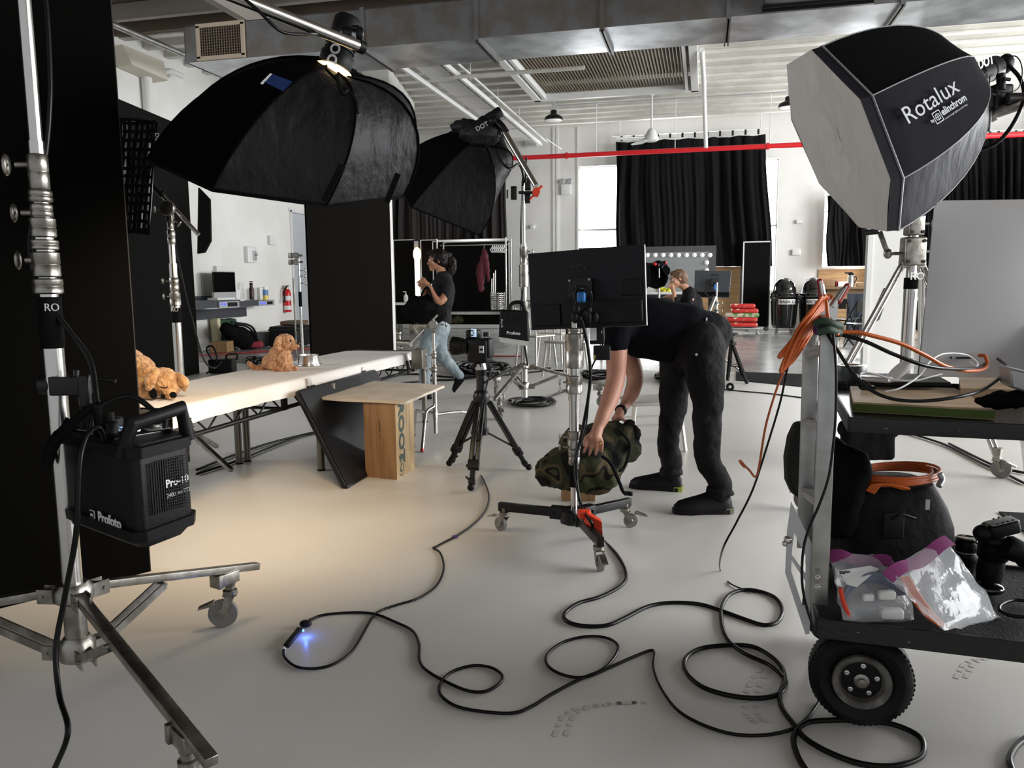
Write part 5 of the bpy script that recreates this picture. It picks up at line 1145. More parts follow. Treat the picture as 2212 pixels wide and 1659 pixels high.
mb = MB(); limb(mb, [(Q(958, 603), .1), (Q(957, 625), .135), (Q(955, 650), .128), (Q(951, 675), .12), (Q(950, 692), .135)], n=20); limb(mb, [(Q(960, 612, -.06), .085), (s1, .068), (Q(965, 630, -.18), .062), (Q(963, 638, -.19), .056)]); limb(mb, [(Q(952, 612, .06), .085), (s2, .066), (Q(935, 622, .12), .058)])
limb(mb, [(Q(958, 602), .085), (Q(955, 598), .062)]); remesh(mb.build('t_shirt', m_tee, t), .011, .03, .08, 4)
fb = onz(985, 848); ank = Q(992, 812, .05)
mb = MB(); limb(mb, [(Q(950, 692), .125), (Q(948, 705), .135)]); limb(mb, [(Q(948, 708, -.06), .11), (Q(925, 745, -.1), .095), (Q(918, 775, -.12), .075), (Q(918, 815, -.12), .062), (Q(918, 845, -.12), .056)], n=16)
limb(mb, [(Q(950, 708, .05), .11), (Q(948, 745, .06), .092), (Q(955, 768, .06), .08), (Q(975, 793, .06), .068), (ank, .052)], n=16); remesh(mb.build('jeans', m_jean, t), .012, .03, .06, 4)
shoe(t, Q(1003, 822, .06), Q(982, 848, .04), .09, .045, m_blackp, m_rubber, up=-RT*.7+UP*.3); fr = V((Q(922, 850, -.12).x, Q(922, 850, -.12).y, 0)); shoe(t, fr+RT*.05, fr-RT*.22, .1, .045, m_blackp, m_rubber)
mb = MB(); mb.torus(w1+RT*.01, -RT*.6+UP*.6, .03, .004); mb.build('bracelet', m_steel, t)
t = thing('handbag', 'floppy black bag carried in the arms of the walking person', 'bag', Q(905, 690, -.1)); mb = MB()
limb(mb, [(Q(880, 672, -.15), .07), (Q(900, 662, -.17), .12), (Q(925, 665, -.17), .13), (Q(945, 678, -.15), .1)]); mb.ball(Q(918, 685, -.15), .12, (1.3, .8, .8)); limb(mb, [(Q(925, 640, -.2), .03), (Q(918, 650, -.18), .06)])
remesh(mb.build('bag_body', m_black, t), .014, .05, .09, 4)
mb = MB(); mb.tube([Q(905, 655, -.27), Q(915, 628, -.3), Q(925, 622, -.3), Q(935, 650, -.27)], .012); mb.build('handle', m_black, t)
# ---------------------------------------------------------------- the seated person
D = 10.3; k = D/FPX
def Q(px, py, dd=0): return at(px, py, D+dd)
t = thing('person', 'person with short brown hair and black sweater seated with a hand at the mouth', 'person', V((Q(1490, 700).x, Q(1490, 700).y, 0)))
mb = MB(); hc = Q(1463, 603); P_, R_h = face_dir(hc, (-RT*.93-FH*.15-UP*.3), (-RT*.3+UP*.95), .98, mb)
limb(mb, [(hc-UP*.05+RT*.04, .05), (Q(1480, 622), .052), (Q(1488, 632), .06)]); limb(mb, [(Q(1492, 645), .08), (Q(1498, 680), .1), (Q(1500, 730), .1)])
wq = Q(1456, 632, -.14); limb(mb, [(Q(1492, 648, -.15), .055), (Q(1480, 675, -.2), .05), (Q(1462, 682, -.2), .045), (wq, .026)]); hand(mb, wq, Q(1452, 622, -.1), -RT*.5+UP*.8+FH*.1, RT*.7+UP*.3, r=.009, L=.06, thumb=RT*.2+UP*.9, curl=RT)
w3 = Q(1452, 640, .12); limb(mb, [(Q(1484, 646, .15), .05), (Q(1470, 668, .15), .045), (w3, .026)]); hand(mb, w3, w3-RT*.06, -RT, FH, r=.009, L=.06, curl=-UP)
for dd in (-.09, .09): limb(mb, [(Q(1500, 730, dd), .09), (Q(1455, 735, dd), .075), (Q(1452, 800, dd), .05)])
remesh(mb.build('body', m_skin, t), .009, 0, 0, 3); head_bits(t, P_, R_h, 1.0)
mb = MB(); mb.ball(hc+RT*.022+UP*.045, .1, (1.08, .95, .85)); mb.ball(hc+RT*.065+UP*.0, .078, (1, 1, 1.15)); mb.ball(hc-RT*.05+UP*.08, .04, (1.3, 1.3, .7)); remesh(mb.build('hair', m_hairb, t), .009, .03, .03, 2)
mb = MB(); limb(mb, [(Q(1488, 633), .09), (Q(1492, 650), .145), (Q(1498, 690), .155), (Q(1502, 735), .15)], n=20); limb(mb, [(Q(1488, 640, -.12), .085), (Q(1488, 640, .12), .085)]); limb(mb, [(Q(1490, 645, -.1), .085), (Q(1488, 655, -.17), .065), (Q(1478, 676, -.2), .062), (Q(1464, 684, -.2), .056), (Q(1459, 655, -.16), .042), (Q(1458, 645, -.15), .04)]); limb(mb, [(Q(1486, 645, .13), .07), (Q(1470, 668, .15), .055), (Q(1458, 650, .13), .038)])
remesh(mb.build('sweater', mat('black_sweater', (22, 22, 24), .85, bump=.3, scale=20), t), .012, .03, .08, 4)
mb = MB()
for dd in (-.09, .09): limb(mb, [(Q(1502, 735, dd), .11), (Q(1455, 738, dd), .09), (Q(1452, 770, dd), .07), (Q(1452, 812, dd), .055)])
remesh(mb.build('trousers', m_black, t), .014, .02, .07, 4)
for dd in (-.09, .09): q = Q(1460, 815, dd); q.z = .0; shoe(t, q+RT*.03, q-RT*.22, .1, .045)
# ================================================================ equipment cart in the right foreground
LA = V((math.cos(math.radians(1.0)), math.sin(math.radians(1.0)), 0)); 
CO = onz(1765, 1340, .335); CO.z = 0
_e = onz(2212, 1392, .335); LA = V((_e.x-CO.x, _e.y-CO.y, 0)).normalized(); SA = V((-LA.y, LA.x, 0)); crz = math.atan2(LA.y, LA.x)
def K(l, s, z): return CO+LA*l+SA*s+UP*z
def onK(px, py, s):
    """pixel -> (l, z) on the plane at cart depth s"""
    r = ray(px, py); q = CO+SA*s; tt = (q-CAM).dot(SA)/r.dot(SA); p = CAM+r*tt; return p
t = thing('equipment_cart', 'black two deck rolling cart with aluminium ladder handle in the right foreground', 'cart', K(.5, .3, 0))
DZ1, DW, DL = .335, .6, 1.15
mb = MB(); mb.box(K(DL/2, DW/2, DZ1-.012), (DL, DW, .02), rz=crz)
mb.build('lower_deck', mat('black_deck_mat', (26, 26, 26), .8, bump=.6, scale=140), t)
m_scr = mat('scratched_black_steel', (20, 20, 20), .4, .2, bump=.3, scale=30, col2=(150, 145, 138), cscale=26, cmin=.70, cmax=.72, stretch=(1, 1, 2))
mb = MB()
for s in (0, DW): mb.box(K(DL/2, s, DZ1-.02), (DL, .012, .055), rz=crz)
for l in (0, DL): mb.box(K(l, DW/2, DZ1-.02), (.012, DW, .055), rz=crz)
mb.build('lower_rim', m_scr, t, bevel=.002)
# upper deck
U0 = onK(1835, 903, .04); ul = (U0-CO).dot(LA); UZ = U0.z
mb = MB(); mb.box(K(ul+.55, .04+.41, UZ-.03), (1.1, .82, .008), rz=crz); mb.build('upper_deck', m_blackm, t)
mb = MB()
for s in (.04, .86): mb.box(K(ul+.55, s, UZ-.018), (1.1, .008, .042), rz=crz, bv=.003)
for l in (ul, ul+1.1): mb.box(K(l, .45, UZ-.018), (.008, .82, .042), rz=crz, bv=.003)
mb.build('upper_rim', m_scr, t)
# ladder handle
pf = onK(1786, 1000, .10); lf = (pf-CO).dot(LA); 
def rail(s, xt, xb, yt, yb, w):
    a = onK(xt, yt, s); b = onK(xb, yb, s); return a, b
fa, fb = onK(1791, 720, .08), onK(1770, 1268, .08)
d_ = (fa-fb).normalized(); ba, bb = at(1752, 735, 2.40), at(1739, 1150, 2.46)
mb = MB()
prof = [(-.021, -.014), (.021, -.014), (.021, .014), (.014, .014), (.014, -.008), (-.014, -.008), (-.014, .014), (-.021, .014)]
for a, b in ((fb-d_*.05, fa), (bb-d_*.05, ba)):
    mb.obox(a, b, .046, .022, up=SA, bv=.003)
mb.build('rail', m_alu, t)
mb = MB(); mb.tube([fa-d_*.01, fa+d_*.03+(ba-fa)*.1, (fa+ba)/2+d_*.045, ba+d_*.03-(ba-fa)*.1, ba-d_*.01], .019, n=12, sub=4); mb.build('top_bow', m_alu, t)
for f in (.06, .36, .66):
    a = fa*(1-f)+fb*f; g_ = f*(fa-fb).length/(ba-bb).length; a2 = ba*(1-g_)+bb*g_; mb = MB(); mb.obox(a, a2, .04, .02, up=d_, bv=.003)
    for q in (-.012, 0, .012): mb.obox(a+d_*q-LA*.012, a2+d_*q-LA*.012, .004, .004, up=d_)
    mb.build('rung', m_alul, t)
# gusset plate with two openings
s0 = -.005
gp = [(1716, 1083), (1745, 1150), (1762, 1190), (1755, 1372), (1744, 1368), (1704, 1235), (1706, 1150)]
gq = [onK(x, y, .10)-LA*.01 for x, y in ((1717, 1085), (1763, 1180), (1757, 1370), (1748, 1372), (1704, 1238), (1708, 1150))]
mb = MB(); cx = sum(gq, V())/6
def lerp(a, b, f): return a*(1-f)+b*f
inn = [lerp(cx, q, .55) for q in gq]
for i in range(6):
    j = (i+1) % 6; mb.prism([gq[i], gq[j], inn[j], inn[i]], SA*.008)
mb.prism([inn[1]*.5+inn[2]*.5, inn[4]*.5+inn[5]*.5, inn[4]*.5+inn[5]*.5+UP*.015, inn[1]*.5+inn[2]*.5+UP*.02], SA*.008)
mb.build('gusset_plate', m_alul, t)
for y in (1245, 1265): mb = MB(); p = onK(1766, y, .05); mb.rod(p, p-SA*.008, .007); mb.ball(p-SA*.009, .005); mb.build('bolt', m_steel, t)
mb = MB(); p = onK(1702, 1166, .1); mb.ball(p, .012); mb.ball(p-UP*.012-LA*.008, .008); mb.build('latch_knob', m_steel, t)
# pneumatic wheels
def tyre(cc, ax, R, w, outer=True):
    mb = MB(); mb.lathe(cc-ax*w/2, ax, [(R*.52, .012), (R*.60, .002), (R*.8, -.006), (R*.94, .006), (R*.985, w*.2), (R, w*.35), (R, w*.65), (R*.985, w*.8), (R*.94, w-.006), (R*.8, w+.006), (R*.6, w-.002), (R*.52, w-.012)], 56, xd=UP)
    wl = mb.build('wheel', m_rubber, t)
    mb = MB()
    x, y, z = frame_of(ax)
    for row in range(4):
        for i in range(60):
            a = 2*PI*(i+.5*(row % 2))/60; dr = x*math.cos(a)+y*math.sin(a); tg = (-x*math.sin(a)+y*math.cos(a))
            p = cc+ax*(-w*.24+w*.16*row)+dr*(R-.0008); R3 = M4((tg, ax, dr)).transposed() @ M4.Rotation(.6 if row % 2 else -.6, 3, 'Z'); mb.box(p, (.0075, .014, .0015), R=R3)
    mb.build('tread', m_rubber, wl)
    o = -1
    mb = MB(); mb.lathe(cc+ax*(w*.30)*o, ax*o, [(.001, -.004), (R*.17, -.004), (R*.18, .0), (R*.36, .002), (R*.40, .006), (R*.42, .018), (R*.47, .022), (R*.55, .026), (R*.57, .022), (R*.54, .0), (R*.50, -.02)], 48); rm = mb.build('rim', mat('grey_rim_paint', (112, 110, 106), .45, .3, bump=.3, scale=40, col2=(70, 66, 60), cscale=18), wl)
    mb = MB(); mb.lathe(cc+ax*(w*.30)*o, ax*o, [(R*.16, 0), (R*.15, .014), (R*.10, .018), (R*.08, .018), (R*.08, .026), (.001, .027)], 24); mb.build('hub_cap', m_steeld, wl)
    for i in range(5):
        a = 2*PI*i/5+.4; p = cc+ax*(w*.30)*o+(x*math.cos(a)+y*math.sin(a))*R*.30; mb = MB(); mb.lathe(p, ax*o, [(.0075, 0), (.0075, .006), (.004, .007), (.004, .012)], 6); mb.build('wheel_nut', m_steel, wl)
g1 = onz(1853, 1556); Rw = .138
# wheel axle direction follows the cart's cross direction
ws = (g1-CO).dot(SA)+.0; w1 = K((g1-CO).dot(LA), ws, Rw); tyre(w1, SA, Rw, .085)
w2 = K((g1-CO).dot(LA)-.0, .6, Rw); tyre(w2, SA, Rw, .085)
mb = MB(); mb.rod(w1, w2, .012); mb.box((w1+w2)/2+UP*.085, (.05, .34, .08), rz=crz); mb.build('axle', m_blackm, t)
for s in (.06, .54): mb = MB(); caster_top = K(1.02, s, DZ1-.04); mb.rod(caster_top, K(1.02, s, .1), .015); mb.build('rear_post', m_blackm, t); caster(t, K(1.0, s, .17), .06, .5)
# ---------------------------------------------------------------- things on the upper deck
UD = UZ-.024
def onU(px, py, z=None): return onz(px, py, UD if z is None else z)
mb = MB(); q = [onU(1843, 868, UD+.03), onU(2150, 884, UD+.03), onU(2062, 838, UD+.03), onU(1836, 834, UD+.03)]
mb.prism([p-UP*.03 for p in q], UP*.03); pb = mb.build('plywood_board', m_ply); tagit(pb, 'plywood panel with a green edge lying on the upper deck of the cart', 'board')
mb = MB(); d0 = (q[1]-q[0]).normalized(); mb.obox(q[0]-UP*.016-SA*.002, q[1]-UP*.016-SA*.002, .003, .022); tagit(mb.build('green_edge', mat('moss_green_paint', (84, 104, 36), .6)), None, None); COL.objects['green_edge'].parent = pb; COL.objects['green_edge'].location = COL.objects['green_edge'].location-pb.location
q = [onU(2075, 838, UD+.05), onU(2215, 842, UD+.05), onU(2215, 815, UD+.05), onU(2072, 815, UD+.05)]
mb = MB(); mb.prism([p-UP*.045 for p in q], UP*.045); tagit(mb.build('plywood_board', m_ply), 'second plywood block behind the silver box at the right edge', 'board')
q = [onU(1858, 832, UD+.045), onU(2054, 834, UD+.045), onU(2020, 815, UD+.045), onU(1868, 813, UD+.045)]
mb = MB(); mb.prism(q, UP*.012); tagit(mb.build('closed_laptop', m_blackp, bevel=.002), 'thin black laptop lying closed under the cables on the cart', 'laptop')
c = onU(1836, 822, UD+.0); t = thing('tape_roll', 'roll of dark grey cloth tape standing next to the laptop', 'tape', c)
mb = MB(); mb.lathe(c, UP, [(.03, 0), (.058, 0), (.06, .004), (.06, .058), (.058, .062), (.032, .062), (.03, .06)], 32, cap=False); mb.build('tape', mat('grey_duct_tape', (50, 54, 55), .35), t)
mb = MB(); mb.lathe(c, UP, [(.03, .001), (.034, .0625), (.029, .0625), (.028, .001)], 24, cap=False); mb.build('core', mat('card_core', (150, 130, 105), .8), t)
c = at(1886, 818, 2.42); mb = MB(); mb.box(c, (.1, .06, .014), rz=-.4, bv=.005); tagit(mb.build('portable_drive', m_alul), 'small silver portable drive on the black laptop', 'drive')
c = at(1944, 800, 2.55); t = thing('computer_mouse', 'white computer mouse propped on its side on the laptop', 'mouse', c)
R3 = M4.Rotation(math.radians(-38), 3, FH) @ M4.Rotation(math.radians(55), 3, 'X')
mb = MB(); mb.ball(c, .058, (.98, .52, .30), R=M4.Rotation(YAW, 3, 'Z') @ M4.Rotation(math.radians(-42), 3, 'Y'), n=28, m=16); mb.build('shell', m_whitep, t)
# the big silver computer
D = 2.55
P4 = [(2023, 447), (2034, 438), (2050, 436), (2450, 428), (2458, 440), (2440, 822), (1985, 812)]
t = thing('desktop_computer', 'large silver all in one computer seen from behind on the cart', 'computer', at(2200, 815, D))
pl = [at(x, y, D+(x-2000)*.0002) for x, y in P4]
cen = at(2215, 610, D-.055)
mb = MB(); g = []
tl, tr, br, bl_ = at(2018, 434, D), at(2460, 428, D+.06), at(2440, 822, D+.06), at(1984, 813, D)
for i in range(25):
    r = []
    for j in range(25):
        u, v = j/24, i/24; p = (tl*(1-u)+tr*u)*(1-v)+(bl_*(1-u)+br*u)*v
        if i == 0 and j == 0: p = p+RT*.008-UP*.006
        r.append(p-FH*(.055*(math.sin(PI*u)*math.sin(PI*v))**.75))
    g.append(r)
mb.sheet(g, .004); mb.build('rear_shell', mat('imac_aluminium', (188, 188, 188), .36, .35), t)
mb = MB(); mb.prism([p+FH*.006 for p in pl], FH*.004); mb.build('front_glass', m_blackg, t)
mb = MB(); b0 = at(2310, 812, D+.0); mb.box(V((b0.x, b0.y, UD+.005))-FH*.0, (.2, .18, .008), rz=YAW, bv=.002); mb.prism([at(2240, 700, D-.04), at(2390, 700, D-.04), at(2390, 815, D-.07), at(2240, 815, D-.07)], FH*.006); mb.build('stand_foot', m_alul, t)
mb = MB(); mb.prism([at(2065, 771, D-.018), at(2100, 771, D-.018), at(2100, 775, D-.018), at(2065, 775, D-.018)], -FH*.002); mb.prism([at(2052, 770, D-.018), at(2056, 770, D-.018), at(2056, 775, D-.018), at(2052, 775, D-.018)], -FH*.002); mb.build('port_slots', m_blackp, t)
# silver box at the right edge
mb = MB(); q = [at(2182, 795, 2.1), at(2240, 808, 2.05), at(2240, 855, 2.05), at(2184, 838, 2.1)]; mb.prism(q, FH*.1+RT*.03); tagit(mb.build('silver_drive', m_alul, bevel=.006), 'brushed silver box cut off by the right edge of the frame', 'drive')
mb = MB()
mb.ball(at(2165, 865, 2.15), .05, (1.4, .8, .45)); mb.ball(at(2210, 862, 2.12), .05, (1.2, 1, .5)); tagit(remesh(mb.build('black_cloth', m_black), .008, .03, .04, 2), 'black cloth bundle under the silver box on the cart', 'cloth')
mb = MB()
for i in range(10): mb.tube([at(1828+random.uniform(0, 12), 838+random.uniform(-12, 8), 2.2), at(1845+random.uniform(0, 12), 815+random.uniform(-8, 8), 2.2), at(1862+random.uniform(-5, 8), 830+random.uniform(-6, 10), 2.2), at(1884+random.uniform(-8, 6), 838+random.uniform(-2, 5), 2.15)], .004, n=6, sub=4)
tagit(mb.build('coiled_leads', m_cable), 'tangle of short black leads at the near corner of the upper deck', 'cable')
# ---------------------------------------------------------------- spring clamp, tape and the cables tied to the handle
t = thing('spring_clamp', 'big steel spring clamp with dark red grips on the cart handle', 'clamp', at(1790, 700, 2.22))
D = 2.2
mb = MB(); mb.prism([at(1770, 690, D), at(1776, 650, D), at(1784, 640, D), at(1800, 652, D), at(1812, 652, D), at(1808, 690, D), at(1795, 697, D)], FH*.03); mb.rod(at(1782, 682, D-.02), at(1782, 682, D+.05), .012); mb.build('jaw', m_steel, t)
mb = MB(); mb.rod(at(1780, 655, D), at(1773, 615, D), .009); mb.rod(at(1797, 662, D), at(1822, 625, D), .009); mb.build('arm', m_steel, t)
for a, b in (((1776, 640), (1771, 608)), ((1811, 650), (1830, 618))): mb = MB(); limb(mb, [(at(*a, D), .0095), (at(*b, D), .0085)], n=12); mb.build('grip', m_redd, t)
for a, b in (((1776, 640), (1771, 607)), ((1811, 648), (1829, 618))): mb = MB(); mb.rod(at(*a, D-.012), at(*b, D-.012), .003); mb.build('grip_strip', m_pale, t)
mb = MB(); mb.tube([at(1763, 700, 2.1), at(1776, 694, 2.08), at(1800, 700, 2.08), at(1815, 706, 2.12), at(1812, 720, 2.1), at(1790, 712, 2.07), at(1768, 718, 2.08)], .011); mb.build('green_tie', mat('green_webbing', (40, 62, 46), .7), t)
mb = MB(); mb.box(at(1771, 710, 2.12), (.03, .03, .035), rz=YAW, bv=.008); mb.build('purple_tape', mat('purple_tape', (70, 44, 92), .5), t)
m_or2 = mat('orange_cable_dark', (165, 78, 30), .35)
t = thing('orange_cable', 'bundle of orange cable loops hung from the clamp on the cart handle', 'cable', at(1730, 720, 2.15))
for i in range(7):
    a = random.uniform(-3, 3); mb = MB()
    top = at(1776+i*3.4, 640+a, 2.15+.01*i); bx, by = (1682+i*3, 768-i*2.0) if i % 2 else (1688+i*3.5, 794-i*3.0)
    mb.tube([top, at(1765+i*2, 655, 2.14+.01*i), at(1722+i*2, 715+a, 2.13+.008*i), at(bx, by, 2.12+.006*i), at(bx+6, by+1, 2.12+.006*i), at(1728+i*4, 722, 2.12+.01*i), at(1770+i*3, 660, 2.16+.01*i), top], .0046, n=8, sub=6); mb.build('loop', m_orange, t)
mb = MB(); mb.tube([at(1722, 730, 2.15), at(1700, 790, 2.2), at(1685, 820, 2.2), at(1665, 880, 2.2), at(1652, 930, 2.22), at(1640, 1005, 2.25), at(1632, 1030, 2.25), at(1618, 1015, 2.25), at(1602, 1000, 2.25)], .0032, n=8); mb.build('hanging_end', m_or2, t)
mb = MB(); mb.prism([at(1596, 995, 2.25), at(1602, 994, 2.25), at(1612, 1006, 2.25), at(1608, 1012, 2.25), at(1600, 1004, 2.25)], FH*.008); mb.build('plug', m_orange, t)
mb = MB(); mb.tube([at(1785, 650, 2.12), at(1790, 690, 2.1), at(1808, 722, 2.08), at(1812, 712, 2.1)], .0045, n=8); mb.tube([at(1818, 718, 2.1), at(1850, 718, 2.1), at(1880, 724, 2.1), at(1945, 742, 2.12), at(2000, 768, 2.15), at(2040, 790, 2.2), at(2080, 800, 2.28), at(2115, 800, 2.4), at(2132, 790, 2.47), at(2128, 770, 2.5), at(2115, 768, 2.52)], .0058, n=8); mb.build('run_to_computer', m_orange, t)
t2 = cable('black_cable', 'thick black cable slung from the cart handle to the big silver computer', [at(1815, 722, 2.1), at(1870, 738, 2.08), at(1930, 765, 2.08), at(2000, 790, 2.1), at(2060, 797, 2.2), at(2110, 795, 2.4), at(2130, 785, 2.5)], .0052)
cable('black_cable', 'black cable drooping in a long curve over the plywood panel', [at(1788, 722, 2.08), at(1808, 755, 2.06), at(1845, 810, 2.04), at(1880, 842, 2.02), at(1930, 862, 2.0), at(2000, 866, 2.0), at(2080, 855, 2.02), at(2130, 838, 2.1), at(2165, 810, 2.25), at(2172, 790, 2.4), at(2155, 775, 2.5)], .0046)
cable('white_cable', 'white lead curling in front of the base of the silver computer', [at(1912, 846, 2.1), at(1945, 838, 2.1), at(1985, 812, 2.15), at(2010, 780, 2.25), at(2040, 764, 2.35), at(2085, 766, 2.42), at(2110, 782, 2.42), at(2108, 792, 2.4), at(2095, 782, 2.42)], .0026, m_whitep)
cable('white_cable', 'white lead lying across the black laptop', [at(1856, 820, 2.3), at(1862, 806, 2.34), at(1890, 808, 2.34), at(1930, 820, 2.34), at(1975, 822, 2.34), at(2010, 814, 2.36), at(2035, 808, 2.4)], .0028, m_whitep)
cable('thin_black_cable', 'thin black cable hanging left of the cart down to the floor coil', [at(1716, 740, 2.14), at(1700, 800, 2.2), at(1685, 870, 2.22), at(1655, 970, 2.24), at(1625, 1060, 2.28), at(1590, 1130, 2.35), at(1560, 1190, 2.45)]+fl((1556, 1232), (1580, 1262), (1630, 1280)), .0032)
cable('thin_black_cable', 'thin black cable running down the outside of the cart ladder', [at(1800, 722, 2.06), at(1806, 800, 2.04), at(1805, 900, 2.03), at(1800, 960, 2.02), at(1790, 1030, 2.02), at(1770, 1090, 2.02), at(1748, 1140, 2.02), at(1735, 1190, 2.02), at(1733, 1260, 2.02), at(1745, 1320, 2.04), at(1765, 1375, 2.1)], .0036)
# ---------------------------------------------------------------- things on the lower deck
def onL(px, py, z=0): return onz(px, py, DZ1+z)
c = onL(1905, 1235); t = thing('equipment_bag', 'large black fabric equipment bag on the lower deck of the cart', 'bag', c)
mb = MB(); D = 2.45
k = D/FPX
def Q(px, py, dd=0): return at(px, py, D+dd)
b0, b1 = Q(1800, 1200), Q(2025, 1200)
rs = []
for y, x0, x1, dpt in ((1232, 1800, 2025, .12), (1200, 1792, 2034, .14), (1120, 1795, 2032, .14), (1080, 1796, 2020, .13), (1050, 1796, 2004, .12), (1035, 1800, 1998, .1)):
    a, b = Q(x0, y), Q(x1, y); c_ = (a+b)/2; hx = (b-a).length/2; dx = (b-a).normalized()
    rs.append([c_+dx*hx*math.copysign(abs(math.cos(an))**.5, math.cos(an))+FH*(dpt+.0)*math.copysign(abs(math.sin(an))**.5, math.sin(an)) for an in [2*PI*i/28 for i in range(28)]])
mb.rings(rs); mb.build('bag_body', mat('ballistic_nylon', (8, 8, 9), .7, bump=.5, scale=25), t)
mb = MB(); limb(mb, [(Q(1815, 1130, -.1), .05), (Q(1830, 1060, -.1), .05), (Q(1852, 1010, -.1), .045), (Q(1815, 985, -.05), .04), (Q(1800, 960, 0), .03)]); mb.ball(Q(1835, 1030, -.08), .06, (1, .5, .9)); remesh(mb.build('flap', m_black, t), .01, .02, .05, 3)
mb = MB(); mb.box(Q(2003, 1090, -.155), (.012, .006, .03), rz=YAW); mb.build('zip_pull', m_silver, t)
mb = MB(); mb.box(Q(1930, 1135, -.16), (.06, .01, .08), rz=YAW, bv=.004); mb.tube([Q(1912, 1118, -.15), Q(1930, 1120, -.17), Q(1950, 1112, -.17), Q(1978, 1120, -.15)], .004); mb.build('pocket', m_blackp, t)
t = thing('orange_cable_coil', 'neat coil of orange cable lying on top of the black equipment bag', 'cable', Q(1940, 1040))
for i in range(11):
    mb = MB(); cx, cy = 1938+random.uniform(-4, 4), 1022+i*1.5; rx = 88+random.uniform(-8, 6)
    mb.tube([Q(cx+rx*math.cos(a), cy+17*math.sin(a)-6+math.sin(a*2+i)*1.5, -.1*math.sin(a)-.03) for a in [2*PI*j/16 for j in range(16)]], .0042, n=7, sub=3, closed=True); mb.build('turn', m_orange, t)
for i in range(4):
    mb = MB(); mb.tube([Q(1872+i*5, 1060+i*2, -.13), Q(1885+i*6, 1048, -.14), Q(1915+i*4, 1047, -.14), Q(1950+i*5, 1056, -.13)], .004); mb.build('turn', m_orange, t)
mb = MB(); mb.tube([Q(2030, 1023, -.1), Q(2035, 1035, -.1), Q(2028, 1050, -.11)], .009); mb.build('silver_tie', m_silver, t)
# black round reflector / bag disc behind the ladder
t = thing('round_case', 'dark round case leaning behind the aluminium ladder of the cart', 'case', at(1735, 1070, 2.9))
mb = MB(); rs = []
pr = [(1745, 912), (1722, 915), (1708, 945), (1700, 990), (1702, 1040), (1715, 1070), (1740, 1085)]
mb.prism([at(x, y, 2.75) for x, y in pr]+[at(1800, 1085, 2.75), at(1800, 912, 2.75)], FH*.05); mb.build('shell', mat('dark_grey_nylon', (40, 40, 38), .7, bump=.4, scale=18), t, bevel=.012)
# zip bags
m_film = m_glass
def zipbag(name, label, quad, strip, D, fill):
    t = thing(name, label, 'bag', at(sum(q[0] for q in quad)/4, max(q[1] for q in quad), D)); a, b, c, d = [at(x, y, D+dd) for x, y, dd in quad]
    for side in (-1, 1):
        g = []; n = 16
        for i in range(n+1):
            r = []
            for j in range(n+1):
                u, v = j/n, i/n; p = (a*(1-u)+b*u)*(1-v)+(d*(1-u)+c*u)*v
                bul = math.sin(PI*u)**.6*math.sin(PI*min(1, v*1.0))**.6 if 0 < u < 1 and 0 < v < 1 else 0
                p = p-FH*side*.035*bul+V((1, 1, 1))*.012*mnoise.noise(V((u*5, v*5, side*3)))
                r.append(p)
            g.append(r)
        mb = MB(); mb.sheet(g); mb.build('film', m_film, t)
    mb = MB(); g = [[(a*(1-j/10)+b*j/10)+(d-a).normalized()*f+V((0, 0, .008*math.sin(j*.9))) for j in range(11)] for f in (0, .02, .035)]; mb.sheet(g, .003); mb.build('zip_strip', m_purple, t)
    return t
t = zipbag('zip_bag', 'clear zip bag of grey cables and adapters left on the lower deck', [(1790, 1190, .02), (1925, 1205, .0), (1985, 1350, -.06), (1822, 1342, -.08)], 0, 2.2, 0)
D = 2.2
mb = MB(); mb.prism([Q(1812, 1232, -.06), Q(1880, 1222, -.06), Q(1898, 1228, -.06), Q(1850, 1268, -.07), Q(1828, 1262, -.07)], -FH*.002); wl = mb.build('white_label', m_whitep, t)
text('bag_lettering', 'Ziploc', m_blackp, wl, Q(1813, 1240, -.065), RT+UP*.15, UP, .008, bold=.02)
for i in range(8):
    mb = MB(); r = 52+i*3.2; mb.tube([Q(1882+r*math.cos(a)+2*i, 1300+r*.85*math.sin(a), -.05-.002*i) for a in [PI*.35+2*PI*.78*j/12 for j in range(13)]], .0035, n=7, sub=3); mb.build('grey_cable_turn', mat('grey_blue_cable', (112, 120, 134), .4) if i == 0 else MATS['grey_blue_cable'], t)
mb = MB(); mb.box(Q(1925, 1325, -.08), (.06, .03, .03), rz=YAW-.1, bv=.008); mb.box(Q(1915, 1285, -.08), (.045, .02, .025), rz=YAW, bv=.006); mb.box(Q(1875, 1290, -.08), (.03, .015, .02), rz=.3, bv=.004); mb.build('white_adapter', m_whitep, t)
mb = MB(); mb.tube([Q(1815, 1270, -.07), Q(1822, 1300, -.07), Q(1835, 1332, -.07)], .006); mb.build('orange_lead', m_orangep, t)
mb = MB(); mb.ball(Q(1885, 1320, -.02), .03, (1.6, .5, .6)); mb.ball(Q(1900, 1262, -.02), .03, (1.2, .5, .8)); mb.build('dark_adapter', m_blackp, t)
t = zipbag('zip_bag', 'clear zip bag with an orange cable leaning over the other bag', [(1905, 1238, -.06), (2040, 1160, .06), (2165, 1335, .0), (2040, 1362, -.14)], 0, 2.15, 0)
D = 2.15
for i in range(5): mb = MB(); mb.tube([Q(1945+i*4, 1245, -.05), Q(1965+i*5, 1285, -.07), Q(1995+i*5, 1325, -.09), Q(2030+i*3, 1352, -.1)], .0042, n=7); mb.build('orange_turn', m_orange, t)
for i in range(4): mb = MB(); mb.tube([Q(1975+i*6, 1265, -.0), Q(2000+i*6, 1310, -.02), Q(2045+i*4, 1335, -.05), Q(2095, 1330-i*4, -.04)], .004, n=7); mb.build('grey_turn', m_cable, t)
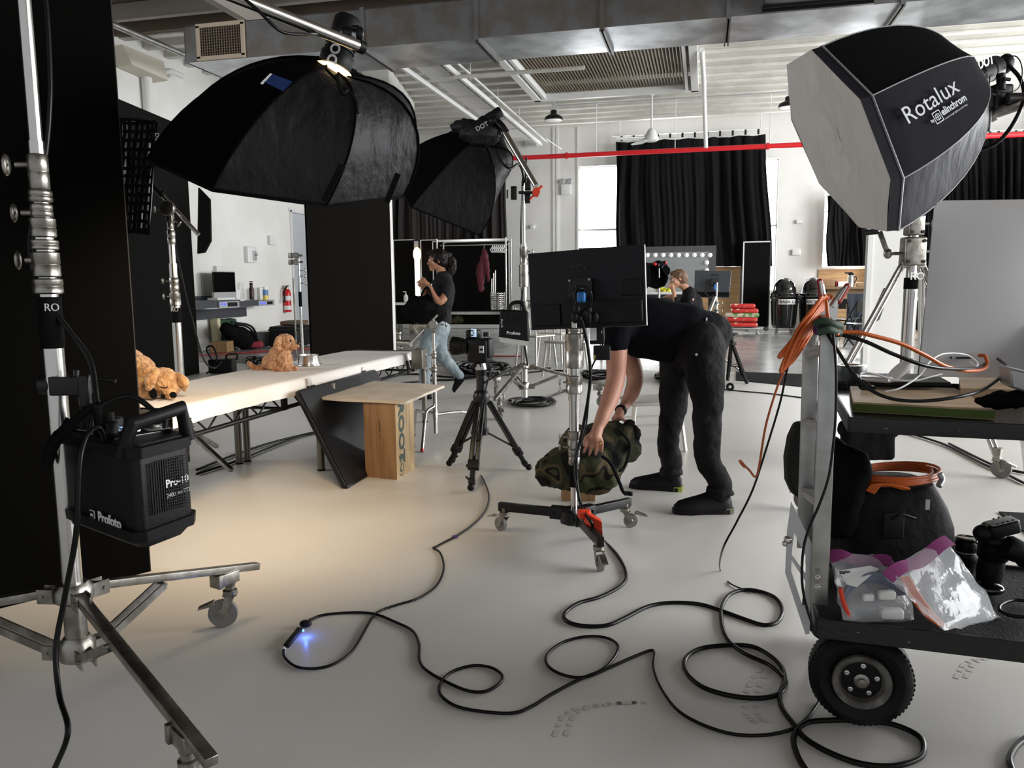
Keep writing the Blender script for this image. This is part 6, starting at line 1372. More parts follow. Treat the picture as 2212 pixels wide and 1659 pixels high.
# lenses and the flash
c = onL(2083, 1232); t = thing('camera_lens', 'short black lens standing upright behind the zip bags', 'lens', c)
mb = MB(); mb.lathe(c, UP, [(.03, 0), (.032, .01), (.032, .03), (.035, .033), (.035, .06), (.033, .062), (.036, .068), (.036, .095), (.033, .1), (.001, .1)], 32); mb.build('barrel', m_blackp, t); mb = MB(); mb.torus(c+UP*.065, UP, .036, .002); mb.build('ring', m_silver, t)
mb = MB(); mb.lathe(c+UP*.1, UP, [(.034, 0), (.034, .006), (.03, .008), (.001, .007)], 28); mb.build('lens_cap', m_blackg, t)
c = onL(2135, 1255); t = thing('camera_lens', 'long black zoom lens standing under the tilted flash unit', 'lens', c)
mb = MB(); mb.lathe(c, V((.08, 0, 1)), [(.034, 0), (.036, .012), (.038, .03), (.036, .07), (.042, .075), (.044, .12), (.042, .14), (.038, .15), (.001, .15)], 32); mb.build('barrel', m_blackp, t); mb = MB(); mb.torus(c+UP*.12, UP, .0445, .0025); mb.build('focus_ring', m_rubber, t)
D = 2.35; t = thing('flash_unit', 'black unit with a grey studded top tilted above the long lens', 'flash', at(2160, 1190, D))
mb = MB(); R3 = M4.Rotation(YAW, 3, 'Z') @ M4.Rotation(math.radians(-14), 3, 'Y'); mb.box(at(2162, 1140, D), (.09, .06, .04), R=R3, bv=.01); mb.ball(at(2125, 1152, D), .03, (1, .8, .9)); mb.ball(at(2150, 1168, D), .035, (1.1, 1, .6)); mb.build('body', m_blackp, t)
mb = MB(); mb.box(at(2163, 1128, D), (.082, .05, .01), R=R3, bv=.003); tp = mb.build('top_plate', m_pale, t)
mb = MB()
for i in range(4):
    for j in range(2): mb.ball(at(2146+i*11, 1128-i*3+j*7-3, D-.0)+UP*.006-FH*.02*j, .003, n=8, m=5)
mb.build('studs', m_blackp, tp)
D = 2.3; t = thing('camera_lens', 'black lens lying on its side at the right edge of the cart', 'lens', at(2200, 1205, D)); mb = MB(); mb.lathe(at(2172, 1180, D), (RT*.9-UP*.35-FH*.15), [(.03, 0), (.036, .01), (.034, .05), (.04, .055), (.042, .12), (.038, .14), (.001, .14)], 28); mb.build('barrel', m_blackp, t)
mb = MB(); g = onL(2130, 1283); mb.ball(g+UP*.018, .045, (1.1, .8, .42)); tagit(mb.build('lens_pouch', m_blackg), 'glossy black pouch lying in front of the long lens', 'pouch')
cable('black_cable', 'loop of glossy black lead at the right end of the lower deck', [onL(2230, 1300, .01), onL(2190, 1296, .01), onL(2165, 1305, .01), onL(2160, 1318, .01), onL(2185, 1330, .01), onL(2235, 1335, .01)], .005)
# ================================================================ rotalux softbox on its stand
n_ = (-RT*.88-FH*.42-UP*.2).normalized(); C3 = at(1811, 313, 5.2)
def onP(px, py, c=C3, n=n_): r = ray(px, py); return CAM+r*((c-CAM).dot(n)/r.dot(n))
face = [onP(*p) for p in ((1753, 107), (1858, 215), (1924, 388), (1916, 500), (1854, 491), (1769, 396), (1709, 259), (1700, 140))]
band = [p-n_*.10+(p-C3).normalized()*.012 for p in face]
Ap = at(2090, 172, 5.55)
t = thing('softbox', 'big softbox with a white diffuser front and grey seams at the upper right', 'softbox', Ap)
m_dif = m_softw; m_soft3 = mat('softbox_lower_cloth', (12, 13, 17), .6, bump=2.5, scale=7, detail=8, spec=.2, stretch=(1, 1, .4))
g = MB(); cc = C3-n_*.03
K_ = 6
rows = [[cc+(f-cc)*(j/K_)+n_*(-.03*(j/K_)*(1-j/K_)) for j in range(K_+1)] for f in face]
for i in range(8):
    a, b = face[i], face[(i+1) % 8]; gr = [[cc+((a*(1-u/6)+b*u/6)-cc)*(j/8)+n_*.012*mnoise.noise(V((i+u/6, j*.8, 2))) for u in range(7)] for j in range(1, 9)]
    g.sheet(gr); g.add([cc]+gr[0], [(0, q+1, q+2) for q in range(6)], True)
g.build('white_front', m_dif, t)
for i in range(8):
    j = (i+1) % 8; mb = MB(); mb.add([face[i], face[j], band[j], band[i]], [(0, 1, 2, 3)]); mb.build('front_lip', m_navy, t)
mb = MB(); mb.tube(band, .0095, n=6, sub=1, closed=True); mb.build('piping', m_piping, t)
bc = sum(band, V())/8
rib = softbox(t, Ap, bc, band, .11, [m_softb, m_navy, m_soft3, m_soft3, m_softn, m_softn, m_softn, m_softb], seam=m_piping, K=10, p=.8)
# lettering on the side facing us (panel 1)
def side(i, s, u, off=.012):
    a, b = rib(i, s), rib(i+1, s); p = a*(1-u)+b*u; inn = Ap+(bc-Ap)*(1-math.cos(s*PI/2)); return p+(inn-p)*.05*math.sin(PI*u)*math.sin(PI*s)
i0 = 1
def ontext(px, py):
    best = None
    for a in range(5, 100, 2):
        for b in range(4, 100, 3):
            q = side(i0, a/100, b/100); x, y = pxof(q); e = (x-px)**2+(y-py)**2
            if best is None or e < best[0]: best = (e, q)
    return best[1]
ta, tb, tc = ontext(1953, 274), ontext(2072, 195), ontext(2030, 160)
rt = (tb-ta).normalized(); nrm_ = rt.cross(tc-ta).normalized(); nrm_ = nrm_ if nrm_.dot(CAM-ta) > 0 else -nrm_; upv = nrm_.cross(rt)
if upv.z < 0: upv = -upv
text('softbox_lettering', 'Rotalux', m_silver, t, ta+nrm_*.03, rt, upv, .112, bold=.0, sx=1.12, shear=.0, depth=.002)
tb2 = ta+rt*.31-upv*.075+nrm_*.032
text('softbox_lettering', 'elinchrom', m_silver, t, tb2, rt, upv, .048, bold=.025, sx=.95, depth=.002)
text('softbox_lettering', 'by', m_silver, t, tb2-rt*.12+upv*.0, rt, upv, .022, bold=.02, depth=.002)
text('softbox_lettering', 'creative image lighting technology', m_silver, t, tb2-upv*.03, rt, upv, .012, depth=.001, sx=1.05)
mb = MB(); e0 = tb2-rt*.045+upv*.012
for (a, b, w_, h_) in ((-.035, 0, .006, .08), (.035, 0, .006, .08), (0, .037, .076, .006), (0, -.037, .076, .006), (0, .0, .05, .005), (0, .018, .04, .005), (0, -.018, .04, .005), (-.018, 0, .005, .04), (.018, 0, .005, .04), (0, 0, .005, .05)):
    mb.box(e0+rt*a+upv*b, (w_, h_, .002), R=M4((rt, upv, nrm_)).transposed())
mb.build('square_emblem', m_silver, t)
hd = (at(2175, 135, 5.75)-Ap).normalized(); h = flash_head(t, Ap-hd*.02, hd, .38, .085)
text('head_lettering', 'DOT', m_whitep, h, at(2114, 150, 5.42), hd, UP, .06, bold=.03)
mb = MB(); mb.ball(at(2172, 138, 5.7), .07, (.8, 1, 1)); mb.build('head_cap', m_blackp, h)
# its boom and bracket
t = thing('boom_pole', 'thick dark boom tube behind the white fronted softbox with a black bracket', 'boom', at(2135, 250, 5.7))
mb = MB(); mb.rod(at(2080, 275, 5.75), at(2150, 243, 5.6), .055, n=18); mb.rod(at(2150, 243, 5.6), at(2260, 205, 5.4), .042, n=18); mb.build('tube', m_steeld, t)
mb = MB(); mb.box(at(2160, 215, 5.6), (.14, .1, .2), rz=.3, bv=.02); mb.rod(at(2163, 195, 5.55), at(2162, 160, 5.55), .03); mb.rod(at(2130, 200, 5.5), at(2122, 228, 5.5), .01); mb.rod(at(2128, 200, 5.5), at(2150, 205, 5.5), .012); mb.rod(at(2175, 213, 5.5), at(2240, 213, 5.5), .04); mb.box(at(2135, 262, 5.5), (.03, .03, .14), rz=.2, R=None, bv=.008); mb.rod(at(2120, 278, 5.5), at(2127, 292, 5.5), .014); mb.rod(at(2120, 278, 5.5), at(2138, 270, 5.5), .012); mb.rod(at(2168, 170, 5.5), at(2182, 172, 5.5), .012); mb.build('bracket', m_blackm, t)
mb = MB(); mb.torus(at(2120, 255, 5.65), RT+UP*.4, .062, .012); mb.build('tube_clamp', m_blackm, t)
cable('head_cable', 'black flash cable looping beside the head of the upper right softbox', [at(2172, 135, 5.65), at(2200, 165, 5.6), at(2212, 200, 5.5), at(2205, 235, 5.45), at(2180, 280, 5.5), at(2150, 310, 5.6), at(2110, 325, 5.7), at(2070, 322, 5.9)], .014)
cable('thin_black_cable', 'thin sync lead around the bracket of the upper right softbox', [at(2165, 125, 5.6), at(2195, 122, 5.55), at(2208, 150, 5.5), at(2200, 190, 5.5), at(2170, 200, 5.5), at(2140, 190, 5.5), at(2138, 165, 5.5)], .004)
# stand
D = 5.65; c = at(1952, 900, D); c.z = 0
t = thing('wind_up_stand', 'tall chrome wind up stand holding the white fronted softbox', 'light stand', c)
zf = lambda y, x=1955: at(x, y, D).z
riser(t, c, [(.25, zf(600), .045), (zf(640), zf(560), .036)])
riser(t, c, [(zf(560), zf(380), .03), (zf(470), zf(260), .022)])
for dx, y0, y1, w_ in ((0, 575, 515, .15), (.0, 512, 462, .11)):
    p = V((c.x, c.y, (zf(y0)+zf(y1))/2))+RT*dx; mb = MB(); mb.box(p, (w_, .1, zf(y1)-zf(y0)), rz=YAW, bv=.014); hs = mb.build('gear_housing', m_steeld, t)
    for a in (-1, 1):
        for b_ in (-1, 1): mb = MB(); q = p+RT*a*w_*.36+UP*b_*(zf(y1)-zf(y0))*.36-FH*.052; mb.rod(q, q-FH*.006, .012); mb.build('bolt', m_blackm, hs)
    knob(t, p+RT*w_*.55, RT, .07, r=.014)
mb = MB(); p = V((c.x, c.y, zf(552)))-RT*.1; q1 = at(1900, 500, D-.1); q0 = at(1918, 548, D-.1); mb.obox(q0, q1, .02, .035, bv=.004); mb.rod(q0, q0+RT*.1, .012); mb.ball(q0, .03, (1, .6, 1.2)); cr_ = mb.build('crank', m_steeld, t)
mb = MB(); mb.rod(at(1895, 500, D-.1), at(1866, 503, D-.1), .02); mb.build('crank_grip', m_blackp, cr_)
mb = MB(); mb.rod((c.x, c.y, zf(600)), (c.x, c.y, zf(624)), .048); mb.build('black_tape', m_black, t)
text('tape_letters', 'RO', m_whitep, t, V((c.x, c.y, zf(604)))-FH*.052-RT*.035, RT, UP, .05, bold=.02)
mb = MB(); mb.box((c.x, c.y, zf(572)), (.17, .06, .05), rz=YAW, bv=.006); mb.build('leg_yoke', m_steeld, t)
for (ex, ey, ed, s_, fa) in ((1800, 845, 4.5, -1, 2.4), (2152, 1008, 5.0, 1, -.6), (1985, 930, 6.6, 1, 1.2)):
    top = V((c.x, c.y, zf(574)))+RT*.07*s_; e = at(ex, ey, ed)
    if ey == 1008: e.z = .14
    elif ey == 930: e.z = .14
    d = (e-top); 
    if ey == 845: d = d*1.25; e = top+d
    mb = MB(); dn_ = d.normalized(); sd = dn_.cross(FH).normalized()
    for q in (-1, 1): mb.rod(top+sd*.014*q, e+sd*.014*q, .012)
    l = mb.build('leg', m_steel, t)
    mid = top+(e-top)*.86; mb = MB(); mb.obox(V((c.x, c.y, .26)), V((mid.x, mid.y, max(.2, mid.z-.0))), .03, .03); mb.build('brace', m_steel, l)
    mb = MB(); mb.rod(e+UP*.05, e-UP*.02, .03, .022); mb.build('caster_socket', m_steeld, l)
    caster(l, V((e.x, e.y, e.z)), .06, fa)
mb = MB(); mb.box((c.x, c.y, .26), (.14, .14, .06), rz=YAW, bv=.01); mb.build('brace_collar', m_steeld, t)
p = at(1870, 680, 5.0); mb = MB(); mb.prism([at(1912, 622, 5.35), at(1918, 640, 5.35), at(1900, 690, 5.1), at(1885, 700, 5.1), at(1878, 695, 5.1)], FH*.02); mb.build('tape_flag', mat('grey_tape_flag', (70, 74, 74), .6), t)
# sandbag hanging from the stand
mb = MB(); limb(mb, [(at(1828, 925, 5.3), .06), (at(1925, 930, 5.3), .055)]); mb.box(at(1874, 956, 5.25), (.35, .09, .24), rz=YAW, bv=.03); mb.box(at(1875, 930, 5.25), (.35, .12, .1), rz=YAW, bv=.03)
tagit(remesh(mb.build('sandbag', m_black), .012, .015, .08, 2), 'black sandbag hung over the brace of the wind up stand', 'sandbag')
# ================================================================ back of the hall
# floor mats
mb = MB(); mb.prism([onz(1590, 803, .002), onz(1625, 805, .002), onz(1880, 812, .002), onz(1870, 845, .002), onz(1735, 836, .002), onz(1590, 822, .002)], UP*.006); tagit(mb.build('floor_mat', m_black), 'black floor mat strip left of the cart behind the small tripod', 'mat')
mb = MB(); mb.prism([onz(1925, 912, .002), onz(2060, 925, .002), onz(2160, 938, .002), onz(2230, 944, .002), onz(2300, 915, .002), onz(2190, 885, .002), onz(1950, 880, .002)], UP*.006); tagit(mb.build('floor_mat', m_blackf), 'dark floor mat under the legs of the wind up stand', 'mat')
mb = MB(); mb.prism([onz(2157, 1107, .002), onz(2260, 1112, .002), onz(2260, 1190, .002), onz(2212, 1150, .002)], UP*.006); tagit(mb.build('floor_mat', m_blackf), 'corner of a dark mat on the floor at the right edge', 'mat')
# clothes rack in front of the grey curtain
Y = 18.0
def O(px, py, y=Y): return ony(px, py, y)
def floorp(p): return V((p.x, p.y, 0))
xl, xr_ = O(945, 600).x, O(1093, 600).x; zt, zb = O(1020, 519).z, O(1020, 677).z
t = thing('clothes_rack', 'chrome wire clothes rack on wheels behind the walking person', 'rack', (xl/2+xr_/2, Y, 0))
mb = MB()
for x in (xl, xr_, xl, xr_):
    for y in (Y, Y+.5): mb.rod((x, y, .12), (x, y, zt+.05), .02)
mb.build('post', m_steel, t)
for z in (zt, zb):
    mb = MB(); mb.box(((xl+xr_)/2, Y, z), (xr_-xl, .02, .05)); mb.box(((xl+xr_)/2, Y+.5, z), (xr_-xl, .02, .05))
    for i in range(40): mb.box((xl+(xr_-xl)*i/39, Y+.25, z), (.012, .5, .012))
    for i in range(3): mb.box(((xl+xr_)/2, Y+.12*i+.1, z), (xr_-xl, .01, .012))
    mb.build('wire_shelf', m_steel, t)
for x in (xl+.05, xr_-.05): 
    for y in (Y, Y+.45): caster(t, (x, y, .2), .06, .4, brake=False)
mb = MB(); mb.rod((xl, Y+.25, zt-.1), (xr_, Y+.25, zt-.1), .015); mb.build('hanging_rail', m_steel, t)
t = thing('garment', 'dark red garment on a hanger in the clothes rack', 'garment', O(1045, 625)+V((0, .25, 0)))
mb = MB(); limb(mb, [(O(1046, 543, Y+.2), .06), (O(1046, 560, Y+.2), .1), (O(1038, 590, Y+.2), .11), (O(1040, 625, Y+.2), .07)]); limb(mb, [(O(1048, 548, Y+.15), .06), (O(1052, 580, Y+.15), .06), (O(1055, 605, Y+.15), .04)])
remesh(mb.build('cloth', mat('wine_cloth', (92, 30, 44), .85), t), .02, .06, .1, 2)
mb = MB(); mb.tube([O(1046, 543, Y+.2), O(1046, 530, Y+.24), O(1050, 527, Y+.25)], .006); mb.build('hanger', m_steel, t)
for i in range(7):
    x = 1064+i*4.2; t0 = thing('hanger', ['leftmost', 'second', 'third', 'middle', 'fifth', 'sixth', 'rightmost'][i]+' of the seven clear plastic hangers on the rack rail', 'hanger', O(x, 552), 'clear hangers on the clothes rack')
    mb = MB(); mb.tube([O(x, 527, Y+.25), O(x, 533, Y+.25), O(x-5, 540, Y+.12+.02*i), O(x, 545, Y+.25), O(x+5, 540, Y+.38), O(x, 533, Y+.25)], .014, sub=2); mb.build('frame', m_whitep, t0)
t = thing('wire_basket', 'chrome wire basket with tall rods on the lower rack shelf', 'basket', O(1072, 673))
mb = MB(); b = O(1072, 673)+V((0, .2, .03))
for i in range(9): mb.torus(b+UP*(.03+i*.045), UP, .17+.02*math.sin(i*2), .012, n=16, m=5)
for i in range(14): a = 2*PI*i/14; mb.rod(b+V((.17*math.cos(a), .17*math.sin(a), 0)), b+V((.18*math.cos(a), .18*math.sin(a), .42)), .008, n=6)
mb.build('basket', m_steel, t)
for x, y in ((1062, 602), (1066, 590), (1070, 584)): mb = MB(); mb.rod(O(x, 640, Y+.2), O(x, y, Y+.2), .014); mb.build('tall_rod', m_steel, t)
# dark panels behind the rack
def panel(name, label, x0, x1, y0, y1, Yp, m=m_blackf, th=.05, edge=True, yaw=0, cat='panel'):
    a, b = ony(x0, y0, Yp), ony(x1, y0, Yp); zt = a.z; zb = 0; t = thing(name, label, cat, ((a.x+b.x)/2, Yp, max(0, zb)))
    mb = MB(); mb.box(((a.x+b.x)/2, Yp+th/2, (zt+.24)/2), (b.x-a.x, th, zt-.24)); mb.build('board', m, t)
    for x in (a.x+.1, b.x-.1): mb = MB(); mb.box((x, Yp+th/2, .12), (.04, .3, .24)); mb.build('foot', m_steeld, t)
    if edge:
        mb = MB(); mb.box(((a.x+b.x)/2, Yp-.0, zt), (b.x-a.x, th, .02)); mb.box((a.x, Yp, (zt+zb)/2), (.02, th, zt-zb)); mb.build('edge', m_whitep, t)
    return t
panel('backdrop_board', 'wide black board right behind the clothes rack', 935, 1097, 522, 702, 18.9)
panel('backdrop_board', 'black board left of the lit strip behind the handbag', 850, 893, 519, 700, 18.95)
panel('backdrop_board', 'black board between the lit strip and the clothes rack', 909, 944, 519, 700, 18.98)
t = thing('light_strip', 'glowing vertical lamp strip with a warm bulb behind the walking person', 'lamp', O(902, 690, 18.8))
mb = MB(); a, b = O(901, 690, 18.8), O(901, 521, 18.8); a.z = 0; mb.box((a+b)/2, (.1, .05, b.z)); mb.build('housing', m_silver, t)
mb = MB(); a, b = O(902, 640, 18.76), O(902, 560, 18.76); mb.box((a+b)/2, (.13, .03, (b-a).length), bv=.01); mb.build('tube', mat('lit_tube', (255, 250, 235), .5, emit=(255, 248, 230), es=2.0), t)
mb = MB(); mb.ball(O(901, 549, 18.7), .13, (.8, .5, 1.3)); mb.build('bulb', m_glow, t)
mb = MB(); p = O(876, 656, 18.7); mb.box(p+UP*.0, (.75, .3, .06)); tagit(mb.build('white_shelf', m_whitep), 'narrow white shelf behind the handbag', 'shelf')
t = thing('soap_dispenser', 'white pump bottle on the narrow white shelf', 'bottle', O(877, 653, 18.6)); p = O(877, 652, 18.6); mb = MB(); mb.lathe(p, UP, [(.05, 0), (.055, .02), (.055, .15), (.02, .18), (.02, .2)], 16); mb.build('bottle', m_whitep, t); mb = MB(); mb.rod(p+UP*.2, p+UP*.25, .012); mb.box(p+UP*.25-RT*.03, (.08, .02, .02)); mb.build('pump', m_whitep, t)
mb = MB(); p = O(986, 690, 18.1); limb(mb, [(p-RT*.15, .09), (p, .11), (p+RT*.1, .08)]); tagit(remesh(mb.build('camouflage_pouch', m_camo), .02, .04, .08, 2), 'small camouflage bundle hanging below the clothes rack', 'pouch')
# wall mirror with round bulbs
Y = 17.6
mx0, mx1 = O(1250, 545, Y).x, O(1547, 545, Y).x; mz1, mz0 = O(1400, 533, Y).z, O(1400, 640, Y).z
t = thing('vanity_mirror', 'large dressing mirror framed with round bulbs on a grey stand', 'mirror', ((mx0+mx1)/2, Y, mz0))
mb = MB(); mb.box(((mx0+mx1)/2, Y+.03, (mz0+mz1)/2), (mx1-mx0, .05, mz1-mz0)); mb.build('frame', mat('grey_mirror_frame', (74, 74, 74), .5), t)
mb = MB(); mb.box(((mx0+mx1)/2-.06, Y-.0, (mz0+mz1)/2-.06), (mx1-mx0-.2, .02, mz1-mz0-.14)); mb.build('glass', mat('mirror_pane', (165, 168, 168), .25, .5), t)
for i in range(15):
    p = O(1398+ i*16.9-101, 551, Y-.03); mb = MB(); mb.ball(p, .05); mb.build('bulb', m_bulb, t)
for i in range(4): mb = MB(); mb.ball(O(1526.5, 567+i*17, Y-.03), .05); mb.build('bulb', m_bulb, t)
mb = MB(); 
for x in (mx0+.1, mx1-.1): mb.box((x, Y+.05, mz0/2), (.08, .05, mz0))
mb.build('support', m_blackm, t)
# long table
t = thing('work_table', 'dark long table with a pale top in front of the mirror', 'table', floorp(O(1440, 640, 16.6))); tz = O(1440, 633, 16.6).z
a, b = O(1300, 633, 16.6).x, O(1500, 633, 16.6).x
mb = MB(); mb.box(((a+b)/2, 16.9, tz), (b-a, .8, .05)); mb.build('top', m_whitep, t); mb = MB(); mb.box(((a+b)/2, 16.55, tz-.16), (b-a, .04, .28)); mb.build('apron', mat('dark_grey_panel', (40, 41, 43), .6), t)
for x in (a+.1, b-.1): mb = MB(); mb.box((x, 16.9, tz/2), (.06, .06, tz)); mb.build('leg', m_blackm, t)
t = thing('flower_bunch', 'small bunch of yellow flowers on the table beside the seated person', 'flowers', O(1437, 632, 16.7)); mb = MB()
for i in range(16): mb.ball(O(1437+random.uniform(-9, 9), 628+random.uniform(-4, 4), 16.7+random.uniform(-.08, .08)), .045, n=7, m=5)
mb.build('blossoms', mat('yellow_petals', (222, 216, 60), .6), t); mb = MB()
for i in range(6): mb.rod(O(1430+i*3, 630, 16.7), O(1426+i*3, 634, 16.7), .012, n=5)
mb.build('stems', mat('green_stem', (120, 140, 50), .6), t)
mb = MB(); p = O(1410, 624, 16.9); mb.box(p, (.35, .25, .22), bv=.02); tagit(mb.build('white_bin', m_whitep), 'white tray box on the table under the small black softbox', 'box')
# small black softbox on a stand near the mirror
t = thing('softbox', 'small black softbox with red knobs on a stand before the mirror', 'softbox', floorp(O(1424, 640, 16.2)))
def q_(px, py, y=16.2): return ony(px, py, y)
apx = q_(1432, 574, 16.3); cen = q_(1412, 598, 16.1); rr_ = [cen+V((.27*math.cos(a), -.12*math.cos(a)*0+.2*math.sin(a)*.4, .24*math.sin(a)))+V((-.06*math.sin(a), 0, 0)) for a in [2*PI*i/8 for i in range(8)]]
softbox(t, apx, cen, rr_, .05, [m_softb]*8, seam=m_piping, inner=None, K=5)
mb = MB(); mb.rod(q_(1424, 570), q_(1424, 637), .02); mb.rod(q_(1424, 637), floorp(q_(1424, 640)), .025); mb.build('pole', m_steel, t)
for a in (0, 2.1, 4.2): mb = MB(); p = floorp(q_(1424, 640)); mb.rod(p+UP*.4, p+V((math.cos(a), math.sin(a), 0))*.5, .015); mb.build('leg', m_steel, t)
mb = MB(); mb.ball(q_(1415, 571), .04); mb.ball(q_(1437, 568), .035); mb.build('red_knob', m_red, t)
mb = MB(); mb.rod(q_(1425, 572), q_(1438, 566), .04); mb.build('lamp_head', m_blackm, t)
mb = MB(); mb.prism([q_(1390, 566, 16.0), q_(1402, 568, 16.0), q_(1405, 610, 16.0), q_(1396, 626, 16.0), q_(1388, 626, 16.0)], V((0, .08, 0))); tagit(mb.build('black_flag', m_blackf), 'narrow black flag beside the edge of the large monitor', 'flag')
# black stool under the seated person, second monitor on stand
D = 10.3; p = at(1502, 745, D); p.z = at(1502, 765, D).z; f = floorp(p)
t = thing('stool', 'black round stool carrying the seated person', 'stool', f); mb = MB(); mb.lathe(f+UP*(p.z-.06), UP, [(.17, 0), (.18, .02), (.17, .05)], 20); mb.build('seat', m_black, t); mb = MB(); mb.rod(f+UP*.05, f+UP*(p.z-.05), .03); mb.build('column', m_steeld, t); mb = MB(); mb.lathe(f, UP, [(.24, 0), (.24, .02), (.04, .05)], 24); mb.build('base', m_blackm, t)
D = 10.55; t = thing('monitor', 'smaller grey monitor with a blue plug facing away beside the seated person', 'monitor', at(1538, 643, D))
mq = [at(1501, 584, D+.08), at(1580, 585, D-.08), at(1575, 643, D-.08), at(1499, 642, D+.08)]; nv_ = (mq[1]-mq[0]).cross(mq[3]-mq[0]).normalized(); nv_ = nv_ if nv_.y < 0 else -nv_
mb = MB(); mb.prism(mq, -nv_*.03); mb.build('back_panel', mat('grey_monitor_back', (84, 88, 92), .35, .3), t, bevel=.004)
mb = MB(); mb.prism([mq[3]*.8+mq[0]*.2, mq[2]*.8+mq[1]*.2, mq[2]*.97+mq[1]*.03, mq[3]*.97+mq[0]*.03], nv_*.015); mb.build('rear_cover', m_blackp, t)
mb = MB(); mb.box(at(1543, 609, D-.04), (.09, .03, .09), rz=YAW); mb.tube([at(1535, 608, D-.06), at(1528, 618, D-.06), at(1522, 630, D-.06), at(1532, 640, D-.05), at(1545, 636, D-.05)], .008); mb.build('mount_plate', m_blackm, t); mb = MB(); mb.box(at(1545, 620, D-.07), (.03, .02, .07), rz=YAW); mb.build('blue_plug', m_blue, t)
text('maker_lettering', 'BenQ', m_blackp, t, at(1536, 596, D-.06)+nv_*.01, (mq[1]-mq[0]), UP, .028, bold=.02)
p = at(1546, 700, D); f = floorp(p); t = thing('monitor_stand', 'slim chrome stand under the smaller grey monitor', 'monitor stand', f)
zf = lambda y: at(1546, y, D).z
riser(t, f, [(.1, zf(690), .03), (zf(690), zf(650), .026), (zf(655), zf(610), .018)])
for y in (655, 672, 688): collar(t, (f.x, f.y, zf(y)), .036, .05, rings=2); knob(t, V((f.x, f.y, zf(y)))+RT*.02, RT, .06)
mb = MB()
for a in (.3, 2.4, 4.5): mb.rod(f+UP*.3, f+V((math.cos(a), math.sin(a), 0))*.4+UP*.02, .014)
mb.build('leg', m_steeld, t)
mb = MB(); mb.obox(at(1525, 690, D-.05), at(1545, 640, D-.05), .06, .02); mb.build('paper_tag', m_whitep, t)
# narrow black panel cart
t = thing('rolling_screen', 'tall narrow black screen on casters left of the bins', 'screen', onz(1632, 712)); Yp = 20.9
a0, a1, a2 = ony(1601, 523, Yp), ony(1607, 523, Yp-.3), ony(1664, 523, Yp-.3); zt = a1.z
mb = MB(); mb.prism([V((a1.x, Yp-.3, .12)), V((a2.x, Yp-.3, .12)), V((a2.x+.05, Yp, .12)), V((a0.x, Yp, .12))], UP*(zt-.12)); mb.build('body', m_blackf, t)
mb = MB(); mb.box((a1.x, Yp-.31, zt/2+.06), (.03, .03, zt-.1)); mb.box(((a1.x+a2.x)/2, Yp-.31, zt), (a2.x-a1.x, .03, .03)); mb.build('edge', m_whitep, t)
for x in (a1.x+.1, a2.x-.05): caster(t, (x, Yp-.2, .18), .07, .5, brake=False)
# trash bins
def bin_(px, label, words):
    p = onz(px, 720); t = thing('trash_bin', label, 'trash bin', p); r = px2m(29, dep(p)); 
    mb = MB(); mb.lathe(p+UP*.14, UP, [(r*.78, 0), (r*.8, .02), (r*.93, .68), (r*1.02, .7), (r*1.04, .74), (r*.98, .76)], 32); mb.build('body', m_blackg, t)
    mb = MB()
    for i in range(10): a = 2*PI*i/10; d = V((math.cos(a), math.sin(a), 0)); mb.obox(p+UP*.2+d*r*.81, p+UP*.78+d*r*.92, .05, .03, up=d)
    mb.build('rib', m_blackp, t)
    mb = MB(); mb.lathe(p+UP*.9, UP, [(r*.98, 0), (r*.98, .05), (r*.82, .09), (r*.80, .16), (r*.7, .28), (r*.45, .38), (r*.15, .42), (.001, .425)], 32); mb.build('dome_lid', m_blackg, t)
    mb = MB(); mb.box(p+V((r*.95, -r*.5, .85)), (.12, .2, .1), bv=.02); mb.build('handle', m_blackp, t)
    mb = MB(); g = [[p+UP*z+V((math.sin(a)*r*1.01, -math.cos(a)*r*1.01, 0)) for a in [-.55+1.3*i/10 for i in range(11)]] for z in (.82, .70)]
    mb.sheet(g, .004); lb = mb.build('label', m_whitep, t)
    text('label_lettering', words, m_blackp, lb, p+V((-r*.62, -r*1.06, .73)), V((1, .0, 0)), UP, .07, bold=.02)
    for a in (.5, 2.2, 3.9, 5.4): caster(t, p+V((math.cos(a)*r*.7, math.sin(a)*r*.7, .15)), .055, a, brake=False)
bin_(1692, 'glossy black domed trash bin nearest to the narrow black panel', 'TRASH ONLY'); bin_(1753, 'glossy black domed bin behind the orange cable loops', 'RECYCLE ONLY')
# food bags on a small dolly
p = onz(1604, 724); t = thing('dolly', 'small flat dolly on casters under the red bags', 'dolly', p)
mb = MB(); mb.box(p+UP*.16, (.75, .45, .04), bv=.01); mb.build('platform', m_silver, t)
for a in (-.32, .32):
    for b in (-.18, .18): caster(t, p+V((a, b, .14)), .05, .3, brake=False)
m_bagr = mat('red_bag', (196, 52, 48), .35, bump=.5, scale=14, col2=(232, 200, 170), cscale=9, cmin=.6, cmax=.66); m_bagg = mat('green_bag', (206, 196, 176), .35, bump=.5, scale=14, col2=(90, 140, 70), cscale=8, cmin=.5, cmax=.55)
for i, (z, m, w_, lb) in enumerate(((.25, m_bagr, .66, 'red food bag at the bottom of the pile'), (.37, m_bagr, .7, 'red and white food bag second from the bottom'), (.47, m_bagg, .76, 'pale bag with green print in the middle of the pile'), (.57, m_bagr, .6, 'red and cream bag just below the top one'), (.68, m_bagr, .56, 'topmost red food bag of the pile on the dolly'))):
    mb = MB(); q = p+UP*z+V((random.uniform(-.04, .04), 0, 0)); mb.box(q, (w_, .4, .1), rz=random.uniform(-.1, .1), bv=.045); tagit(mb.build('food_bag', m), lb, 'food bag', 'food bags piled on the dolly')
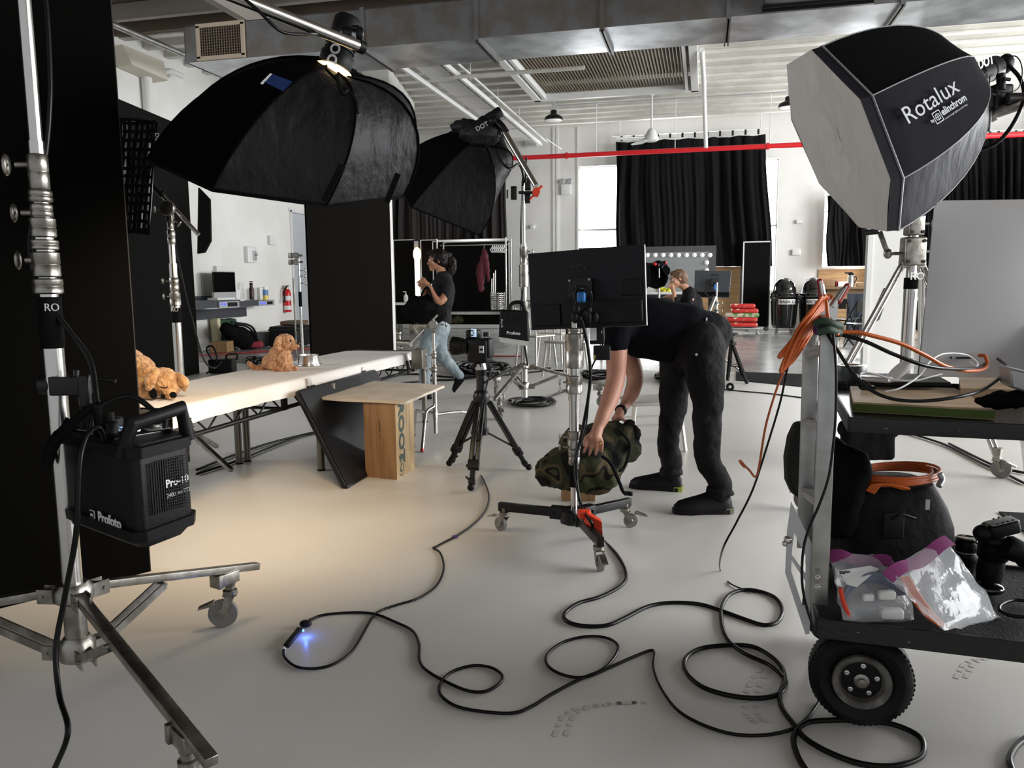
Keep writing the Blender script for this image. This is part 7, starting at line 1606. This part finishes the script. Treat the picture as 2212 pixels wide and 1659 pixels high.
# small black tripod
p3 = [onz(1572, 822), onz(1613, 829), onz(1604, 812)]; D = 9.9; ap = at(1580, 738, D); t = thing('small_tripod', 'small black tripod standing empty behind the bending person', 'tripod', V((ap.x, ap.y, 0)))
mb = MB(); mb.lathe(ap-UP*.05, UP, [(.03, 0), (.06, .01), (.06, .05), (.03, .06), (.03, .13), (.08, .14), (.08, .16)], 16); mb.build('head', m_blackm, t)
mb = MB(); mb.rod(ap, at(1578, 790, D), .02); mb.build('centre_column', m_blackm, t)
for q in p3:
    mb = MB(); mb.obox(ap, q+UP*.02, .035, .03); l = mb.build('leg', m_blackm, t); mb = MB(); mb.obox(ap*.38+q*.62, at(1578, 790, D), .012, .012); mb.ball(q+UP*.02, .025); mb.build('spreader', m_blackm, l)
t = thing('cable_disc', 'small black disc on the floor at the cable end behind the jeans', 'disc', onz(1577, 844)); mb = MB(); p = onz(1577, 845); mb.torus(p+UP*.05, FH+RT*.4, .032, .016); mb.build('disc', m_rubber, t)
mb = MB(); mb.tube(fl((1556, 840), (1600, 845), (1660, 850), (1740, 860), (1800, 870)), .007); mb.build('cable', m_cable, t)
# white metal stool behind the bending person
D = 5.9; k = D/FPX
def Q(px, py, dd=0): return at(px, py, D+dd)
m_stool = mat('pale_aluminium', (196, 192, 184), .4, .6)
t = thing('metal_chair', 'pale aluminium chair behind the legs of the bending person', 'chair', floorp(Q(1410, 950)))
sz = Q(1395, 868).z; c = floorp(Q(1405, 900, .1)); R3 = .35
a_ = V((math.cos(R3), math.sin(R3), 0)); b_ = V((-a_.y, a_.x, 0))
mb = MB(); mb.box(c+UP*sz, (.40, .40, .03), rz=R3, bv=.012); mb.build('seat', m_stool, t)
for x in (-1, 1):
    for y in (-1, 1): mb = MB(); mb.obox(c+a_*.17*x+b_*.17*y+UP*(sz-.01), c+a_*.21*x+b_*.21*y, .03, .018); mb.build('leg', m_stool, t)
mb = MB()
for s_, e_ in (((-1, -1), (1, -1)), ((1, -1), (1, 1)), ((1, 1), (-1, 1)), ((-1, 1), (-1, -1))): mb.obox(c+a_*.19*s_[0]+b_*.19*s_[1]+UP*.2, c+a_*.19*e_[0]+b_*.19*e_[1]+UP*.2, .02, .015)
mb.build('rung', m_stool, t)
mb = MB(); mb.obox(c+a_*.17-b_*.17+UP*sz, c+a_*.24-b_*.17+UP*(sz+.42), .035, .02); mb.obox(c+a_*.17+b_*.17+UP*sz, c+a_*.24+b_*.17+UP*(sz+.42), .035, .02); mb.obox(c+a_*.24-b_*.17+UP*(sz+.4), c+a_*.24+b_*.17+UP*(sz+.4), .02, .08); mb.build('backrest', m_stool, t)
# row of silver chairs in the distance
def schair(px, py, D, rz, label, parts=True):
    p = onz(px, py); t = thing('aluminium_chair', label, 'chair', p, 'aluminium chairs beyond the rolling stand'); h = .46
    a_ = V((math.cos(rz), math.sin(rz), 0)); b_ = V((-a_.y, a_.x, 0)); m = m_stool
    mb = MB(); mb.box(p+UP*h, (.42, .42, .03), rz=rz, bv=.01); mb.build('seat', m, t)
    for x in (-1, 1):
        for y in (-1, 1): mb = MB(); mb.rod(p+a_*.18*x+b_*.18*y+UP*h, p+a_*.22*x+b_*.22*y, .016, n=8); mb.build('leg', m, t)
    mb = MB()
    for s in (-.19, -.07, .07, .19): mb.rod(p-a_*.19+b_*s+UP*h, p-a_*.26+b_*s+UP*.92, .012, n=8)
    mb.obox(p-a_*.26-b_*.2+UP*.92, p-a_*.26+b_*.2+UP*.92, .02, .07); mb.build('backrest', m, t)
for i, (x, y, rz, lb) in enumerate(((1158, 790, 1.0, 'aluminium chair nearest the chrome rolling stand'), (1200, 782, 1.3, 'aluminium chair in the middle of the row seen under the monitor'), (1222, 812, 2.6, 'aluminium chair turned sideways under the left of the monitor'), (1262, 775, 1.2, 'aluminium chair farthest right under the monitor'), (1335, 770, 1.2, 'aluminium chair seen between the arm and the monitor stand'))): schair(x, y, 0, rz, lb)
# flash pack hanging on the second rolling stand
D = 7.1; t = thing('power_pack', 'black flash power pack hanging on the stand beside the camera', 'power pack', at(1110, 745, D))
mb = MB(); mb.prism([at(1080, 668, D), at(1142, 672, D), at(1144, 745, D), at(1077, 735, D)], FH*.16); mb.build('body', m_blackp, t, bevel=.02)
mb = MB(); mb.tube([at(1100, 674, D+.05), at(1106, 656, D+.05), at(1126, 654, D+.05), at(1134, 672, D+.05)], .018); mb.build('handle', m_rubber, t)
mb = MB(); mb.prism([at(1077, 728, D-.01), at(1144, 738, D-.01), at(1140, 748, D-.01), at(1080, 739, D-.01)], FH*.17); mb.build('bumper', m_pale, t)
text('maker_lettering', 'Profoto', m_whitep, t, at(1094, 722, D-.01), RT-UP*.06, UP, .028, bold=.02); text('model_lettering', 'Pro-10', m_whitep, t, at(1082, 690, D-.01), -UP, RT, .018)
mb = MB()
for i in range(6): mb.box(at(1104+i*5, 690, D-.005), (.012, .006, .05), rz=YAW)
mb.build('vents', m_blackm, t)
# cables on the floor far behind
random.seed(11)
def pile(cx, cy, rx, ry, n, label, m=m_cable, r=.011, name='cable_pile', z=.01, hgt=.1):
    t = thing(name, label, 'cable', onz(cx, cy))
    for i in range(n):
        x0, y0 = cx+random.uniform(-.3, .3)*rx, cy+random.uniform(-.3, .3)*ry; mb = MB(); f = random.uniform(.55, 1)
        mb.tube([onz(x0+rx*f*math.cos(a)+random.uniform(-3, 3), y0+ry*f*math.sin(a), z+hgt*random.random()*max(0, 1-f*.6)) for a in [2*PI*j/9+random.uniform(-.1, .1) for j in range(9)]], r, n=6, sub=3, closed=True); mb.build('loop', m, t)
    return t
pile(1045, 793, 58, 12, 14, 'long heap of coiled black cables on the floor behind the camera', hgt=.22, r=.016)
pile(1150, 868, 46, 9, 8, 'small coil of black cable on the floor before the rolling stand', r=.008, hgt=.05)
pile(1295, 808, 40, 9, 9, 'black cable pile on the floor behind the monitor stand', r=.013, hgt=.12)
pile(1445, 812, 38, 9, 6, 'loose black cables on the floor near the aluminium chair', r=.011, hgt=.12)
for i, (pts, lb, m) in enumerate(((((840, 812), (900, 808), (980, 815), (1070, 812), (1200, 800), (1290, 812)), 'black floor cable running behind the camera tripod', m_cable), (((845, 830), (930, 822), (1010, 818), (1100, 800), (1190, 795)), 'second black floor cable below the first one', m_cable), (((900, 752), (985, 758), (1050, 768), (1130, 770)), 'thin red cable on the concrete behind the camera', m_redd), (((430, 768), (520, 762), (600, 758), (672, 752)), 'thin red cable on the floor by the left wall', m_redd), (((1100, 865), (1120, 868), (1160, 866), (1210, 848), (1240, 838)), 'black lead curving from the small coil', m_cable), (((425, 1015), (500, 985), (580, 958), (660, 938), (690, 932)), 'upper black cable lying under the stage bench', m_cable), (((425, 1024), (510, 996), (575, 970), (640, 945), (680, 936)), 'lower black cable lying under the stage bench', m_cable), (((1945, 930), (2040, 960), (2120, 1000), (2165, 1020), (2215, 1045)), 'bundle of cables along the edge of the white floor at right', m_cable), (((2050, 958), (2110, 988), (2160, 1010), (2215, 1022)), 'dark cable beside the bundle at the right edge', m_cable))):
    cable('floor_cable', lb, fl(*pts, z=.012), .012 if i < 5 else .009, m)
# ---------------------------------------------------------------- left wall: shelves, computer and bags
X = XL+.0
def Lw(px, py, out=.0): return onx(px, py, XL+out)
def lbox(mb, x0, x1, y0, y1, o0, o1, bv=0):
    """box against the left wall; px columns at the front plane, py rows"""
    a, b = Lw(x0, (y0+y1)/2, o1), Lw(x1, (y0+y1)/2, o1); zt, zb = Lw((x0+x1)/2, y0, o1).z, Lw((x0+x1)/2, y1, o1).z
    mb.box((XL+(o0+o1)/2, (a.y+b.y)/2, (zt+zb)/2), (o1-o0, abs(b.y-a.y), zt-zb), bv=bv)
m_shelf = mat('dark_grey_laminate', (58, 60, 66), .5)
t = thing('wall_shelf', 'dark grey wall shelf carrying the small silver computer', 'shelf', Lw(475, 690, .3))
mb = MB(); lbox(mb, 380, 520, 650, 666, .0, .75); mb.build('top', m_shelf, t); mb = MB(); lbox(mb, 380, 533, 668, 689, .0, .1); mb.build('back_rail', m_shelf, t); mb = MB(); lbox(mb, 380, 468, 640, 652, .0, .08); mb.build('upstand', m_shelf, t)
t2 = thing('wall_shelf', 'second dark grey shelf under the bottle and the wipes tub', 'shelf', Lw(575, 665, .3)); mb = MB(); lbox(mb, 520, 592, 649, 660, .0, .5); mb.build('top', m_shelf, t2)
for x0, x1, y0, y1, tt, o in ((474, 517, 651, 665, t, .76), (559, 593, 649, 660, t2, .51)):
    mb = MB(); lbox(mb, x0, x1, y0, y1, o-.01, o+.02); u = mb.build('control_plate', m_silver, tt); mb = MB(); lbox(mb, x0+4, x0+8, y0+4, y0+8, o+.02, o+.03); lbox(mb, x0+11, x0+15, y0+4, y0+8, o+.02, o+.03); mb.build('blue_lamps', mat('blue_indicator', (70, 80, 230), .4, emit=(80, 90, 255), es=.8), u); mb = MB(); lbox(mb, x0+19, x1-4, y0+2, y1-3, o+.02, o+.03); mb.build('black_inset', m_blackp, u)
t = thing('desktop_computer', 'small silver framed computer with a dark screen on the left wall shelf', 'computer', Lw(487, 650, .4))
mb = MB(); lbox(mb, 463, 508, 588, 632, .32, .36); mb.build('screen', m_screen, t); mb = MB(); lbox(mb, 463, 508, 631, 643, .32, .37); mb.build('chin', m_silver, t); mb = MB(); lbox(mb, 462, 509, 586, 643, .30, .325); mb.build('case', m_silver, t)
mb = MB(); lbox(mb, 470, 503, 643, 650, .28, .5); lbox(mb, 478, 528, 648, 651, .5, .68); mb.build('stand', m_whitep, t)
mb = MB(); lbox(mb, 510, 519, 626, 648, .3, .32); tagit(mb.build('paper_card', m_whitep), 'white card leaning beside the small silver computer', 'card')
mb = MB(); lbox(mb, 437, 463, 590, 646, .02, .03); tagit(mb.build('grey_board', m_pale), 'pale grey board on the wall behind the small computer', 'board')
t = thing('water_bottle', 'dark slim water bottle on the left wall shelf', 'bottle', Lw(544, 647, .3)); q = Lw(544, 647, .3); mb = MB(); mb.lathe(q, UP, [(.045, 0), (.048, .02), (.048, .22), (.03, .27), (.03, .3), (.035, .31), (.035, .35)], 16); mb.build('body', mat('dark_brown_metal', (52, 36, 36), .35, .5), t); mb = MB(); mb.box(q+UP*.37, (.03, .09, .02)); mb.build('cap', m_blackp, t)
t = thing('wipes_tub', 'blue and yellow tub of wipes on the second shelf', 'tub', Lw(573, 649, .3)); q = Lw(573, 648, .3); 
for z0, z1, m, n_ in ((0, .1, mat('yellow_label', (222, 196, 96), .4), 'lower_label'), (.1, .22, mat('blue_label', (80, 120, 170), .4), 'upper_label'), (.22, .28, m_whitep, 'lid')):
    mb = MB(); mb.lathe(q+UP*z0, UP, [(.07, 0), (.07, z1-z0)], 20); mb.build(n_, m, t)
mb = MB(); lbox(mb, 562, 568, 621, 648, .25, .33); tagit(mb.build('spray_bottle', m_whitep, bevel=.01), 'white spray bottle beside the tub of wipes', 'bottle')
# fire extinguisher
q = Lw(622, 674, .09); t = thing('fire_extinguisher', 'red fire extinguisher hanging on the left wall', 'fire extinguisher', q)
hgt = Lw(622, 624, .14).z-q.z; r = .085
mb = MB(); mb.lathe(q, UP, [(r*.9, 0), (r, .02), (r, hgt*.82), (r*.75, hgt*.95), (r*.3, hgt)], 24); mb.build('cylinder', m_red, t)
mb = MB(); mb.lathe(q+UP*hgt, UP, [(.03, 0), (.03, .05), (.02, .07)], 12); mb.box(q+UP*(hgt+.07), (.03, .16, .02)); mb.build('valve', m_steeld, t)
mb = MB(); mb.tube([q+UP*(hgt+.05), q+V((.02, -.14, hgt-.02)), q+V((.03, -.17, hgt*.6)), q+V((.03, -.2, hgt*.42))], .02); mb.build('hose', m_rubber, t)
mb = MB(); mb.lathe(q+UP*hgt*.5, UP, [(r*1.01, 0), (r*1.01, hgt*.2)], 24, cap=False); mb.lathe(q+UP*hgt*.1, UP, [(r*1.01, 0), (r*1.01, hgt*.18)], 24, cap=False); mb.build('label', m_whitep, t)
# thin c-stand and pipes near the bright door
D = 9.2; p = at(654, 772, D); f = floorp(p); t = thing('c_stand', 'thin chrome c-stand rising behind the puppy with grip heads on top', 'light stand', f)
zf = lambda y: at(645, y, D).z; top = at(641, 565, D)
riser(t, f, [(.05, zf(700), .018), (zf(705), zf(600), .014), (zf(610), zf(560), .01)])
mb = MB(); mb.rod(f+RT*-.07+UP*.3, f-RT*.07+UP*(zf(600)), .01); mb.build('side_rod', m_steeld, t)
for y in (553, 567): mb = MB(); q = V((f.x, f.y, zf(y)))-RT*.03; mb.lathe(q-FH*.03, FH, [(.035, 0), (.035, .06)], 14); mb.rod(q-RT*.08, q+RT*.08, .012); mb.box(q-RT*.06, (.05, .04, .06), bv=.01); mb.build('grip_head', m_steeld, t)
for y in (585, 597, 612): knob(t, V((f.x, f.y, zf(y)))+RT*.01, RT, .06)
mb = MB(); mb.rod((f.x, f.y, zf(630)), (f.x, f.y, zf(662)), .019); mb.build('black_tape', m_black, t)
for a in (0.2, 2.3, 4.4): mb = MB(); d = V((math.cos(a), math.sin(a), 0)); mb.tube([f+UP*.28, f+d*.2+UP*.22, f+d*.45+UP*.015], .013, sub=3); mb.build('leg', m_steel, t)
# case with folded things and floor items along the left wall
def gz(px, py, o=0): return onz(px, py, o)
p = gz(628, 748); t = thing('hard_case', 'black hard case standing on the floor behind the puppy', 'case', p); mb = MB(); mb.box(p+UP*.22, (.6, .85, .42), rz=.2, bv=.04); mb.build('body', m_blackp, t)
mb = MB(); mb.box(p+UP*.24+V((.2, -.35, 0)), (.1, .06, .08), rz=.2); mb.box(p+UP*.36, (.63, .88, .03), rz=.2, bv=.01); mb.build('latch', m_blackm, t)
mb = MB(); mb.box(p+V((0, .2, .48)), (.45, .6, .08), rz=.25, bv=.03); tagit(mb.build('folded_cloth', mat('patterned_cloth', (120, 60, 56), .8, col2=(84, 92, 70), cscale=9)), 'folded patterned cloth on top of the black hard case', 'cloth')
p = gz(572, 748); mb = MB(); mb.box(p+UP*.16, (.3, .45, .3), bv=.01); tagit(mb.build('clear_crate', mat('clear_grey_crate', (150, 156, 156), .3)), 'grey clear plastic crate beside the hard case', 'crate')
p = gz(480, 760); t = thing('cardboard_box', 'brown cardboard box on the floor below the shelf', 'box', p); mb = MB(); mb.box(p+UP*.1, (.32, .42, .2), rz=.3); mb.build('box', m_crate, t, bevel=.004); mb = MB(); mb.box(p+UP*.201, (.325, .06, .003), rz=.3); mb.build('tape', m_ply, t)
t = thing('backpack', 'black backpack leaning at the wall beside the green bag', 'backpack', gz(520, 755)); q = gz(520, 755); mb = MB(); limb(mb, [(q+V((0, .3, .12)), .2), (q+V((0, .0, .25)), .2), (q+V((-.05, -.35, .42)), .14)]); remesh(mb.build('body', m_black, t), .025, .06, .12, 3)
mb = MB(); mb.tube([q+V((.15, -.35, .52)), q+V((.22, 0, .42)), q+V((.22, .3, .12))], .02); mb.tube([q+V((.05, -.35, .56)), q+V((.2, .1, .45)), q+V((.15, .4, .12))], .02); mb.build('strap', m_blackp, t)
t = thing('green_tote', 'dark green tote bag with pale print by the left wall', 'bag', gz(476, 752)); q = gz(476, 752); mb = MB(); mb.box(q+UP*.3+V((.12, .05, 0)), (.18, .62, .58), rz=.05, bv=.04); remesh(mb.build('bag', mat('green_canvas', (28, 58, 36), .7), t), .02, .03, .1, 2)
mb = MB(); mb.box(q+UP*.32+V((.14, -.32, 0)), (.18, .1, .6), bv=.03); mb.build('pale_side', mat('pale_print', (214, 206, 170), .6), t)
mb = MB(); q = gz(552, 752); mb.box(q+UP*.08, (.3, .4, .14), rz=.6, bv=.06); tagit(mb.build('red_cloth', mat('crimson_cloth', (130, 34, 48), .8)), 'crumpled dark red cloth beside the backpack', 'cloth')
# flash packs and coil on the floor behind the bench
D = 9.0; p = gz(482, 806); t = thing('power_pack', 'small black flash pack on the floor behind the stage bench', 'power pack', p); mb = MB(); mb.box(p+UP*.11, (.34, .24, .2), rz=.3, bv=.02); mb.build('body', m_blackp, t); mb = MB(); mb.tube([p+V((.1, -.05, .2)), p+V((.11, -.04, .27)), p+V((.2, .06, .27)), p+V((.19, .06, .19))], .015); mb.build('handle', m_rubber, t)
mb = MB(); mb.tube([p+V((-.1, -.1, .2)), p+V((-.14, -.16, .36)), p+V((-.04, -.16, .4)), p+V((.02, -.16, .25)), p+V((-.02, -.2, .1)), p+V((-.1, -.25, .02))], .012); mb.build('cable', m_cable, t)
pile(555, 778, 22, 7, 8, 'small coil of black cable between the flash pack and the puppy', r=.014, hgt=.2)
pile(1495, 806, 15, 5, 3, 'few loops of black cable at the foot of the dark jeans', r=.01)
cable('floor_cable', 'black floor cable along the left wall from the curtain panel', fl((430, 762), (470, 772), (520, 778), (600, 775)), .02) if False else None
# ---------------------------------------------------------------- counter at the back right
Y = 20.55
def C_(px, py, y=Y): return ony(px, py, y)
a, b = C_(1775, 622), C_(2060, 622); t = thing('counter', 'long wooden counter top along the back wall at right', 'counter', ((a.x+b.x)/2, Y, 0))
mb = MB(); mb.box(((a.x+b.x)/2, Y+.25, a.z), (b.x-a.x, .6, .05)); mb.build('top', mat('dark_oak', (132, 104, 74), .5), t); mb = MB(); mb.box(((a.x+b.x)/2, Y+.5, a.z/2), (b.x-a.x, .04, a.z)); mb.build('back', m_wood, t)
for x in (a.x+.1, (a.x+b.x)/2, b.x-.1): mb = MB(); mb.box((x, Y+.25, a.z/2), (.06, .45, a.z)); mb.build('support', m_blackm, t)
zc = a.z+.025
p = C_(1837, 622); t = thing('coffee_thermos', 'steel pump thermos with a black top on the counter', 'thermos', (p.x, Y, zc)); mb = MB(); mb.lathe((p.x, Y, zc), UP, [(.085, 0), (.085, .24), (.06, .28)], 20); mb.build('body', m_steel, t); mb = MB(); mb.lathe((p.x, Y, zc+.28), UP, [(.06, 0), (.065, .05), (.03, .07)], 16); mb.box((p.x-.07, Y, zc+.33), (.14, .03, .03)); mb.build('pump', m_blackp, t); mb = MB(); mb.tube([V((p.x+.08, Y, zc+.26)), V((p.x+.13, Y, zc+.2)), V((p.x+.085, Y, zc+.08))], .012); mb.build('handle', m_blackp, t)
for px, w, h, m, n_, lb in ((1792, .3, .18, m_crate, 'wicker_basket', 'small brown basket at the left end of the counter'), (1806, .1, .14, m_redd, 'paper_cups', 'red and white cups on the counter'), (1818, .26, .12, m_whitep, 'white_carton', 'white carton on the counter'), (1860, .22, .1, m_crate, 'tray', 'brown tray right of the steel thermos'), (1985, .1, .24, m_glass, 'clear_bottle', 'clear bottle on the counter behind the wind up stand'), (1950, .2, .16, m_blackp, 'black_box', 'black box on the counter beside the clear bottle')):
    p = C_(px, 622); mb = MB(); mb.box((p.x, Y+.05, zc+h/2), (w, .2, h), bv=.015); tagit(mb.build(n_, m), lb, n_.replace('_', ' '))
# draped table and folding chairs
p = onz(1868, 728); mb = MB(); g = []
for i in range(9):
    r = []
    for j in range(25):
        u = j/24; v = i/8; x = p.x-.4+1.3*u; y = p.y-.0
        r.append(V((x, y+(.35 if i == 0 else 0)-.04*math.sin(u*40)*v*(i > 0), .95-(0 if i < 2 else (v-.125)*1.08))))
    g.append(r)
mb.sheet(g, .01); tagit(mb.build('draped_table', mat('blue_grey_drape', (58, 64, 76), .85)), 'table covered by a blue grey cloth beside the white column', 'table')
m_fc = m_blackm
def fchair(px, py, rz, label):
    p = onz(px, py); t = thing('folding_chair', label, 'chair', p); a_ = V((math.cos(rz), math.sin(rz), 0)); b_ = V((-a_.y, a_.x, 0))
    mb = MB(); mb.box(p+UP*.45, (.4, .4, .03), rz=rz, bv=.01); mb.build('seat', m_fc, t)
    for s in (-.2, .2):
        mb = MB(); mb.rod(p-a_*.25+b_*s+UP*.88, p+a_*.25+b_*s, .016); mb.build('leg', m_fc, t); mb = MB(); mb.rod(p+a_*.15+b_*s+UP*.46, p-a_*.28+b_*s, .016); mb.build('leg', m_fc, t)
    mb = MB(); mb.obox(p-a_*.24-b_*.2+UP*.78, p-a_*.24+b_*.2+UP*.78, .015, .2, up=UP); mb.build('backrest', m_blackg, t)
D_ = 0
fchair(1835, 752, 2.4, 'black folding chair in front of the draped table'); fchair(1818, 738, .9, 'black folding chair just behind the clamp handles'); fchair(1862, 735, 2.9, 'black folding chair half hidden at the white column')
p = onz(1972, 735); t = thing('garment_pile', 'black jackets and bags heaped between the column and the computer', 'bags', p); mb = MB()
for i in range(14): mb.ball(p+V((random.uniform(-.6, .5), random.uniform(-.1, .2), random.uniform(.15, 1.15))), random.uniform(.15, .28), (1, .8, 1.1))
remesh(mb.build('bundle', m_black, t), .04, .1, .15, 2)
mb = MB(); mb.tube([p+V((-.3, -.4, .95)), p+V((-.15, -.45, 1.05)), p+V((.0, -.45, 1.1))], .05); mb.tube([p+V((-.35, -.4, .6)), p+V((-.2, -.45, .9)), p+V((.05, -.45, .8))], .03); mb.build('white_lining', m_whitep, t)
